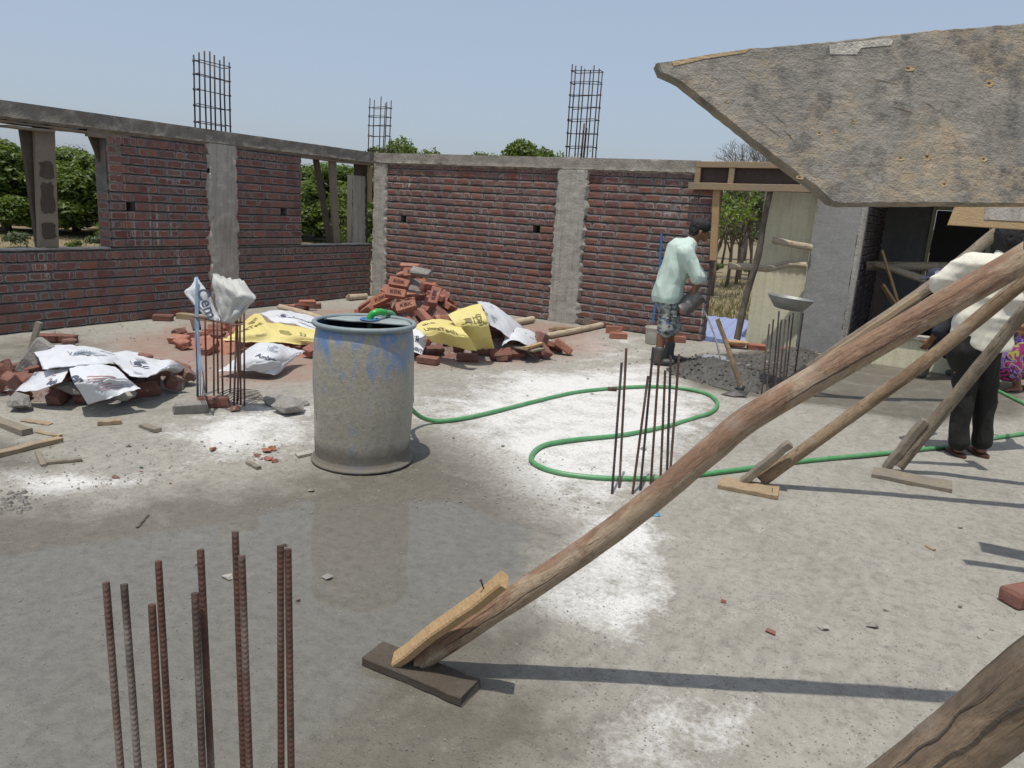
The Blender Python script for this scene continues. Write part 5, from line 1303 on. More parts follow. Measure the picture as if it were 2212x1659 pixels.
for i in range(34):
    a, b = [(rnd.uniform(0, 330), rnd.uniform(960, 1085)), (rnd.uniform(300, 680), rnd.uniform(940, 1060)), (rnd.uniform(550, 600), rnd.uniform(960, 1000)), (rnd.uniform(380, 900), rnd.uniform(1100, 1420)), (rnd.uniform(900, 1500), rnd.uniform(800, 1120)), (rnd.uniform(1500, 2150), rnd.uniform(1060, 1400))][min(5, int(i/34*7))]
    mt, lab = [('rubble', 'grey stone chip'), ('oldbrick', 'red brick chip'), ('column', 'pale concrete chip')][i % 3]
    z = ['on the littered slab at left', 'on the pale slab between bars and drum', 'near the drum foot', 'in the puddle', 'on the white slab by the hose', 'on the dry slab at right'][min(5, int(i/34*7))]
    o = link('stone_chip', stone_mesh(rnd.uniform(.010, .026), i+30, mt, .55, 9), None, Matrix.Translation(FL(a, b, .008))); tag(o, f'small {lab} {z}', 'pebble', CG)
for i, (a, b) in enumerate(((575, 972), (588, 968), (580, 990), (594, 994), (460, 970))): 
    o = link('stone_chip', stone_mesh(.03, i+90, 'loose', .6, 12), None, Matrix.Translation(FL(a, b, .012))); tag(o, 'red brick chip in the little cluster left of the drum', 'pebble', CG)
# gravel: too many to count
def gravel():
    vs = []; fs = []; rr = random.Random(4)
    zones = [((-100, 700), (950, 1110), 420, .005), ((700, 1300), (980, 1100), 260, .005), ((0, 1300), (1110, 1659), 380, .003), ((1100, 2212), (880, 1659), 420, .003), ((100, 1300), (700, 830), 260, .010), ((1300, 2200), (730, 800), 160, .012), ((-100, 60), (1060, 1110), 120, .012)]
    for (x0, x1), (y0, y1), n, r_ in zones:
        for k in range(n):
            a, b = rr.uniform(x0, x1), rr.uniform(y0, y1); p = FL(a, b, .001); s_ = r_*rr.uniform(.5, 1.7); o = len(vs)
            q = [Vector((math.cos(t)*s_*rr.uniform(.7, 1.4), math.sin(t)*s_*rr.uniform(.7, 1.4), 0)) for t in (0, 1.57, 3.14, 4.71)]
            vs += [tuple(p+c) for c in q]+[tuple(p+c*.5+Vector((0, 0, s_*rr.uniform(.5, .9)))) for c in q]
            fs += [(o+4, o+5, o+6, o+7)]+[(o+i, o+(i+1) % 4, o+4+(i+1) % 4, o+4+i) for i in range(4)]
    tag(MB().add(vs, fs).build('gravel', MT['rubble']), 'grit and gravel strewn over the slab', 'gravel', kind='stuff')
gravel()
m = MB(); c = FL(1407, 1111); n = 12
vs = []; fs = []
for i in range(n):
    for j in range(n):
        u, v = (i/(n-1)-.5)*.09, (j/(n-1)-.5)*.06; vs.append(c+SD*u+BK*v+Vector((0, 0, .004+.018*max(0, 1-(u/.045)**2)*max(0, 1-(v/.03)**2)+.006*mnoise.noise(Vector((u*60, v*60, 2))))))
for i in range(n-1):
    for j in range(n-1): fs.append((i*n+j, (i+1)*n+j, (i+1)*n+j+1, i*n+j+1))
tag(m.add(vs, fs).build('plastic_scrap', MT['bag'], smooth=True), 'crumpled blue plastic scrap on the slab under the long reddish pole', 'plastic bag')

# ------------------------------------------------------------------ cement sacks
def patch(net, nu=28, nv=24, wr=.008, seed=0.):
    N = [[FL(*q) for q in row] for row in net]
    rows = [catmull(r_, max(1, nu//(len(r_)-1))) for r_ in N]; cols = list(zip(*rows))
    out = [catmull(c, max(1, nv//(len(N)-1))) for c in cols]; nU, nV = len(out), len(out[0])   # out[u][v]
    for i in range(nU):
        for j in range(nV):
            p = out[i][j]; w1 = mnoise.noise(Vector((p.x*9+seed, p.y*9, p.z*9))); w2 = abs(mnoise.noise(Vector((p.x*4+p.y*14+seed, p.y*5-p.x*6, 3)))); out[i][j] = p+Vector((0, 0, wr*w1+wr*1.6*(w2-.2)))
    return out
def sack(name, label, net, mat, prints=(), seed=0., wr=.009, group='cement sacks', th=.010):
    S = patch(net, seed=seed, wr=wr); nU, nV = len(S), len(S[0])
    c = FL(net[0][0][0], net[0][0][1]); t = thing(name, label, 'sack', (c.x, c.y, 0), group)
    def nrm(i, j):
        a = S[min(i+1, nU-1)][j]-S[max(i-1, 0)][j]; b = S[i][min(j+1, nV-1)]-S[i][max(j-1, 0)]; n = a.cross(b); 
        return (n if n.z > 0 else -n).normalized() if n.length > 1e-9 else Vector((0, 0, 1))
    vs = []; fs = []
    for i in range(nU):
        for j in range(nV): vs.append(S[i][j]+Vector((rnd.uniform(-.002, .002), rnd.uniform(-.002, .002), 0))*(1 if i in (0, nU-1) or j in (0, nV-1) else 0))
    for i in range(nU-1):
        for j in range(nV-1): a = i*nV+j; fs.append((a, a+1, a+nV+1, a+nV))
    b = len(vs)
    for i in range(nU):
        for j in range(nV): vs.append(S[i][j]-nrm(i, j)*(th if 0 < i < nU-1 and 0 < j < nV-1 else .003))
    fs += [tuple(k+b for k in f[::-1]) for f in fs]
    for i in range(nU-1):
        for j in (0, nV-1): fs.append((i*nV+j, (i+1)*nV+j, (i+1)*nV+j+b, i*nV+j+b))
    for j in range(nV-1):
        for i in (0, nU-1): fs.append((i*nV+j, i*nV+j+1, i*nV+j+1+b, i*nV+j+b))
    MB().add(vs, fs).build('cloth', MT[mat], t, True, sharp=80)
    Lu = sum((S[i+1][nV//2]-S[i][nV//2]).length for i in range(nU-1)); Lv = sum((S[nU//2][j+1]-S[nU//2][j]).length for j in range(nV-1))
    def at(s_, t_):
        x = min(max(s_, 0), .9999)*(nU-1); y = min(max(t_, 0), .9999)*(nV-1); i, j = int(x), int(y); fx, fy = x-i, y-j
        p = S[i][j].lerp(S[i+1][j], fx).lerp(S[i][j+1].lerp(S[i+1][j+1], fx), fy); return p+nrm(i, j)*.0035
    for pr in prints:
        (V, Fc), s0, t0, ang, inkm = pr[:5]; nm = pr[5] if len(pr) > 5 else 'print'; ca, sa = math.cos(R(ang)), math.sin(R(ang)); vs = []
        for (x, y) in V: vs.append(at(s0+(x*ca-y*sa)/Lu, t0-(x*sa+y*ca)/Lv))
        MB().add(vs, Fc).build(nm, MT[inkm], t)
    return t
def shapes(polys, div=.03):
    bm = bmesh.new()
    for p in polys:
        if len(p) > 2: bm.faces.new([bm.verts.new((x, y, 0)) for x, y in p])
    bmesh.ops.triangulate(bm, faces=bm.faces[:])
    for _ in range(4):
        ed = [e for e in bm.edges if e.calc_length() > div]
        if not ed: break
        bmesh.ops.subdivide_edges(bm, edges=ed, cuts=1); bmesh.ops.triangulate(bm, faces=bm.faces[:])
    bm.verts.index_update(); V = [(v.co.x, v.co.y) for v in bm.verts]; Fc = [tuple(v.index for v in f.verts) for f in bm.faces]; bm.free(); return V, Fc
def bar(x0, y0, x1, y1, w_):
    dx, dy = x1-x0, y1-y0; L = math.hypot(dx, dy); nx, ny = -dy/L*w_/2, dx/L*w_/2; return [(x0+nx, y0+ny), (x0-nx, y0-ny), (x1-nx, y1-ny), (x1+nx, y1+ny)]
def emblem(k=1.):
    """a printed badge: rays over a standing block figure and a sloping wall"""
    P = [bar(.03*math.cos(a)*k, .01+.03*math.sin(a)*k, .105*k*math.cos(a), .01+.105*k*math.sin(a), .006*k) for a in np.linspace(.25, 2.0, 10)]
    P += [[(-.10*k, -.06*k), (-.02*k, -.085*k), (.02*k, -.03*k), (.0, .045*k), (-.05*k, .05*k), (-.09*k, .0)], [(.02*k, -.085*k), (.13*k, -.06*k), (.10*k, -.03*k), (.03*k, -.05*k)], bar(-.12*k, -.1*k, .13*k, -.1*k, .008*k), bar(-.13*k, -.08*k, -.12*k, .06*k, .008*k)]
    return P
EMB = shapes(emblem(1.)); EMBs = shapes(emblem(.7))
def lines(n, w_, gap=.018, h=.006): return shapes([bar(-w_/2+rnd.uniform(0, .01), -i*gap, w_/2-rnd.uniform(0, .05), -i*gap, h) for i in range(n)], .05)
T = lambda s_, z, b=.0015: text_geo(s_, z, .03, b)
AMB, CEM, ULT, SUP, W53 = T('Ambuja', .105, .003), T('Cement', .095, .003), T('UltraTech', .115, .003), T('CEMENT', .055), T('53', .09, .002)
GUJ = T('\u0ab8\u0ac1\u0aaa\u0ab0', .10)
CMT = T('Cement', .12, .004)
# left pile
SG = 'cement sacks on the brick piles'
sack('cement_sack', 'white sack spread along the back of the left brick pile', [[(72, 760, .28), (110, 746, .30), (150, 745, .32), (205, 752, .32), (240, 760, .30)], [(84, 775, .30), (120, 762, .33), (165, 762, .34), (215, 765, .34), (255, 775, .30)], [(92, 798, .28), (130, 794, .30), (180, 788, .32), (225, 785, .31), (262, 788, .26)]], 'sackw', ((EMB, .62, .5, 5, 'inkl', 'badge'), (EMBs, .58, .55, -10, 'ink', 'badge'), (T('Amb', .07), .9, .25, 180, 'ink', 'lettering')), 1., group=SG)
sack('cement_sack', 'white sack with a dark badge draped over the right of the left brick pile', [[(225, 764, .31), (265, 758, .29), (305, 762, .27), (345, 778, .24), (372, 777, .26), (412, 802, .10)], [(250, 785, .30), (285, 784, .28), (315, 788, .26), (345, 793, .24), (365, 790, .25), (398, 806, .08)], [(280, 812, .25), (300, 817, .24), (318, 815, .24), (335, 806, .24), (352, 797, .24), (384, 808, .05)]], 'sackw', ((EMB, .32, .5, -5, 'ink', 'badge'), (lines(3, .2), .25, .85, -10, 'inkl', 'small_print')), 2., group=SG)
sack('cement_sack', 'white sack with its thin tail reaching left over the left brick pile', [[(75, 805, .24), (105, 800, .26), (130, 797, .27), (155, 795, .28)], [(45, 832, .14), (85, 820, .20), (118, 812, .24), (146, 803, .27)], [(8, 842, .08), (55, 845, .12), (95, 838, .17), (133, 826, .22)]], 'sackw', ((T('buja', .06), .78, .85, -18, 'ink', 'lettering'), (lines(3, .06, .03, .01), .68, .35, -15, 'inkr', 'small_print')), 3., group=SG)
sack('cement_sack', 'white sack with faded red print hanging over the front of the left brick pile', [[(150, 797, .30), (185, 785, .32), (215, 786, .32), (250, 792, .30)], [(157, 822, .27), (195, 812, .30), (232, 812, .29), (276, 818, .25)], [(176, 850, .17), (212, 838, .22), (250, 830, .22), (292, 830, .20)], [(190, 872, .09), (225, 864, .13), (262, 851, .16), (304, 839, .18)]], 'sackw', ((T('ement', .135, .004), .14, .55, -80, 'ink', 'lettering'), (lines(7, .24, .034, .011), .55, .36, -4, 'inkr', 'small_print'), (lines(2, .05, .03, .012), .88, .75, -8, 'inkr', 'small_print')), 4., group=SG)
# between left pile and drum
sack('cement_sack', 'yellow sack lying over bricks left of the drum, nearer the bars', [[(520, 700, .24), (545, 680, .30), (560, 676, .32)], [(500, 722, .20), (550, 712, .25), (585, 706, .26)], [(478, 735, .15), (550, 740, .14), (618, 738, .15)]], 'sacky', ((T('UltraTech', .10, .002), .35, .42, 20, 'inky', 'lettering'), (GUJ, .5, .22, 40, 'inky', 'lettering'), (lines(4, .14), .65, .7, 8, 'inky', 'small_print')), 5., group=SG)
sack('cement_sack', 'yellow sack lying over bricks, tucked behind the drum', [[(565, 695, .22), (610, 700, .24), (650, 706, .24), (710, 716, .22)], [(580, 715, .20), (625, 720, .20), (660, 724, .2), (710, 732, .18)], [(590, 738, .12), (630, 742, .11), (665, 746, .1), (710, 750, .10)]], 'sacky', ((T('53', .09), .62, .5, -10, 'inky', 'lettering'), (lines(5, .16), .3, .4, -8, 'inky', 'small_print')), 6., group=SG)
sack('cement_sack', 'white sack with a printed badge lying behind the yellow ones left of the drum', [[(560, 676, .22), (600, 670, .26), (640, 675, .24), (700, 690, .18)], [(580, 688, .22), (615, 684, .25), (650, 692, .22), (700, 704, .17)], [(592, 697, .2), (630, 698, .2), (660, 708, .18), (700, 722, .14)]], 'sackw', ((EMBs, .35, .45, 10, 'ink', 'badge'), (T('Ambuja', .07), .68, .45, -15, 'ink', 'lettering'), (T('Cement', .06), .72, .75, -15, 'ink', 'lettering')), 7., group=SG)
sack('cement_sack', 'white sack with dark lettering on the slab behind the tied bars', [[(530, 758, .16), (560, 740, .24), (595, 742, .24), (625, 750, .18), (660, 758, .14)], [(495, 785, .10), (550, 770, .20), (590, 772, .20), (618, 774, .14), (640, 770, .10)], [(468, 803, .05), (530, 800, .08), (565, 804, .07), (596, 808, .05), (612, 790, .04)]], 'sackw', ((AMB, .42, .55, -14, 'ink', 'lettering'), (CEM, .46, .78, -14, 'inkl', 'lettering'), (EMBs, .48, .2, -10, 'inkl', 'badge')), 8., group=SG)
# right of the drum
sack('cement_sack', 'white sack peeping out from behind the right side of the drum', [[(870, 700, .30), (900, 706, .30), (918, 716, .28)], [(870, 730, .22), (900, 735, .2), (920, 740, .18)], [(870, 752, .12), (895, 760, .10), (912, 766, .08)]], 'sackw', ((CMT, .3, .82, -10, 'ink', 'lettering'), (T('tech', .07), .5, .45, 85, 'ink', 'lettering')), 9., group=SG)
sack('cement_sack', 'yellow sack with brown lettering right of the drum, left of the tall one', [[(892, 706, .34), (915, 693, .40), (950, 690, .42), (985, 694, .42)], [(915, 720, .30), (945, 715, .34), (975, 718, .36), (1010, 724, .36)], [(932, 738, .22), (965, 745, .2), (1000, 752, .2), (1030, 758, .18)]], 'sacky', ((T('UltraTech', .10, .003), .45, .42, -12, 'inky', 'lettering'), (T('CBA 53', .055), .35, .14, 0, 'inky', 'lettering'), (shapes([bar(-.07, 0, .07, 0, .05)]), .55, .66, -12, 'inky', 'panel'), (lines(2, .1), .6, .82, -12, 'inky', 'small_print')), 10., group=SG)
sack('cement_sack', 'tall yellow sack with a crest draped steeply over the brick heap', [[(968, 680, .50), (1000, 665, .56), (1038, 656, .60)], [(985, 705, .40), (1018, 695, .46), (1052, 690, .48)], [(998, 732, .26), (1032, 726, .30), (1060, 722, .32)], [(1012, 757, .14), (1045, 752, .14), (1068, 752, .14)]], 'sacky', ((T('UltraTech', .105, .003), .70, .48, 84, 'inky', 'lettering'), (T('CEMENT', .06), .88, .52, 84, 'inky', 'lettering'), (GUJ, .22, .45, 84, 'inky', 'lettering'), (shapes([[(-.04, -.03), (.04, -.03), (.05, 0), (.035, .05), (.0, .03), (-.035, .05), (-.05, 0)], bar(-.06, -.05, .06, -.05, .01)]), .45, .3, 84, 'inky', 'crest')), 11., group=SG)
sack('cement_sack', 'white sack lying behind the tall yellow one on the brick heap', [[(1030, 650, .58), (1060, 655, .52), (1085, 672, .44), (1130, 706, .22)], [(1048, 672, .52), (1075, 680, .44), (1098, 700, .34), (1125, 722, .18)], [(1058, 702, .40), (1078, 712, .34), (1090, 722, .28), (1108, 736, .2)]], 'sackw', ((lines(3, .12, .03), .3, .2, -40, 'inkl', 'small_print'), (EMBs, .2, .7, -60, 'inkl', 'badge')), 12., group=SG)
sack('cement_sack', 'white sack over boards at the right end of the brick heap', [[(1092, 724, .22), (1110, 708, .26), (1140, 712, .22), (1195, 738, .04)], [(1088, 738, .20), (1112, 722, .25), (1140, 728, .20), (1178, 742, .05)], [(1084, 748, .16), (1106, 734, .22), (1138, 744, .16), (1168, 748, .06)]], 'sackw', ((T('10', .07), .62, .3, -60, 'inkl', 'lettering'), (T('Cement', .08), .82, .5, -20, 'inkl', 'lettering')), 13., group=SG)
# two sacks stuck on the tied bars
def bag_on_bars(label, pts, mat, opening, prints=(), amp=.022, seed=0.):
    """a limp sack hanging on the bars: rings of (pixel, half width px, squash, depth, tilt), creased"""
    t = thing('cement_sack', label, 'sack', FL(478, 868), SG); vs = []; fs = []; n = 44
    C_ = catmull([Vector((a, b, 0)) for (a, b, *_) in pts], 4); Q_ = catmull([Vector((hw, sq, rot)) for (_, _, hw, sq, _, rot) in pts], 4); D_ = catmull([Vector((dp, 0, 0)) for (*_, dp, _) in pts], 4)
    for c2, q2, d2 in zip(C_, Q_, D_):
        c = DP(c2.x, c2.y, d2.x); k = max(q2.x, 1.)/F0*d2.x
        for j in range(n):
            an = 6.2832*j/n; x = math.cos(an)*k; y = math.sin(an)*k*q2.y; z = q2.z*math.cos(an)*k
            p = Vector((math.cos(an)*2.2+seed, math.sin(an)*2.2, c2.y*.022)); w_ = amp*(1-2.2*abs(mnoise.noise(p)))+amp*.6*mnoise.noise(p*2.6); w_ *= min(1, k/.08)
            vs.append(c+SD*(x+w_*math.cos(an)*.8)+BK*(y+w_*math.sin(an))+Vector((0, 0, z+.5*w_)))
    m_ = len(C_)
    for i in range(m_-1):
        for j in range(n): q = (j+1) % n; fs.append((i*n+j, i*n+q, (i+1)*n+q, (i+1)*n+j))
    if not opening: fs.append(tuple(range(n))[::-1])
    o = MB().add(vs, fs).build('cloth', MT[mat], t, True); so_ = o.modifiers.new('s', 'SOLIDIFY'); so_.thickness = .003
    for (V, Fc), a, b, dp, ang, ink in prints:
        c = DP(a, b, dp); ca, sa = math.cos(R(ang)), math.sin(R(ang)); MB().add([c+SD*(x*ca-y*sa)+UP*(x*sa+y*ca)+BK*.06*((x*ca-y*sa)**2)*4 for x, y in V], Fc).build('lettering', MT[ink], t)
    return t
bag_on_bars('pale empty sack pulled mouth-up over the tied bars at left', [(497, 604, 24, .30, 5.35, -.15), (500, 612, 33, .42, 5.32, -.5), (506, 624, 39, .45, 5.3, -.45), (507, 640, 37, .42, 5.3, -.25), (504, 656, 31, .36, 5.3, -.1), (500, 672, 24, .34, 5.3, 0), (496, 686, 18, .32, 5.3, 0), (492, 697, 10, .4, 5.3, 0)], 'sackc', True, (), .026, 3.)
bag_on_bars('white sack twisted to a tail at the top, caught on the tied bars', [(424, 600, 2, .8, 5.4, 0), (426, 612, 7, .6, 5.4, 0), (428, 630, 17, .40, 5.4, -.2), (430, 646, 26, .34, 5.42, -.5), (436, 660, 30, .3, 5.42, -.7), (446, 672, 28, .3, 5.42, -.6), (455, 684, 17, .4, 5.42, -.5), (462, 694, 4, .5, 5.42, 0)], 'sackw', False, ((T('Cem', .11, .003), 446, 656, 5.24, -68, 'ink'),), .016, 7.)
m = MB()
for k in range(6): m.tube(catmull([DP(424+k*.6, 598, 5.36), DP(422+k*1.2, 680, 5.34), DP(424+k*2+rnd.uniform(-3, 3), 760, 5.32), DP(428+k*3+rnd.uniform(-4, 4), 815, 5.3), FL(425+k*4, 856, .01)], 5), .0035, 5)
tag(m.build('blue_string', MT['string'], smooth=True), 'frayed blue plastic string hanging from the leftmost tied bar', 'string')

# ------------------------------------------------------------------ mortar heap, pan, tools
def mix_heap():
    t = thing('mortar_heap', 'grey wet mortar heap with water pools beside the man in the mint shirt', 'mortar heap', FL(1600, 800))
    A = polyW([(1445, 800), (1480, 775), (1530, 768), (1600, 770), (1680, 764), (1760, 766), (1800, 790), (1760, 815), (1690, 850), (1600, 846), (1530, 830), (1470, 815)])
    lo = A.min(0)-.1; hi = A.max(0)+.1; n = 100; xs = np.linspace(lo[0], hi[0], n); ys = np.linspace(lo[1], hi[1], n); X, Y = np.meshgrid(xs, ys); P = np.c_[X.ravel(), Y.ravel()]; d = sdist(P, A)
    pools = [(FL(1545, 782), .26), (FL(1612, 802), .32), (FL(1668, 790), .36)]
    vs = []
    for (x, y), q in zip(P, d):
        h = .15*max(0, min(1, q/.38))**.8
        for pc, r_ in pools: h -= .11*math.exp(-((x-pc.x)**2+(y-pc.y)**2)/(r_*r_))
        h += (.03*abs(mnoise.noise(Vector((x*13, y*13, 1))))+.02*mnoise.noise(Vector((x*27, y*27, 4)))+.012*mnoise.noise(Vector((x*55, y*55, 4))))*min(1, max(0, q/.06+.4))
        vs.append((x, y, h if q > -.05 else -.03))
    fs = [(i*n+j, i*n+j+1, (i+1)*n+j+1, (i+1)*n+j) for i in range(n-1) for j in range(n-1) if max(vs[i*n+j][2], vs[(i+1)*n+j+1][2]) > -.02]
    MB().add(vs, fs).build('mortar', MT['mix'], t, False)
    for pc, r_ in pools:
        k = 24; m = MB(); m.add([Vector((pc.x, pc.y, .045))+Vector((math.cos(a)*r_*.9, math.sin(a)*r_*.9, 0)) for a in np.linspace(0, 6.283, k, endpoint=False)], [tuple(range(k))]); m.build('pool', MT['mixwater'], t)
    # crumbs on the heap
    vs = []; fs = []; rr = random.Random(8)
    for k in range(800):
        x, y = rr.uniform(lo[0], hi[0]), rr.uniform(lo[1], hi[1]); q = sdist(np.array([[x, y]]), A)[0]
        if q < -.06: continue
        if any((x-pc.x)**2+(y-pc.y)**2 < (r_*.75)**2 for pc, r_ in pools): continue
        h = max(0, .15*max(0, min(1, q/.38))**.8-sum(.11*math.exp(-((x-pc.x)**2+(y-pc.y)**2)/(r_*r_)) for pc, r_ in pools))+.012
        s_ = rr.uniform(.008, .022); o = len(vs); p = Vector((x, y, h)); cs = [Vector((rr.uniform(.6, 1.2)*a, rr.uniform(.6, 1.2)*b, rr.uniform(.6, 1.1)*c))*s_ for a, b, c in ((1, 0, 0), (-1, 0, 0), (0, 1, 0), (0, -1, 0), (0, 0, 1), (0, 0, -1))]
        vs += [tuple(p+c) for c in cs]; fs += [tuple(o+i for i in f) for f in ((0, 2, 4), (2, 1, 4), (1, 3, 4), (3, 0, 4), (2, 0, 5), (1, 2, 5), (3, 1, 5), (0, 3, 5))]
    tag(MB().add(vs, fs).build('mortar_crumbs', MT['mix'], t), kind='stuff')
mix_heap()
def spade():
    t = thing('spade', 'hoe with a round wooden handle standing in the mortar heap', 'spade', FL(1600, 850))
    a = FL(1602, 846, .03); dp = (a-CAM).dot(FW); b = DP(1550, 690, dp*1.0); pole('handle', '', [a, a.lerp(b, .5)+SD*.01, b], [.024, .023, .022], 'pole_tan', parent=t, sides=12)
    P = [FL(1557, 851, .01), FL(1590, 842, .06), FL(1618, 846, .05), FL(1612, 855, .02), FL(1585, 857, .005)]; n = Vector((0, 0, .005))
    m = MB(); m.add(P+[p-n for p in P], [(0, 1, 2, 3, 4)[::-1], (5, 6, 7, 8, 9)]+[(i, (i+1) % 5, 5+(i+1) % 5, 5+i) for i in range(5)]); m.build('blade', MT['iron'], t)
    m = MB(); m.tube([a-SD*.03-Vector((0, 0, .02)), a+Vector((0, 0, .06))], .032, 12); m.build('socket', MT['iron'], t, True)
spade()
def pan_():
    c = DP(1706, 655, 7.05); t = thing('mixing_pan', 'round metal mortar pan balanced on the dusty steel bars', 'pan', c, None)
    tl = Matrix.Translation(c) @ Matrix.Rotation(R(5), 4, BK) @ Matrix.Translation(-c)
    m = MB(); m.lathe([(.0, -.055), (.10, -.054), (.125, -.048), (.165, .0), (.205, .055), (.209, .058), (.213, .056), (.212, .05), (.17, -.005), (.13, -.055), (.1, -.061), (.0, -.062)], c, 40); m.v = [tuple(tl @ Vector(q)) for q in m.v]; m.build('bowl', MT['pan'], t, True)
    m = MB(); m.lathe([(.205, .053), (.2125, .057), (.2165, .054), (.2125, .049), (.205, .053)], c, 40); m.v = [tuple(tl @ Vector(q)) for q in m.v]; m.build('rolled_rim', MT['pan'], t, True)
    vs = []; fs = []; rr = random.Random(2)
    for k in range(46):
        a = math.atan2(-BK.y, -BK.x)+rr.uniform(-1.3, 1.3); z = rr.uniform(-.025, .015); r_ = .166+(z)*.73+.0025; o = len(vs); s_ = rr.uniform(.004, .013)
        p = c+Vector((math.cos(a)*r_, math.sin(a)*r_, z)); tg = Vector((-math.sin(a), math.cos(a), 0)); up_ = Vector((math.cos(a)*.55, math.sin(a)*.55, .83))
        vs += [tuple(tl @ (p+tg*(math.cos(q)*s_*rr.uniform(.5, 1.3))+up_*(math.sin(q)*s_*rr.uniform(.4, 1)))) for q in np.linspace(0, 6.283, 7, endpoint=False)]; fs.append(tuple(range(o, o+7)))
    MB().add(vs, fs).build('mortar_spatter', MT['shade'], t)
pan_()
def bucket():
    c = FL(1413, 742)
    t = thing('bucket', 'white plastic paint bucket behind the legs of the man in the mint shirt', 'bucket', c)
    m = MB(); m.lathe([(0, .003), (.115, .003), (.118, .01), (.128, .20), (.135, .205), (.135, .215), (.128, .217), (.124, .21), (.112, .02), (0, .02)], c, 28); m.build('body', MT['bucket'], t, True, sharp=40)
    m = MB(); m.tube([c+Vector((math.cos(a)*.137, math.sin(a)*.137, .2+.0*a)) for a in np.linspace(0, 3.14, 14)], .003, 6); m.build('handle', MT['iron'], t, True)
bucket()
# blue pipe leaning on the back wall
m = MB(); m.tube(catmull([AY(1429, 505, 9.82), AY(1426, 570, 9.80), AY(1419, 640, 9.78), AY(1409, 700, 9.74)], 6), .016, 8); m.build('x', MT['blue']); bpy.data.objects['x'].name = 'blue_pipe'
tag(bpy.data.objects['blue_pipe'], 'thin blue plastic pipe leaning on the back wall behind the man in the mint shirt', 'pipe')

# ------------------------------------------------------------------ people
def hull_capsule(bm, a, ra, b, rb, sq=(1, 1, 1)):
    tmp = bmesh.new(); 
    for c, r_ in ((a, ra), (b, rb)):
        M_ = Matrix.Translation(c) @ Matrix.Diagonal((r_*sq[0], r_*sq[1], r_*sq[2], 1)); bmesh.ops.create_icosphere(tmp, subdivisions=2, radius=1, matrix=M_)
    bmesh.ops.convex_hull(tmp, input=tmp.verts[:]); bmesh.ops.delete(tmp, geom=[v for v in tmp.verts if not v.link_faces], context='VERTS')
    me = bpy.data.meshes.new('tmp'); tmp.to_mesh(me); tmp.free(); bm.from_mesh(me); bpy.data.meshes.remove(me)
def fuse(parts, name, mat, parent, W, vox=.012, smooth=5, wrinkle=0., seed=0., post=None, wr_scale=9., stretch=(1, 1, 1)):
    """parts: chains of tapered limbs, grown together into one continuous surface. W maps figure space (right, away, up) to the world"""
    bm = bmesh.new()
    for p in parts: hull_capsule(bm, Vector(p[0]), p[1], Vector(p[2]), p[3], p[4] if len(p) > 4 else (1, 1, 1))
    me = bpy.data.meshes.new('tmp'); bm.to_mesh(me); bm.free(); o = bpy.data.objects.new('tmp', me); COL.objects.link(o)
    r_ = o.modifiers.new('r', 'REMESH'); r_.mode = 'VOXEL'; r_.voxel_size = vox; s_ = o.modifiers.new('s', 'SMOOTH'); s_.factor = .5; s_.iterations = smooth
    dg = bpy.context.evaluated_depsgraph_get(); out = bpy.data.meshes.new_from_object(o.evaluated_get(dg)); bpy.data.objects.remove(o); bpy.data.meshes.remove(me)
    bm = bmesh.new(); bm.from_mesh(out); bm.normal_update()
    if wrinkle:
        off = []
        for v in bm.verts:
            c = v.co; q = Vector((c.x*wr_scale*stretch[0]+seed, c.y*wr_scale*stretch[1], c.z*wr_scale*stretch[2])); w_ = 1-2*abs(mnoise.noise(q)); w2 = mnoise.noise(q*2.3); off.append(v.normal*(wrinkle*(.8*w_+.5*w2)))
        for v, d in zip(bm.verts, off): v.co += d
    if post: post(bm)
    for v in bm.verts: v.co = W @ v.co
    bm.to_mesh(out); bm.free(); out.materials.clear(); out.materials.append(MT[mat]); out.polygons.foreach_set('use_smooth', [True]*len(out.polygons)); out.name = name
    return link(name, out, parent)
def chain(pts, sq=(1, 1, 1)): return [(pts[i][0], pts[i][1], pts[i+1][0], pts[i+1][1], sq) for i in range(len(pts)-1)]
def hand(root, dirn, thumb, palm_n, k=1., curl=.9):
    """palm, four unequal bent fingers and a thumb, as limb chains"""
    root = Vector(root); d = Vector(dirn).normalized(); n = Vector(palm_n).normalized(); s = d.cross(n).normalized(); out = []
    if s.dot(Vector(thumb)) < 0: s = -s
    pl = .085*k; out += [(root+s*x, .014*k, root+d*pl+s*x*1.25, .0125*k) for x in (-.028*k, -.009*k, .010*k, .028*k)]
    for x, L in ((.034, .072), (.012, .08), (-.011, .075), (-.033, .058)):
        a = root+d*pl+s*x*k; b = a+(d*math.cos(curl*.4)+n*math.sin(curl*.4))*L*.42*k; c = b+(d*math.cos(curl*1.2)+n*math.sin(curl*1.2))*L*.34*k; e = c+(d*math.cos(curl*2.)+n*math.sin(curl*2.))*L*.28*k
        out += chain([(a, .0098*k), (b, .009*k), (c, .0085*k), (e, .0075*k)])
    a = root+s*.03*k+d*.02*k; b = a+(s*.7+d*.6+n*.3).normalized()*.04*k; c = b+(d*.9+n*.5+s*.1).normalized()*.032*k
    out += chain([(a, .013*k), (b, .0105*k), (c, .0085*k)]); return out
def bulge(bm, c, r_, d):
    c = Vector(c); d = Vector(d)
    for v in bm.verts:
        q = (v.co-c).length
        if q < r_: v.co += d*(1-(q/r_)**2)**2
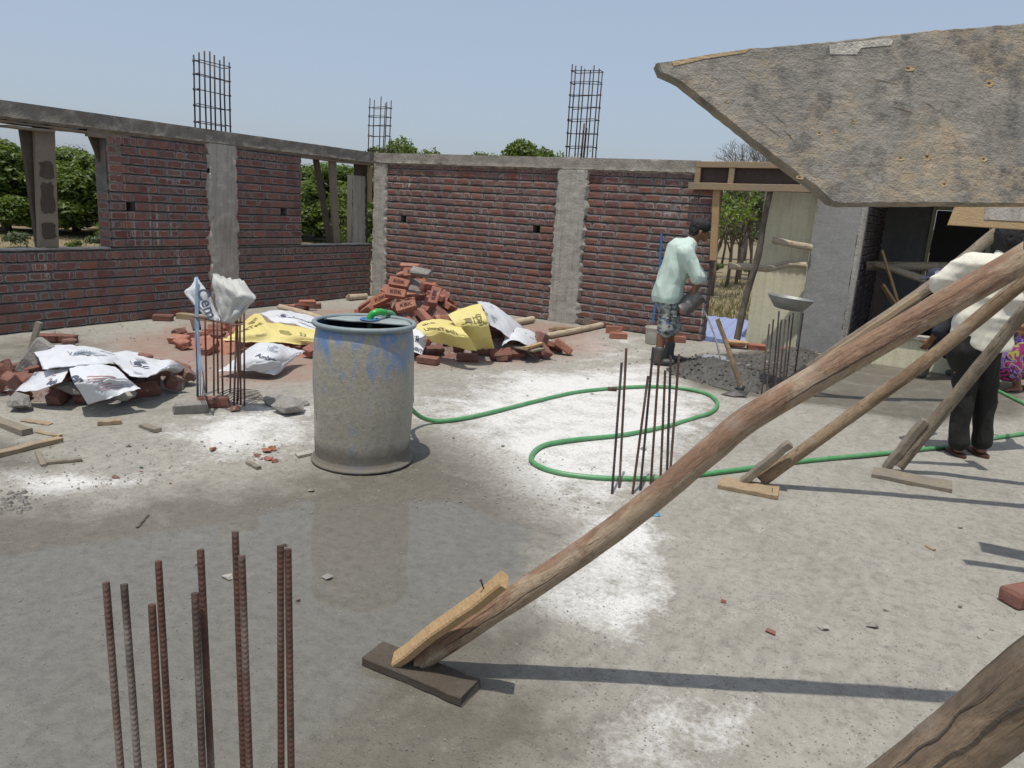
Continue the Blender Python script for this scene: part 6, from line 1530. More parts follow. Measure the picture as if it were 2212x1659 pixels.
def man_mint():
    foot = FL(1433, 786); dp = (foot-CAM).dot(FW); s = F0/dp     # px per metre
    W = Matrix.Translation(foot) @ Matrix((SD, BK, Vector((0, 0, 1)))).transposed().to_4x4()
    Wi = W.inverted()
    def L(a, b, y=0.):
        d = ray(a, b); return Wi @ (CAM+d*(((foot-CAM).dot(BK)+y)/d.dot(BK)))
    t = thing('person', 'man in mint shirt, camouflage shorts and boots pouring water from a tin', 'person', foot)
    hd = L(1512, 497, .0); nk = L(1494, 522); ch = L(1473, 545); wa_ = L(1448, 612); hp = L(1445, 640)
    kneeL = L(1438, 706, -.07); kneeR = L(1453, 703, .09); ankL = L(1424, 762, -.09); ankR = L(1447, 748, .13)
    shL = L(1484, 545, -.17); elL = L(1507, 597, -.2); wrL = L(1499, 632, -.17); shR = L(1488, 545, .17); elR = L(1512, 600, .16); wrR = L(1500, 634, .06)
    skull = [(hd+Vector((-.006, 0, .022)), .088, hd+Vector((.010, 0, -.012)), .082, (1.04, .86, 1.08)), (hd+Vector((.038, 0, -.05)), .052, hd+Vector((.058, 0, -.085)), .036, (1, .9, 1)), (hd+Vector((-.03, 0, -.05)), .062, nk+Vector((-.01, 0, -.02)), .06)]
    face = [(hd+Vector((.092, 0, -.018)), .010, hd+Vector((.112, 0, -.048)), .013), (hd+Vector((.085, -.02, -.075)), .012, hd+Vector((.085, .02, -.075)), .012), (hd+Vector((-.012, -.083, -.02)), .02, hd+Vector((-.016, -.088, -.045)), .013, (1, .5, 1.2)), (hd+Vector((-.012, .083, -.02)), .02, hd+Vector((-.016, .088, -.045)), .013, (1, .5, 1.2))]
    parts = skull+face+chain([(nk, .062), (ch, .13), (wa_, .115), (hp, .13)], (1, 1.2, 1))
    for k_, a_ in ((kneeL, ankL), (kneeR, ankR)): parts += chain([(hp+Vector((0, k_.y, -.02)), .09), (k_, .06), (k_.lerp(a_, .35)+Vector((-.02, 0, 0)), .058), (a_, .04)])
    for s_, e_, w_ in ((shL, elL, wrL), (shR, elR, wrR)): parts += chain([(s_, .056), (e_, .043), (e_.lerp(w_, .3), .042), (w_, .029)])
    parts += hand(wrL, (.0, .1, -1), (1, .2, 0), (.15, 1, .2), .95, .95)+hand(wrR, (.02, -.25, -1), (1, 0, 0), (.1, -1, .1), .95, .9)
    fuse(parts, 'body', 'skin', t, W, .0085, 3)
    # hair: cap of hair with fringe
    hp_ = [(hd+Vector((-.014, 0, .038)), .094, hd+Vector((.012, 0, .03)), .09, (1.04, .93, 1.0)), (hd+Vector((-.055, 0, -.01)), .07, hd+Vector((-.052, 0, -.04)), .056, (.9, 1.1, 1)), (hd+Vector((.06, 0, .055)), .05, hd+Vector((.088, 0, .022)), .022, (1, 1.35, 1))]
    fuse(hp_, 'hair', 'hair', t, W, .009, 2, .006, 3., wr_scale=40)
    # shirt, loose at the hem
    sh = chain([(nk+Vector((-.014, 0, -.03)), .078), (ch+Vector((-.012, 0, .0)), .158), (L(1459, 580), .158), (wa_+Vector((-.005, 0, 0)), .150), (L(1440, 640), .165)], (1, 1.2, 1))
    for s_, e_, w_ in ((shL, elL, wrL), (shR, elR, wrR)): sh += chain([(s_+Vector((-.02, 0, -.01)), .085), (e_, .068), (e_.lerp(w_, .12), .062)])
    def hem(bm):
        cut = L(1440, 648).z
        for v in bm.verts:
            if v.co.z < cut+.02 and v.co.x < .28: v.co.z = max(v.co.z, cut-.028+.012*math.sin(v.co.x*22+v.co.y*14)); 
    fuse(sh, 'shirt', 'shirt1', t, W, .010, 3, .017, 1., hem, 5., (1.5, .8, .6))
    col = chain([(nk+Vector((-.03, -.06, -.015)), .022), (nk+Vector((-.055, 0, .0)), .024), (nk+Vector((-.03, .06, -.015)), .022)]); fuse(col, 'collar', 'shirt1', t, W, .008, 2)
    st = chain([(hp+Vector((0, 0, .03)), .140), (hp+Vector((0, 0, -.06)), .14)], (1, 1.12, 1))
    for k_ in (kneeL, kneeR): st += chain([(hp+Vector((0, k_.y*.9, -.06)), .112), (hp.lerp(k_, .6)+Vector((0, k_.y*.3, 0)), .10), (k_+Vector((0, 0, -.02)), .095), (k_.lerp(ankL if k_ is kneeL else ankR, .12), .092)])
    fuse(st, 'shorts', 'camo', t, W, .011, 4, .009, 5., None, 8, (1, 1, .6))
    MB().tube([W @ (kneeL+Vector((.0, -.105, .13))), W @ (kneeL+Vector((.09, -.07, .13)))], .006, 5).build('pocket_flap', MT['camo'], t)
    for nm, a_, y in (('left', ankL, 0), ('right', ankR, 0)):
        b = chain([(a_+Vector((.0, 0, .03)), .060), (a_+Vector((-.002, 0, -.02)), .058), (Vector((a_.x-.005, a_.y, .06)), .058)])+[(Vector((a_.x-.03, a_.y, .045)), .045, Vector((a_.x+.135, a_.y-.01, .042)), .045, (1, .95, .8))]
        fuse(b, 'boot', 'boot', t, Matrix.Translation((0, 0, 0)) @ W @ Matrix.Translation((0, 0, 0 if nm == 'left' else 0)), .009, 3, .003, 2.)
    # the tin he pours from
    c = W @ L(1493, 652, -.10); ax = (SD*.62+Vector((0, 0, .72))-BK*.15).normalized()
    tt = thing('tin_can', 'battered paint tin held by the man in the mint shirt, tipped to pour', 'tin', c)
    q = ax.to_track_quat('Z', 'Y').to_matrix().to_4x4(); M_ = Matrix.Translation(c) @ q
    m = MB(); m.lathe([(0, -.125), (.098, -.125), (.101, -.12), (.101, -.118), (.097, -.112), (.097, -.03), (.0985, -.027), (.097, -.024), (.097, .06), (.099, .063), (.097, .066), (.097, .12), (.101, .124), (.099, .128), (.092, .124), (.092, -.11), (0, -.11)], (0, 0, 0), 30, lambda r_, z, a: r_*(1+.02*mnoise.noise(Vector((math.cos(a)*2, math.sin(a)*2, z*14))))); m.v = [tuple(M_ @ Vector(v)) for v in m.v]; m.build('can', MT['tin'], tt, True, sharp=50)
    hl = [M_ @ Vector((.10*math.cos(a), .0, .10+.10*math.sin(a))) for a in np.linspace(0, math.pi, 14)]; MB().tube(hl, .0025, 6).build('wire_handle', MT['iron'], tt, True)
    # falling water
    a = c+ax*.11+SD*.085-Vector((0, 0, .0)); e = FL(1553, 785, .07)
    P = [a, a.lerp(e, .22)+Vector((0, 0, .03)), a.lerp(e, .5)+Vector((0, 0, .0)), e]; P = [W @ L(1517, 665, -.1), W @ L(1530, 690, -.1), W @ L(1541, 718, -.1), W @ L(1551, 752, -.1), W @ L(1556, 778, -.1)]
    P = [Vector((p.x, p.y, max(p.z, .07))) for p in P]
    m = MB(); m.tube(catmull(P, 6), [.008+.004*rnd.random() for _ in range(25)], 8, wob=.5); tag(m.build('water_stream', MT['water'], smooth=True), 'stream of water falling from the tin into the mortar heap', 'water')
man_mint()
def man_cream():
    foot = FL(2085, 985); dp = (foot-CAM).dot(FW); s = F0/dp
    W = Matrix.Translation(foot) @ Matrix((SD, BK, Vector((0, 0, 1)))).transposed().to_4x4()
    Wi = W.inverted()
    def L(a, b, y=0.):
        d = ray(a, b); return Wi @ (CAM+d*(((foot-CAM).dot(BK)+y)/d.dot(BK)))
    t = thing('person', 'man in cream dotted shirt and dark trousers seen from behind the poles', 'person', foot)
    hd = L(2180, 516, .05); nk = L(2172, 556, .03); ch = L(2160, 600); wa_ = L(2125, 690); hp = L(2108, 735)
    shL = L(2095, 575, 0); elL = L(2035, 612, .10); wrL = L(2085, 625, .34); shR = L(2235, 600, .02); elR = L(2262, 690, .14); wrR = L(2240, 720, .38)
    kL = L(2083, 850, .0); kR = L(2130, 855, .02); aL = L(2068, 962, 0); aR = L(2118, 960, .03)
    parts = [(hd+Vector((0, 0, .02)), .09, hd+Vector((0, .02, -.03)), .08, (.9, 1, 1.08)), (hd+Vector((0, -.02, -.06)), .062, nk, .06)]
    parts += [(hd+Vector((-.083, .01, -.01)), .02, hd+Vector((-.086, .01, -.035)), .013, (.5, 1, 1.2)), (hd+Vector((.083, .01, -.01)), .02, hd+Vector((.086, .01, -.035)), .013, (.5, 1, 1.2)), (hd+Vector((0, .088, -.02)), .01, hd+Vector((0, .105, -.04)), .013)]
    parts += chain([(nk, .065), (ch, .14), (wa_, .12), (hp, .135)], (1.15, .85, 1))
    for a, b, c in ((shL, elL, wrL), (shR, elR, wrR)): parts += chain([(a, .055), (b, .043), (c, .03)])
    for a, b in ((kL, aL), (kR, aR)): parts += chain([(hp+Vector((-.08 if a is kL else .08, 0, -.03)), .1), (a, .062), (b, .042)])+[(Vector((b.x, b.y-.02, .05)), .038, Vector((b.x+.04, b.y+.10, .042)), .034, (1, 1, .6))]
    parts += hand(wrL, (.3, 1, 0), (0, 0, 1), (1, -.2, 0), 1., .8)+hand(wrR, (-.3, 1, 0), (0, 0, 1), (-1, -.2, 0), 1., .8)
    fuse(parts, 'body', 'skin', t, W, .0095, 3)
    fuse([(hd+Vector((0, -.012, .036)), .108, hd+Vector((0, -.02, -.01)), .106, (.95, 1.02, 1.0)), (hd+Vector((0, -.05, -.03)), .088, hd+Vector((0, -.05, -.07)), .07, (1.05, .7, 1)), (hd+Vector((0, .05, .055)), .06, hd+Vector((0, .075, .03)), .04, (1.2, 1, 1))], 'hair', 'hair', t, W, .009, 2, .007, 2., wr_scale=38)
    sh = chain([(nk+Vector((0, 0, -.03)), .085), (ch+Vector((0, 0, -.02)), .165), (L(2150, 650), .172), (wa_, .172), (L(2118, 742), .182)], (1.15, .82, 1))
    sh += chain([(ch+Vector((-.1, 0, .05)), .11), (shL, .095), (shL.lerp(elL, .55), .085), (elL, .08), (elL.lerp(wrL, .3), .075)])+chain([(ch+Vector((.12, 0, .02)), .11), (shR, .095), (elR, .078), (elR.lerp(wrR, .2), .072)])
    def hem(bm):
        z0 = L(2118, 752).z
        for v in bm.verts:
            if v.co.z < z0+.03: v.co.z = max(v.co.z, z0-.02+.015*math.sin(v.co.x*19)-.10*(v.co.x-.15))
    fuse(sh, 'shirt', 'shirt2', t, W, .011, 4, .018, 4., hem, 4.5, (.45, .6, 1.7))
    tr = chain([(hp+Vector((0, 0, .06)), .15), (hp+Vector((0, 0, -.05)), .155)], (1.15, .85, 1))
    for a, b, dx in ((kL, aL, -.08), (kR, aR, .08)): tr += chain([(hp+Vector((dx, 0, -.07)), .112), (hp.lerp(a, .5)+Vector((dx*.4, 0, 0)), .094), (a, .074), (a.lerp(b, .6), .066), (b+Vector((0, -.01, .03)), .070)])
    fuse(tr, 'trousers', 'trous', t, W, .011, 4, .010, 6., None, 7, (1, 1, .7))
    for b in (aL, aR):
        c = W @ (b+Vector((.02, .05, 0))); m = MB(); n = 18; ring = [Vector((c.x, c.y, 0))+SD*(math.cos(a)*.047)+BK*(math.sin(a)*.135) for a in np.linspace(0, 6.283, n, endpoint=False)]
        m.add([q+Vector((0, 0, .002)) for q in ring]+[q+Vector((0, 0, .022)) for q in ring], [tuple(range(n))[::-1], tuple(range(n, 2*n))]+[(i, (i+1) % n, n+(i+1) % n, n+i) for i in range(n)]); m.build('sandal', MT['sandal'], t)
man_cream()
def man_cap():
    foot = FL(1990, 815); dp = (foot-CAM).dot(FW); s = F0/dp
    W = Matrix.Translation(foot) @ Matrix((SD, BK, Vector((0, 0, 1)))).transposed().to_4x4()
    Wi = W.inverted()
    def L(a, b, y=0.):
        d = ray(a, b); return Wi @ (CAM+d*(((foot-CAM).dot(BK)+y)/d.dot(BK)))
    t = thing('person', 'stooping man in a dark cap half hidden behind the cream-shirted man', 'person', foot)
    hd = L(2020, 602, -.02); nk = L(2042, 622, 0); ch = L(2075, 645); hp = L(2090, 715, .05)
    kL = L(2028, 742, -.08); kR = L(2055, 750, .12); aL = L(1996, 798, -.06); aR = L(2075, 800, .2)
    shL = L(2062, 660, -.16); elL = L(2028, 715, -.2); wrL = L(2010, 735, -.12); shR = L(2068, 655, .17); elR = L(2040, 715, .2); wrR = L(2020, 742, .12)
    parts = [(hd+Vector((0, 0, .0)), .088, hd+Vector((.015, 0, -.02)), .082, (1.05, .87, 1)), (hd+Vector((-.03, 0, -.055)), .05, hd+Vector((-.04, 0, -.085)), .034), (hd+Vector((-.088, 0, -.03)), .01, hd+Vector((-.1, 0, -.055)), .013), (hd+Vector((.02, -.083, -.02)), .02, hd+Vector((.02, -.087, -.045)), .013, (1, .5, 1.2)), (hd+Vector((.03, 0, -.05)), .055, nk, .06)]
    parts += chain([(nk, .065), (ch, .14), (hp, .13)], (1, 1.2, 1))
    for a, b in ((kL, aL), (kR, aR)): parts += chain([(hp+Vector((0, a.y, 0)), .09), (a, .06), (a.lerp(b, .35)+Vector((.02, 0, 0)), .058), (b, .042)])
    for a, b, c in ((shL, elL, wrL), (shR, elR, wrR)): parts += chain([(a, .055), (b, .042), (c, .03)])
    parts += hand(wrL, (-.5, .1, -1), (-1, 0, 0), (0, 1, 0), .95, .9)+hand(wrR, (-.5, -.1, -1), (-1, 0, 0), (0, -1, 0), .95, .9)
    fuse(parts, 'body', 'skin', t, W, .0095, 3)
    cp = fuse([(hd+Vector((.0, 0, .035)), .098, hd+Vector((.02, 0, .02)), .096, (1.05, .92, .92)), (hd+Vector((-.08, 0, .012)), .02, hd+Vector((-.15, 0, -.012)), .014, (1, 3.6, .6))], 'cap', 'cap', t, W, .009, 3)
    q = [W @ (hd+Vector((-.035+dx, -.092+abs(dx)*.25, .065+dz))) for dx, dz in ((-.03, -.028), (.028, -.026), (.034, .008), (.0, .034), (-.03, .018))]
    MB().add([p-BK*.012 for p in q], [(0, 1, 2, 3, 4)]).build('badge', MT['white'], cp)
    fuse([(hd+Vector((.04, 0, -.03)), .07, hd+Vector((.05, 0, -.05)), .05, (1, 1.15, 1))], 'hair', 'hair', t, W, .01, 2, .005, wr_scale=40)
    sh = chain([(nk+Vector((.02, 0, 0)), .085), (ch, .165), (ch.lerp(hp, .6), .155), (hp+Vector((0, 0, .03)), .155)], (1, 1.2, 1))
    for a, b, c in ((shL, elL, wrL), (shR, elR, wrR)): sh += chain([(a, .085), (a.lerp(b, .6), .075), (b, .068)])
    fuse(sh, 'shirt', 'darkshirt', t, W, .012, 4, .01, 8., None, 6)
    tr = chain([(hp+Vector((0, 0, .02)), .14), (hp+Vector((0, 0, -.05)), .14)], (1, 1.15, 1))
    for a in (kL, kR): tr += chain([(hp+Vector((0, a.y, -.03)), .11), (a, .082), (a+Vector((-.02, 0, -.06)), .08)])
    fuse(tr, 'shorts', 'darkshirt', t, W, .012, 4, .008, 9.)
    for a in (aL, aR):
        fuse(chain([(Vector((a.x, a.y, .20)), .062), (Vector((a.x-.005, a.y, .09)), .06), (Vector((a.x-.01, a.y, .055)), .055)])+[(Vector((a.x, a.y, .045)), .045, Vector((a.x-.13, a.y, .04)), .042, (1, .95, .8))], 'boot', 'boot', t, W, .01, 3)
man_cap()
def woman():
    foot = FL(2200, 848); dp = (foot-CAM).dot(FW); s = F0/dp
    W = Matrix.Translation(foot) @ Matrix((SD, BK, Vector((0, 0, 1)))).transposed().to_4x4()
    Wi = W.inverted()
    def L(a, b, y=0.):
        d = ray(a, b); return Wi @ (CAM+d*(((foot-CAM).dot(BK)+y)/d.dot(BK)))
    t = thing('person', 'barefoot person in bright patterned cotton cut off by the right edge', 'person', foot)
    hp = L(2262, 690, .1); kL = L(2185, 770, .0); kR = L(2200, 762, .2); aL = L(2198, 836, .02); aR = L(2235, 834, .22); ch = L(2255, 600, .1); nk = L(2245, 560, .1); hd = L(2235, 530, .1)
    parts = [(hd+Vector((0, 0, .02)), .088, hd+Vector((0, 0, -.03)), .075, (1, .87, 1.1)), (hd+Vector((-.08, 0, -.02)), .01, hd+Vector((-.1, 0, -.04)), .012), (hd+Vector((0, 0, -.06)), .055, nk, .052)]+chain([(nk, .06), (ch, .12), (hp, .14)], (1, 1.15, 1))
    for a, b in ((kL, aL), (kR, aR)): parts += chain([(hp, .1), (a, .062), (b, .04)])+[(Vector((b.x+.02, b.y, .035)), .034, Vector((b.x-.12, b.y-.02, .026)), .028, (1, 1.2, .75))]+[(Vector((b.x-.13, b.y-.02+dy, .018)), .013, Vector((b.x-.165+abs(dy)*.5, b.y-.022+dy*1.2, .014)), .010) for dy in (-.03, -.012, .004, .018, .03)]
    sL = L(2235, 590, -.1); eL = L(2205, 650, -.12); wL = L(2180, 700, .0); sR = L(2240, 590, .3); eR = L(2215, 655, .34); wR = L(2190, 700, .2)
    for a, b, c in ((sL, eL, wL), (sR, eR, wR)): parts += chain([(a, .05), (b, .038), (c, .027)])
    parts += hand(wL, (-.4, .3, -.8), (-1, 0, 0), (0, 1, 0), .9)+hand(wR, (-.4, -.3, -.8), (-1, 0, 0), (0, -1, 0), .9)
    fuse(parts, 'body', 'skin', t, W, .0095, 3)
    fuse([(hd+Vector((.02, 0, .03)), .095, hd+Vector((.04, 0, -.01)), .09), (hd+Vector((.09, 0, -.06)), .05, hd+Vector((.09, 0, -.08)), .045)], 'hair', 'hair', t, W, .01, 2, .005, wr_scale=36)
    fuse(chain([(nk+Vector((.01, 0, -.04)), .08), (ch, .14), (hp+Vector((0, 0, .05)), .155)], (1, 1.15, 1))+chain([(sL, .07), (sL.lerp(eL, .6), .06)])+chain([(sR, .07), (sR.lerp(eR, .6), .06)]), 'blouse', 'pink', t, W, .012, 4, .008)
    fuse([(hp, .16, kL+Vector((0, 0, .0)), .11), (hp, .16, kR, .11), (kL, .11, kL+Vector((.02, 0, -.15)), .13), (kR, .11, kR+Vector((.05, 0, -.18)), .12), (kL, .10, kR, .10)], 'skirt', 'sari', t, W, .012, 4, .014, 3., None, 8, (1.6, 1.6, .4))
    fuse(chain([(kR+Vector((.06, -.1, .02)), .06), (kR+Vector((.08, -.1, -.2)), .07)]), 'skirt_hem', 'pink', t, W, .012, 3, .006)
woman()

# ------------------------------------------------------------------ trees and scrub
def leaf_crown(name, cl, mat, nleaf, size, seed, shell=.75, droop=.3):
    """cl: clumps (centre, radius). leaves are small folded cards spread through the shells of the clumps"""
    rr = np.random.default_rng(seed); tot = sum(r_**2 for c, r_ in cl); V = []; Fc = []
    for c, r_ in cl:
        n = max(4, int(nleaf*r_**2/tot)); d = rr.normal(size=(n, 3)); d /= np.linalg.norm(d, axis=1)[:, None]; d[:, 2] = np.where(d[:, 2] < -.35, -d[:, 2]*.6, d[:, 2])
        rad = r_*(shell+(1-shell)*rr.random(n))*(1+.18*np.array([mnoise.noise(Vector((float(q[0])*2.5+c[0], float(q[1])*2.5+c[1], float(q[2])*2.5))) for q in d])); P = np.array(c)+d*rad[:, None]*np.array([1, 1, .85])
        for p, q in zip(P, d):
            n_ = Vector(q)+Vector(rr.normal(size=3)*.45)+Vector((0, 0, .35)); n_.normalize(); t_ = n_.orthogonal().normalized(); a = rr.uniform(0, 6.283); t_ = Quaternion(n_, a) @ t_; t_.z -= droop; t_.normalize(); b = n_.cross(t_).normalized(); s_ = size*rr.uniform(.6, 1.35); p = Vector(p); o = len(V)
            V += [p-t_*s_*.5, p+b*s_*.26, p+t_*s_*.55-n_*s_*.12, p-b*s_*.26]; Fc += [(o, o+1, o+2), (o, o+2, o+3)]
    me = bpy.data.meshes.new(name); me.from_pydata([tuple(v) for v in V], [], Fc); me.materials.append(MT[mat]); return me
def crown_clumps(w_, h, z0, n, seed, cr):
    rr = random.Random(seed); out = []
    for k in range(n):
        a = rr.uniform(0, 6.283); e = rr.uniform(-.1, 1)**1; r_ = math.cos(e*math.pi/2)**.6; rad = w_*r_*rr.uniform(.55, 1); out.append(((math.cos(a)*rad, math.sin(a)*rad, z0+h*(.05+.95*max(0, math.sin(e*math.pi/2)))*rr.uniform(.72, 1)), cr*rr.uniform(.6, 1.25)))
    return out
def trunk_mesh(h, r_, cl, seed, mat='bark', nb=9):
    rr = random.Random(seed); m = MB(); top = Vector((rr.uniform(-.3, .3), rr.uniform(-.3, .3), h)); m.tube(catmull([(0, 0, -.2), (rr.uniform(-.15, .15), rr.uniform(-.15, .15), h*.5), top], 4), list(np.linspace(r_, r_*.6, 9)), 8, wob=.2)
    for c, q in cl[:nb]: c = Vector(c); a = top*rr.uniform(.55, 1); m.tube(catmull([a, a.lerp(c, .5)+Vector((0, 0, -.12*c.length*.2)), c], 3), [r_*.45, r_*.4, r_*.35, r_*.3, r_*.25, r_*.2, r_*.14], 6)
    me = bpy.data.meshes.new('trunk'); me.from_pydata([tuple(v) for v in m.v], [], m.f); me.materials.append(MT[mat]); return me
VAR = []
for k in range(4):
    cl = crown_clumps(3.7, 6.2, .7, 84, 20+k, 1.05); VAR.append((trunk_mesh(2.0, .28, cl, k), leaf_crown('crown', cl+[((0, 0, 4.0), 2.6), ((0, 0, 2.2), 2.8)], 'leafA', 20000, .32, 30+k)))
def tree(label, loc, sc, var, rot, grp='mango trees beyond the left wall', mats=None):
    t = thing('mango_tree', label, 'tree', loc, grp); M_ = Matrix.Translation(loc) @ Matrix.Rotation(rot, 4, 'Z') @ Matrix.Diagonal((sc[0], sc[0], sc[1], 1)); link('trunk', VAR[var][0], t, M_)
    o = link('crown', VAR[var][1], t, M_)
    if mats: o.data = o.data.copy(); o.data.materials[0] = MT[mats]
    return t
def gnd(a, dist):
    d = ray(a, 440); d = Vector((d.x, d.y, 0)).normalized(); return Vector((d.x*dist, d.y*dist, GZ))
def topz(a, b, dist):
    d = ray(a, b); return CAM_H+d.z/math.hypot(d.x, d.y)*dist
# through the left window and over the wall: (pixel x, pixel y of the top, distance, variant, label)
TR = [(-130, 300, 80, 0, 'dense mango tree at the extreme left beyond the wide window'), (5, 296, 74, 1, 'large mango tree seen left of the stained prop plank'), (95, 322, 92, 2, 'mango tree behind the stained prop plank'), (160, 318, 78, 3, 'mango tree in the middle of the wide window'), (225, 322, 70, 0, 'mango tree beside the right jamb of the wide window'), (300, 330, 84, 1, 'mango tree hidden mostly by the shaded wall left of the pale column'), (620, 352, 84, 1, 'mango tree at the left of the narrow corner window'), (690, 348, 88, 2, 'mango tree seen between the props of the narrow window'), (745, 356, 76, 3, 'mango tree at the right of the narrow corner window')]
for i, (a, b, ds, v, lab) in enumerate(TR):
    loc = gnd(a, ds); z = topz(a, b, ds); h = (z-GZ)/7.6; tree(lab, loc, (h*1.45, h), v, i*1.7)
for i, (a, b, ds, v, sx, lab) in enumerate([(815, 312, 62, 2, .8, 'low tree top behind the corner cage'), (895, 298, 58, 0, .85, 'rounded tree top over the back wall right of the corner cage'), (1110, 299, 66, 1, .8, 'tree top over the middle of the back wall'), (1170, 318, 70, 3, .7, 'lower tree top over the back wall by the leaning cage'), (1040, 326, 64, 2, .7, 'small tree top over the back wall, left of the middle one')]):
    loc = gnd(a, ds); z = topz(a, b, ds); h = (z-GZ)/7.6; tree(lab, loc, (h*sx, h), v, i*2.1+.5, 'tree tops over the back wall')
# a thin pale shrub by the leaning cage
def thin_tree(name, label, loc, h, seed, leafmat, nleaf, lsize, spread=1., mat='barkg', levels=4, grp=None, r0=.09, leafr=.5, trunk_frac=.4, n0=5):
    rr = random.Random(seed); t = thing(name, label, 'tree', loc, grp); m = MB(); tips = []
    def grow(p, d, L, r_, lv):
        q = p+d*L; b = (p+q)/2+Vector((rr.uniform(-1, 1), rr.uniform(-1, 1), 0))*L*.08; m.tube([p, b, q], [r_, r_*.85, r_*.68], 6 if lv > 1 else 4, cap=False)
        if lv == 0: tips.append(q); return
        for k in range(rr.choice((2, 3, 3))):
            nd = (d+Vector((rr.gauss(0, .55)*spread, rr.gauss(0, .55)*spread, rr.gauss(.12, .3)))).normalized(); grow(q if k else q.lerp(p, .15), nd, L*rr.uniform(.6, .85), r_*.62, lv-1)
            if lv <= 2: tips.append(q.lerp(p, rr.random()))
    base = Vector(loc); d0 = Vector((rr.uniform(-.08, .08), rr.uniform(-.08, .08), 1)).normalized(); L0 = h*trunk_frac; m.tube([base-Vector((0, 0, .2)), base+d0*L0*.5+Vector((.05, 0, 0)), base+d0*L0], [r0, r0*.85, r0*.75], 8)
    for k in range(n0): grow(base+d0*L0*rr.uniform(.6, 1), (d0+Vector((rr.gauss(0, .6)*spread, rr.gauss(0, .6)*spread, .25))).normalized(), h*.2, r0*.5, levels-1)
    m.build('trunk', MT[mat], t, True)
    if nleaf:
        me = leaf_crown('crown', [(tuple(q), leafr) for q in rr.sample(tips, min(len(tips), 160))], leafmat, nleaf, lsize, seed, .15); link('crown', me, t)
    return t
loc = gnd(1262, 40); thin_tree('young_tree', 'spindly pale-leaved tree top showing behind the leaning cage', loc, topz(1262, 300, 40)-GZ, 3, 'leafB', 700, .16, .8, leafr=.35)
loc = gnd(1615, 60); thin_tree('bare_tree', 'bare grey branching tree rising behind the lintel formwork', loc, topz(1605, 262, 60)-GZ, 5, 'leafD', 900, .10, .95, levels=6, leafr=.6, r0=.2, trunk_frac=.42, n0=7)
loc = gnd(1700, 64); thin_tree('bare_tree', 'second bare tree partly behind the formwork panel', loc, topz(1690, 285, 64)-GZ, 6, 'leafD', 700, .10, .95, levels=6, leafr=.6, r0=.2, trunk_frac=.42, n0=7)
for i, (a, ds, sd, lm, nl, lab, tp) in enumerate(((1560, 46, 11, 'leafB', 800, 'slender yellow-green tree beside the doorway post', 395), (1592, 52, 12, 'leafC', 1400, 'slender dark-trunked tree in the middle of the doorway', 380), (1612, 55, 13, 'leafC', 1800, 'slender tree just left of the stick prop in the doorway', 385), (1640, 60, 14, 'leafB', 900, 'leafy tree seen by the edge of the cream wall', 390), (1575, 80, 15, 'leafC', 5000, 'dull green tree far behind in the doorway', 400), (1625, 90, 16, 'leafC', 5000, 'hazy green tree furthest off in the doorway', 395))):
    loc = gnd(a, ds); thin_tree('slender_tree', lab, loc, topz(a, tp, ds)-GZ, sd, lm, nl, .26, .75, 'bark', 5, 'trees seen through the doorway', .13, .8)
thin_tree('bare_tree', 'tiny leafless tree top against the sky over the wide window trees', gnd(150, 120), topz(150, 296, 120)-GZ, 17, 'leafD', 500, .3, .7, 'barkg', 4, None, .15, .7)
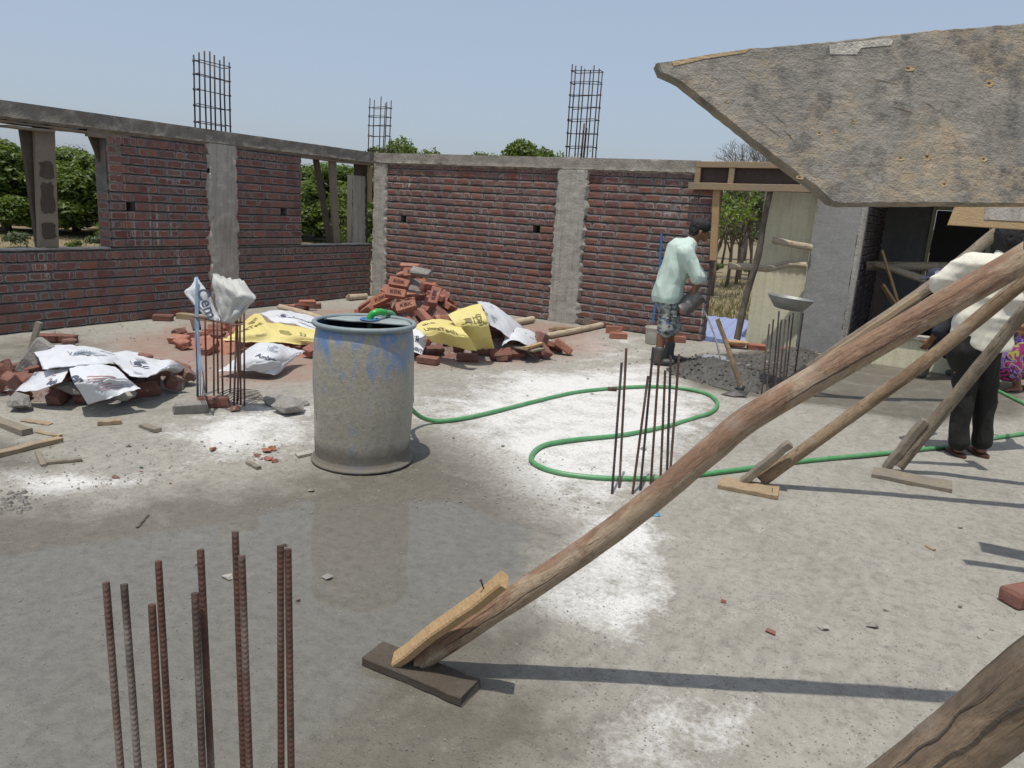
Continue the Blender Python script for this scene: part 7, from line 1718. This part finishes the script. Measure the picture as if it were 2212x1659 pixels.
# scrub and dry grass on the field
def bush_mesh(seed, mat, n=700): return leaf_crown('bush_leaves', [((rnd.uniform(-.5, .5), rnd.uniform(-.5, .5), rnd.uniform(.2, .6)), rnd.uniform(.3, .55)) for _ in range(7)], mat, n, .2, seed, .3)
BU = [bush_mesh(60+i, 'leafC' if i % 2 else 'leafA') for i in range(4)]
rr = random.Random(31)
for i in range(14, 22):
    if i < 14: a, ds = 0, 60; where = 'before the trees in the wide window'
    elif i < 18: a, ds = (-40, 35, 150, 205)[i-14], rr.uniform(56, 66); where = ('at the far left edge of the wide window', 'left of the stained plank in the wide window', 'in the middle of the wide window', 'at the right of the wide window')[i-14]
    elif i < 20: a, ds = (672, 742)[i-18], rr.uniform(55, 66); where = ('left in the narrow window', 'right in the narrow window')[i-18]
    else: a, ds = (1568, 1630)[i-20], rr.uniform(60, 75); where = ('by the timber post in the doorway', 'by the stick prop in the doorway')[i-20]
    o = link('scrub_bush', BU[i % 4], None, Matrix.Translation(gnd(a, ds)) @ Matrix.Rotation(i, 4, 'Z') @ Matrix.Scale(rr.uniform(.6, 1.2), 4)); tag(o, f'low scrubby bush on the dry field {where}', 'bush', 'scrub bushes on the field')
def far_wood():
    rr = np.random.default_rng(9); cl = []
    for k in range(420):
        a = rr.uniform(-1.25, .75); d = rr.uniform(150, 230); h = rr.uniform(1.5, 6.5)
        for q in range(3): cl.append(((math.sin(a)*d+rr.uniform(-3, 3), math.cos(a)*d+rr.uniform(-3, 3), GZ+h*(.3+.33*q)), rr.uniform(1.6, 3.2)))
    tag(link('far_wood', leaf_crown('far_wood', cl, 'leafC', 52000, 1.0, 77, .5)), 'belt of dull green trees far off along the field edge', 'trees', kind='stuff')
far_wood()
def grass():
    vs = []; fs = []; rr = random.Random(3)
    for (x0, x1, d0, d1, n) in ((-120, 260, 22, 66, 5000), (640, 760, 25, 70, 2600), (1530, 1660, 14, 60, 4200)):
        for k in range(n):
            p = gnd(rr.uniform(x0, x1), d0*(d1/d0)**rr.random()); h = rr.uniform(.12, .5); a = rr.uniform(0, 6.283); w_ = rr.uniform(.015, .05); o = len(vs); q = Vector((math.cos(a), math.sin(a), 0)); l_ = Vector((rr.uniform(-.3, .3), rr.uniform(-.3, .3), 0))*h
            z = .35*mnoise.fractal(Vector((p.x*.05, (p.y-30)*.05, 0)), 1, 2, 3) if math.hypot(p.x, p.y-30) > 12 else 0
            p = p+Vector((0, 0, z-.05)); vs += [tuple(p-q*w_), tuple(p+q*w_), tuple(p+l_+Vector((0, 0, h)))]; fs.append((o, o+1, o+2))
    tag(MB().add(vs, fs).build('dry_grass', MT['grass']), 'dry straw-coloured grass over the field', 'grass', kind='stuff')
grass()
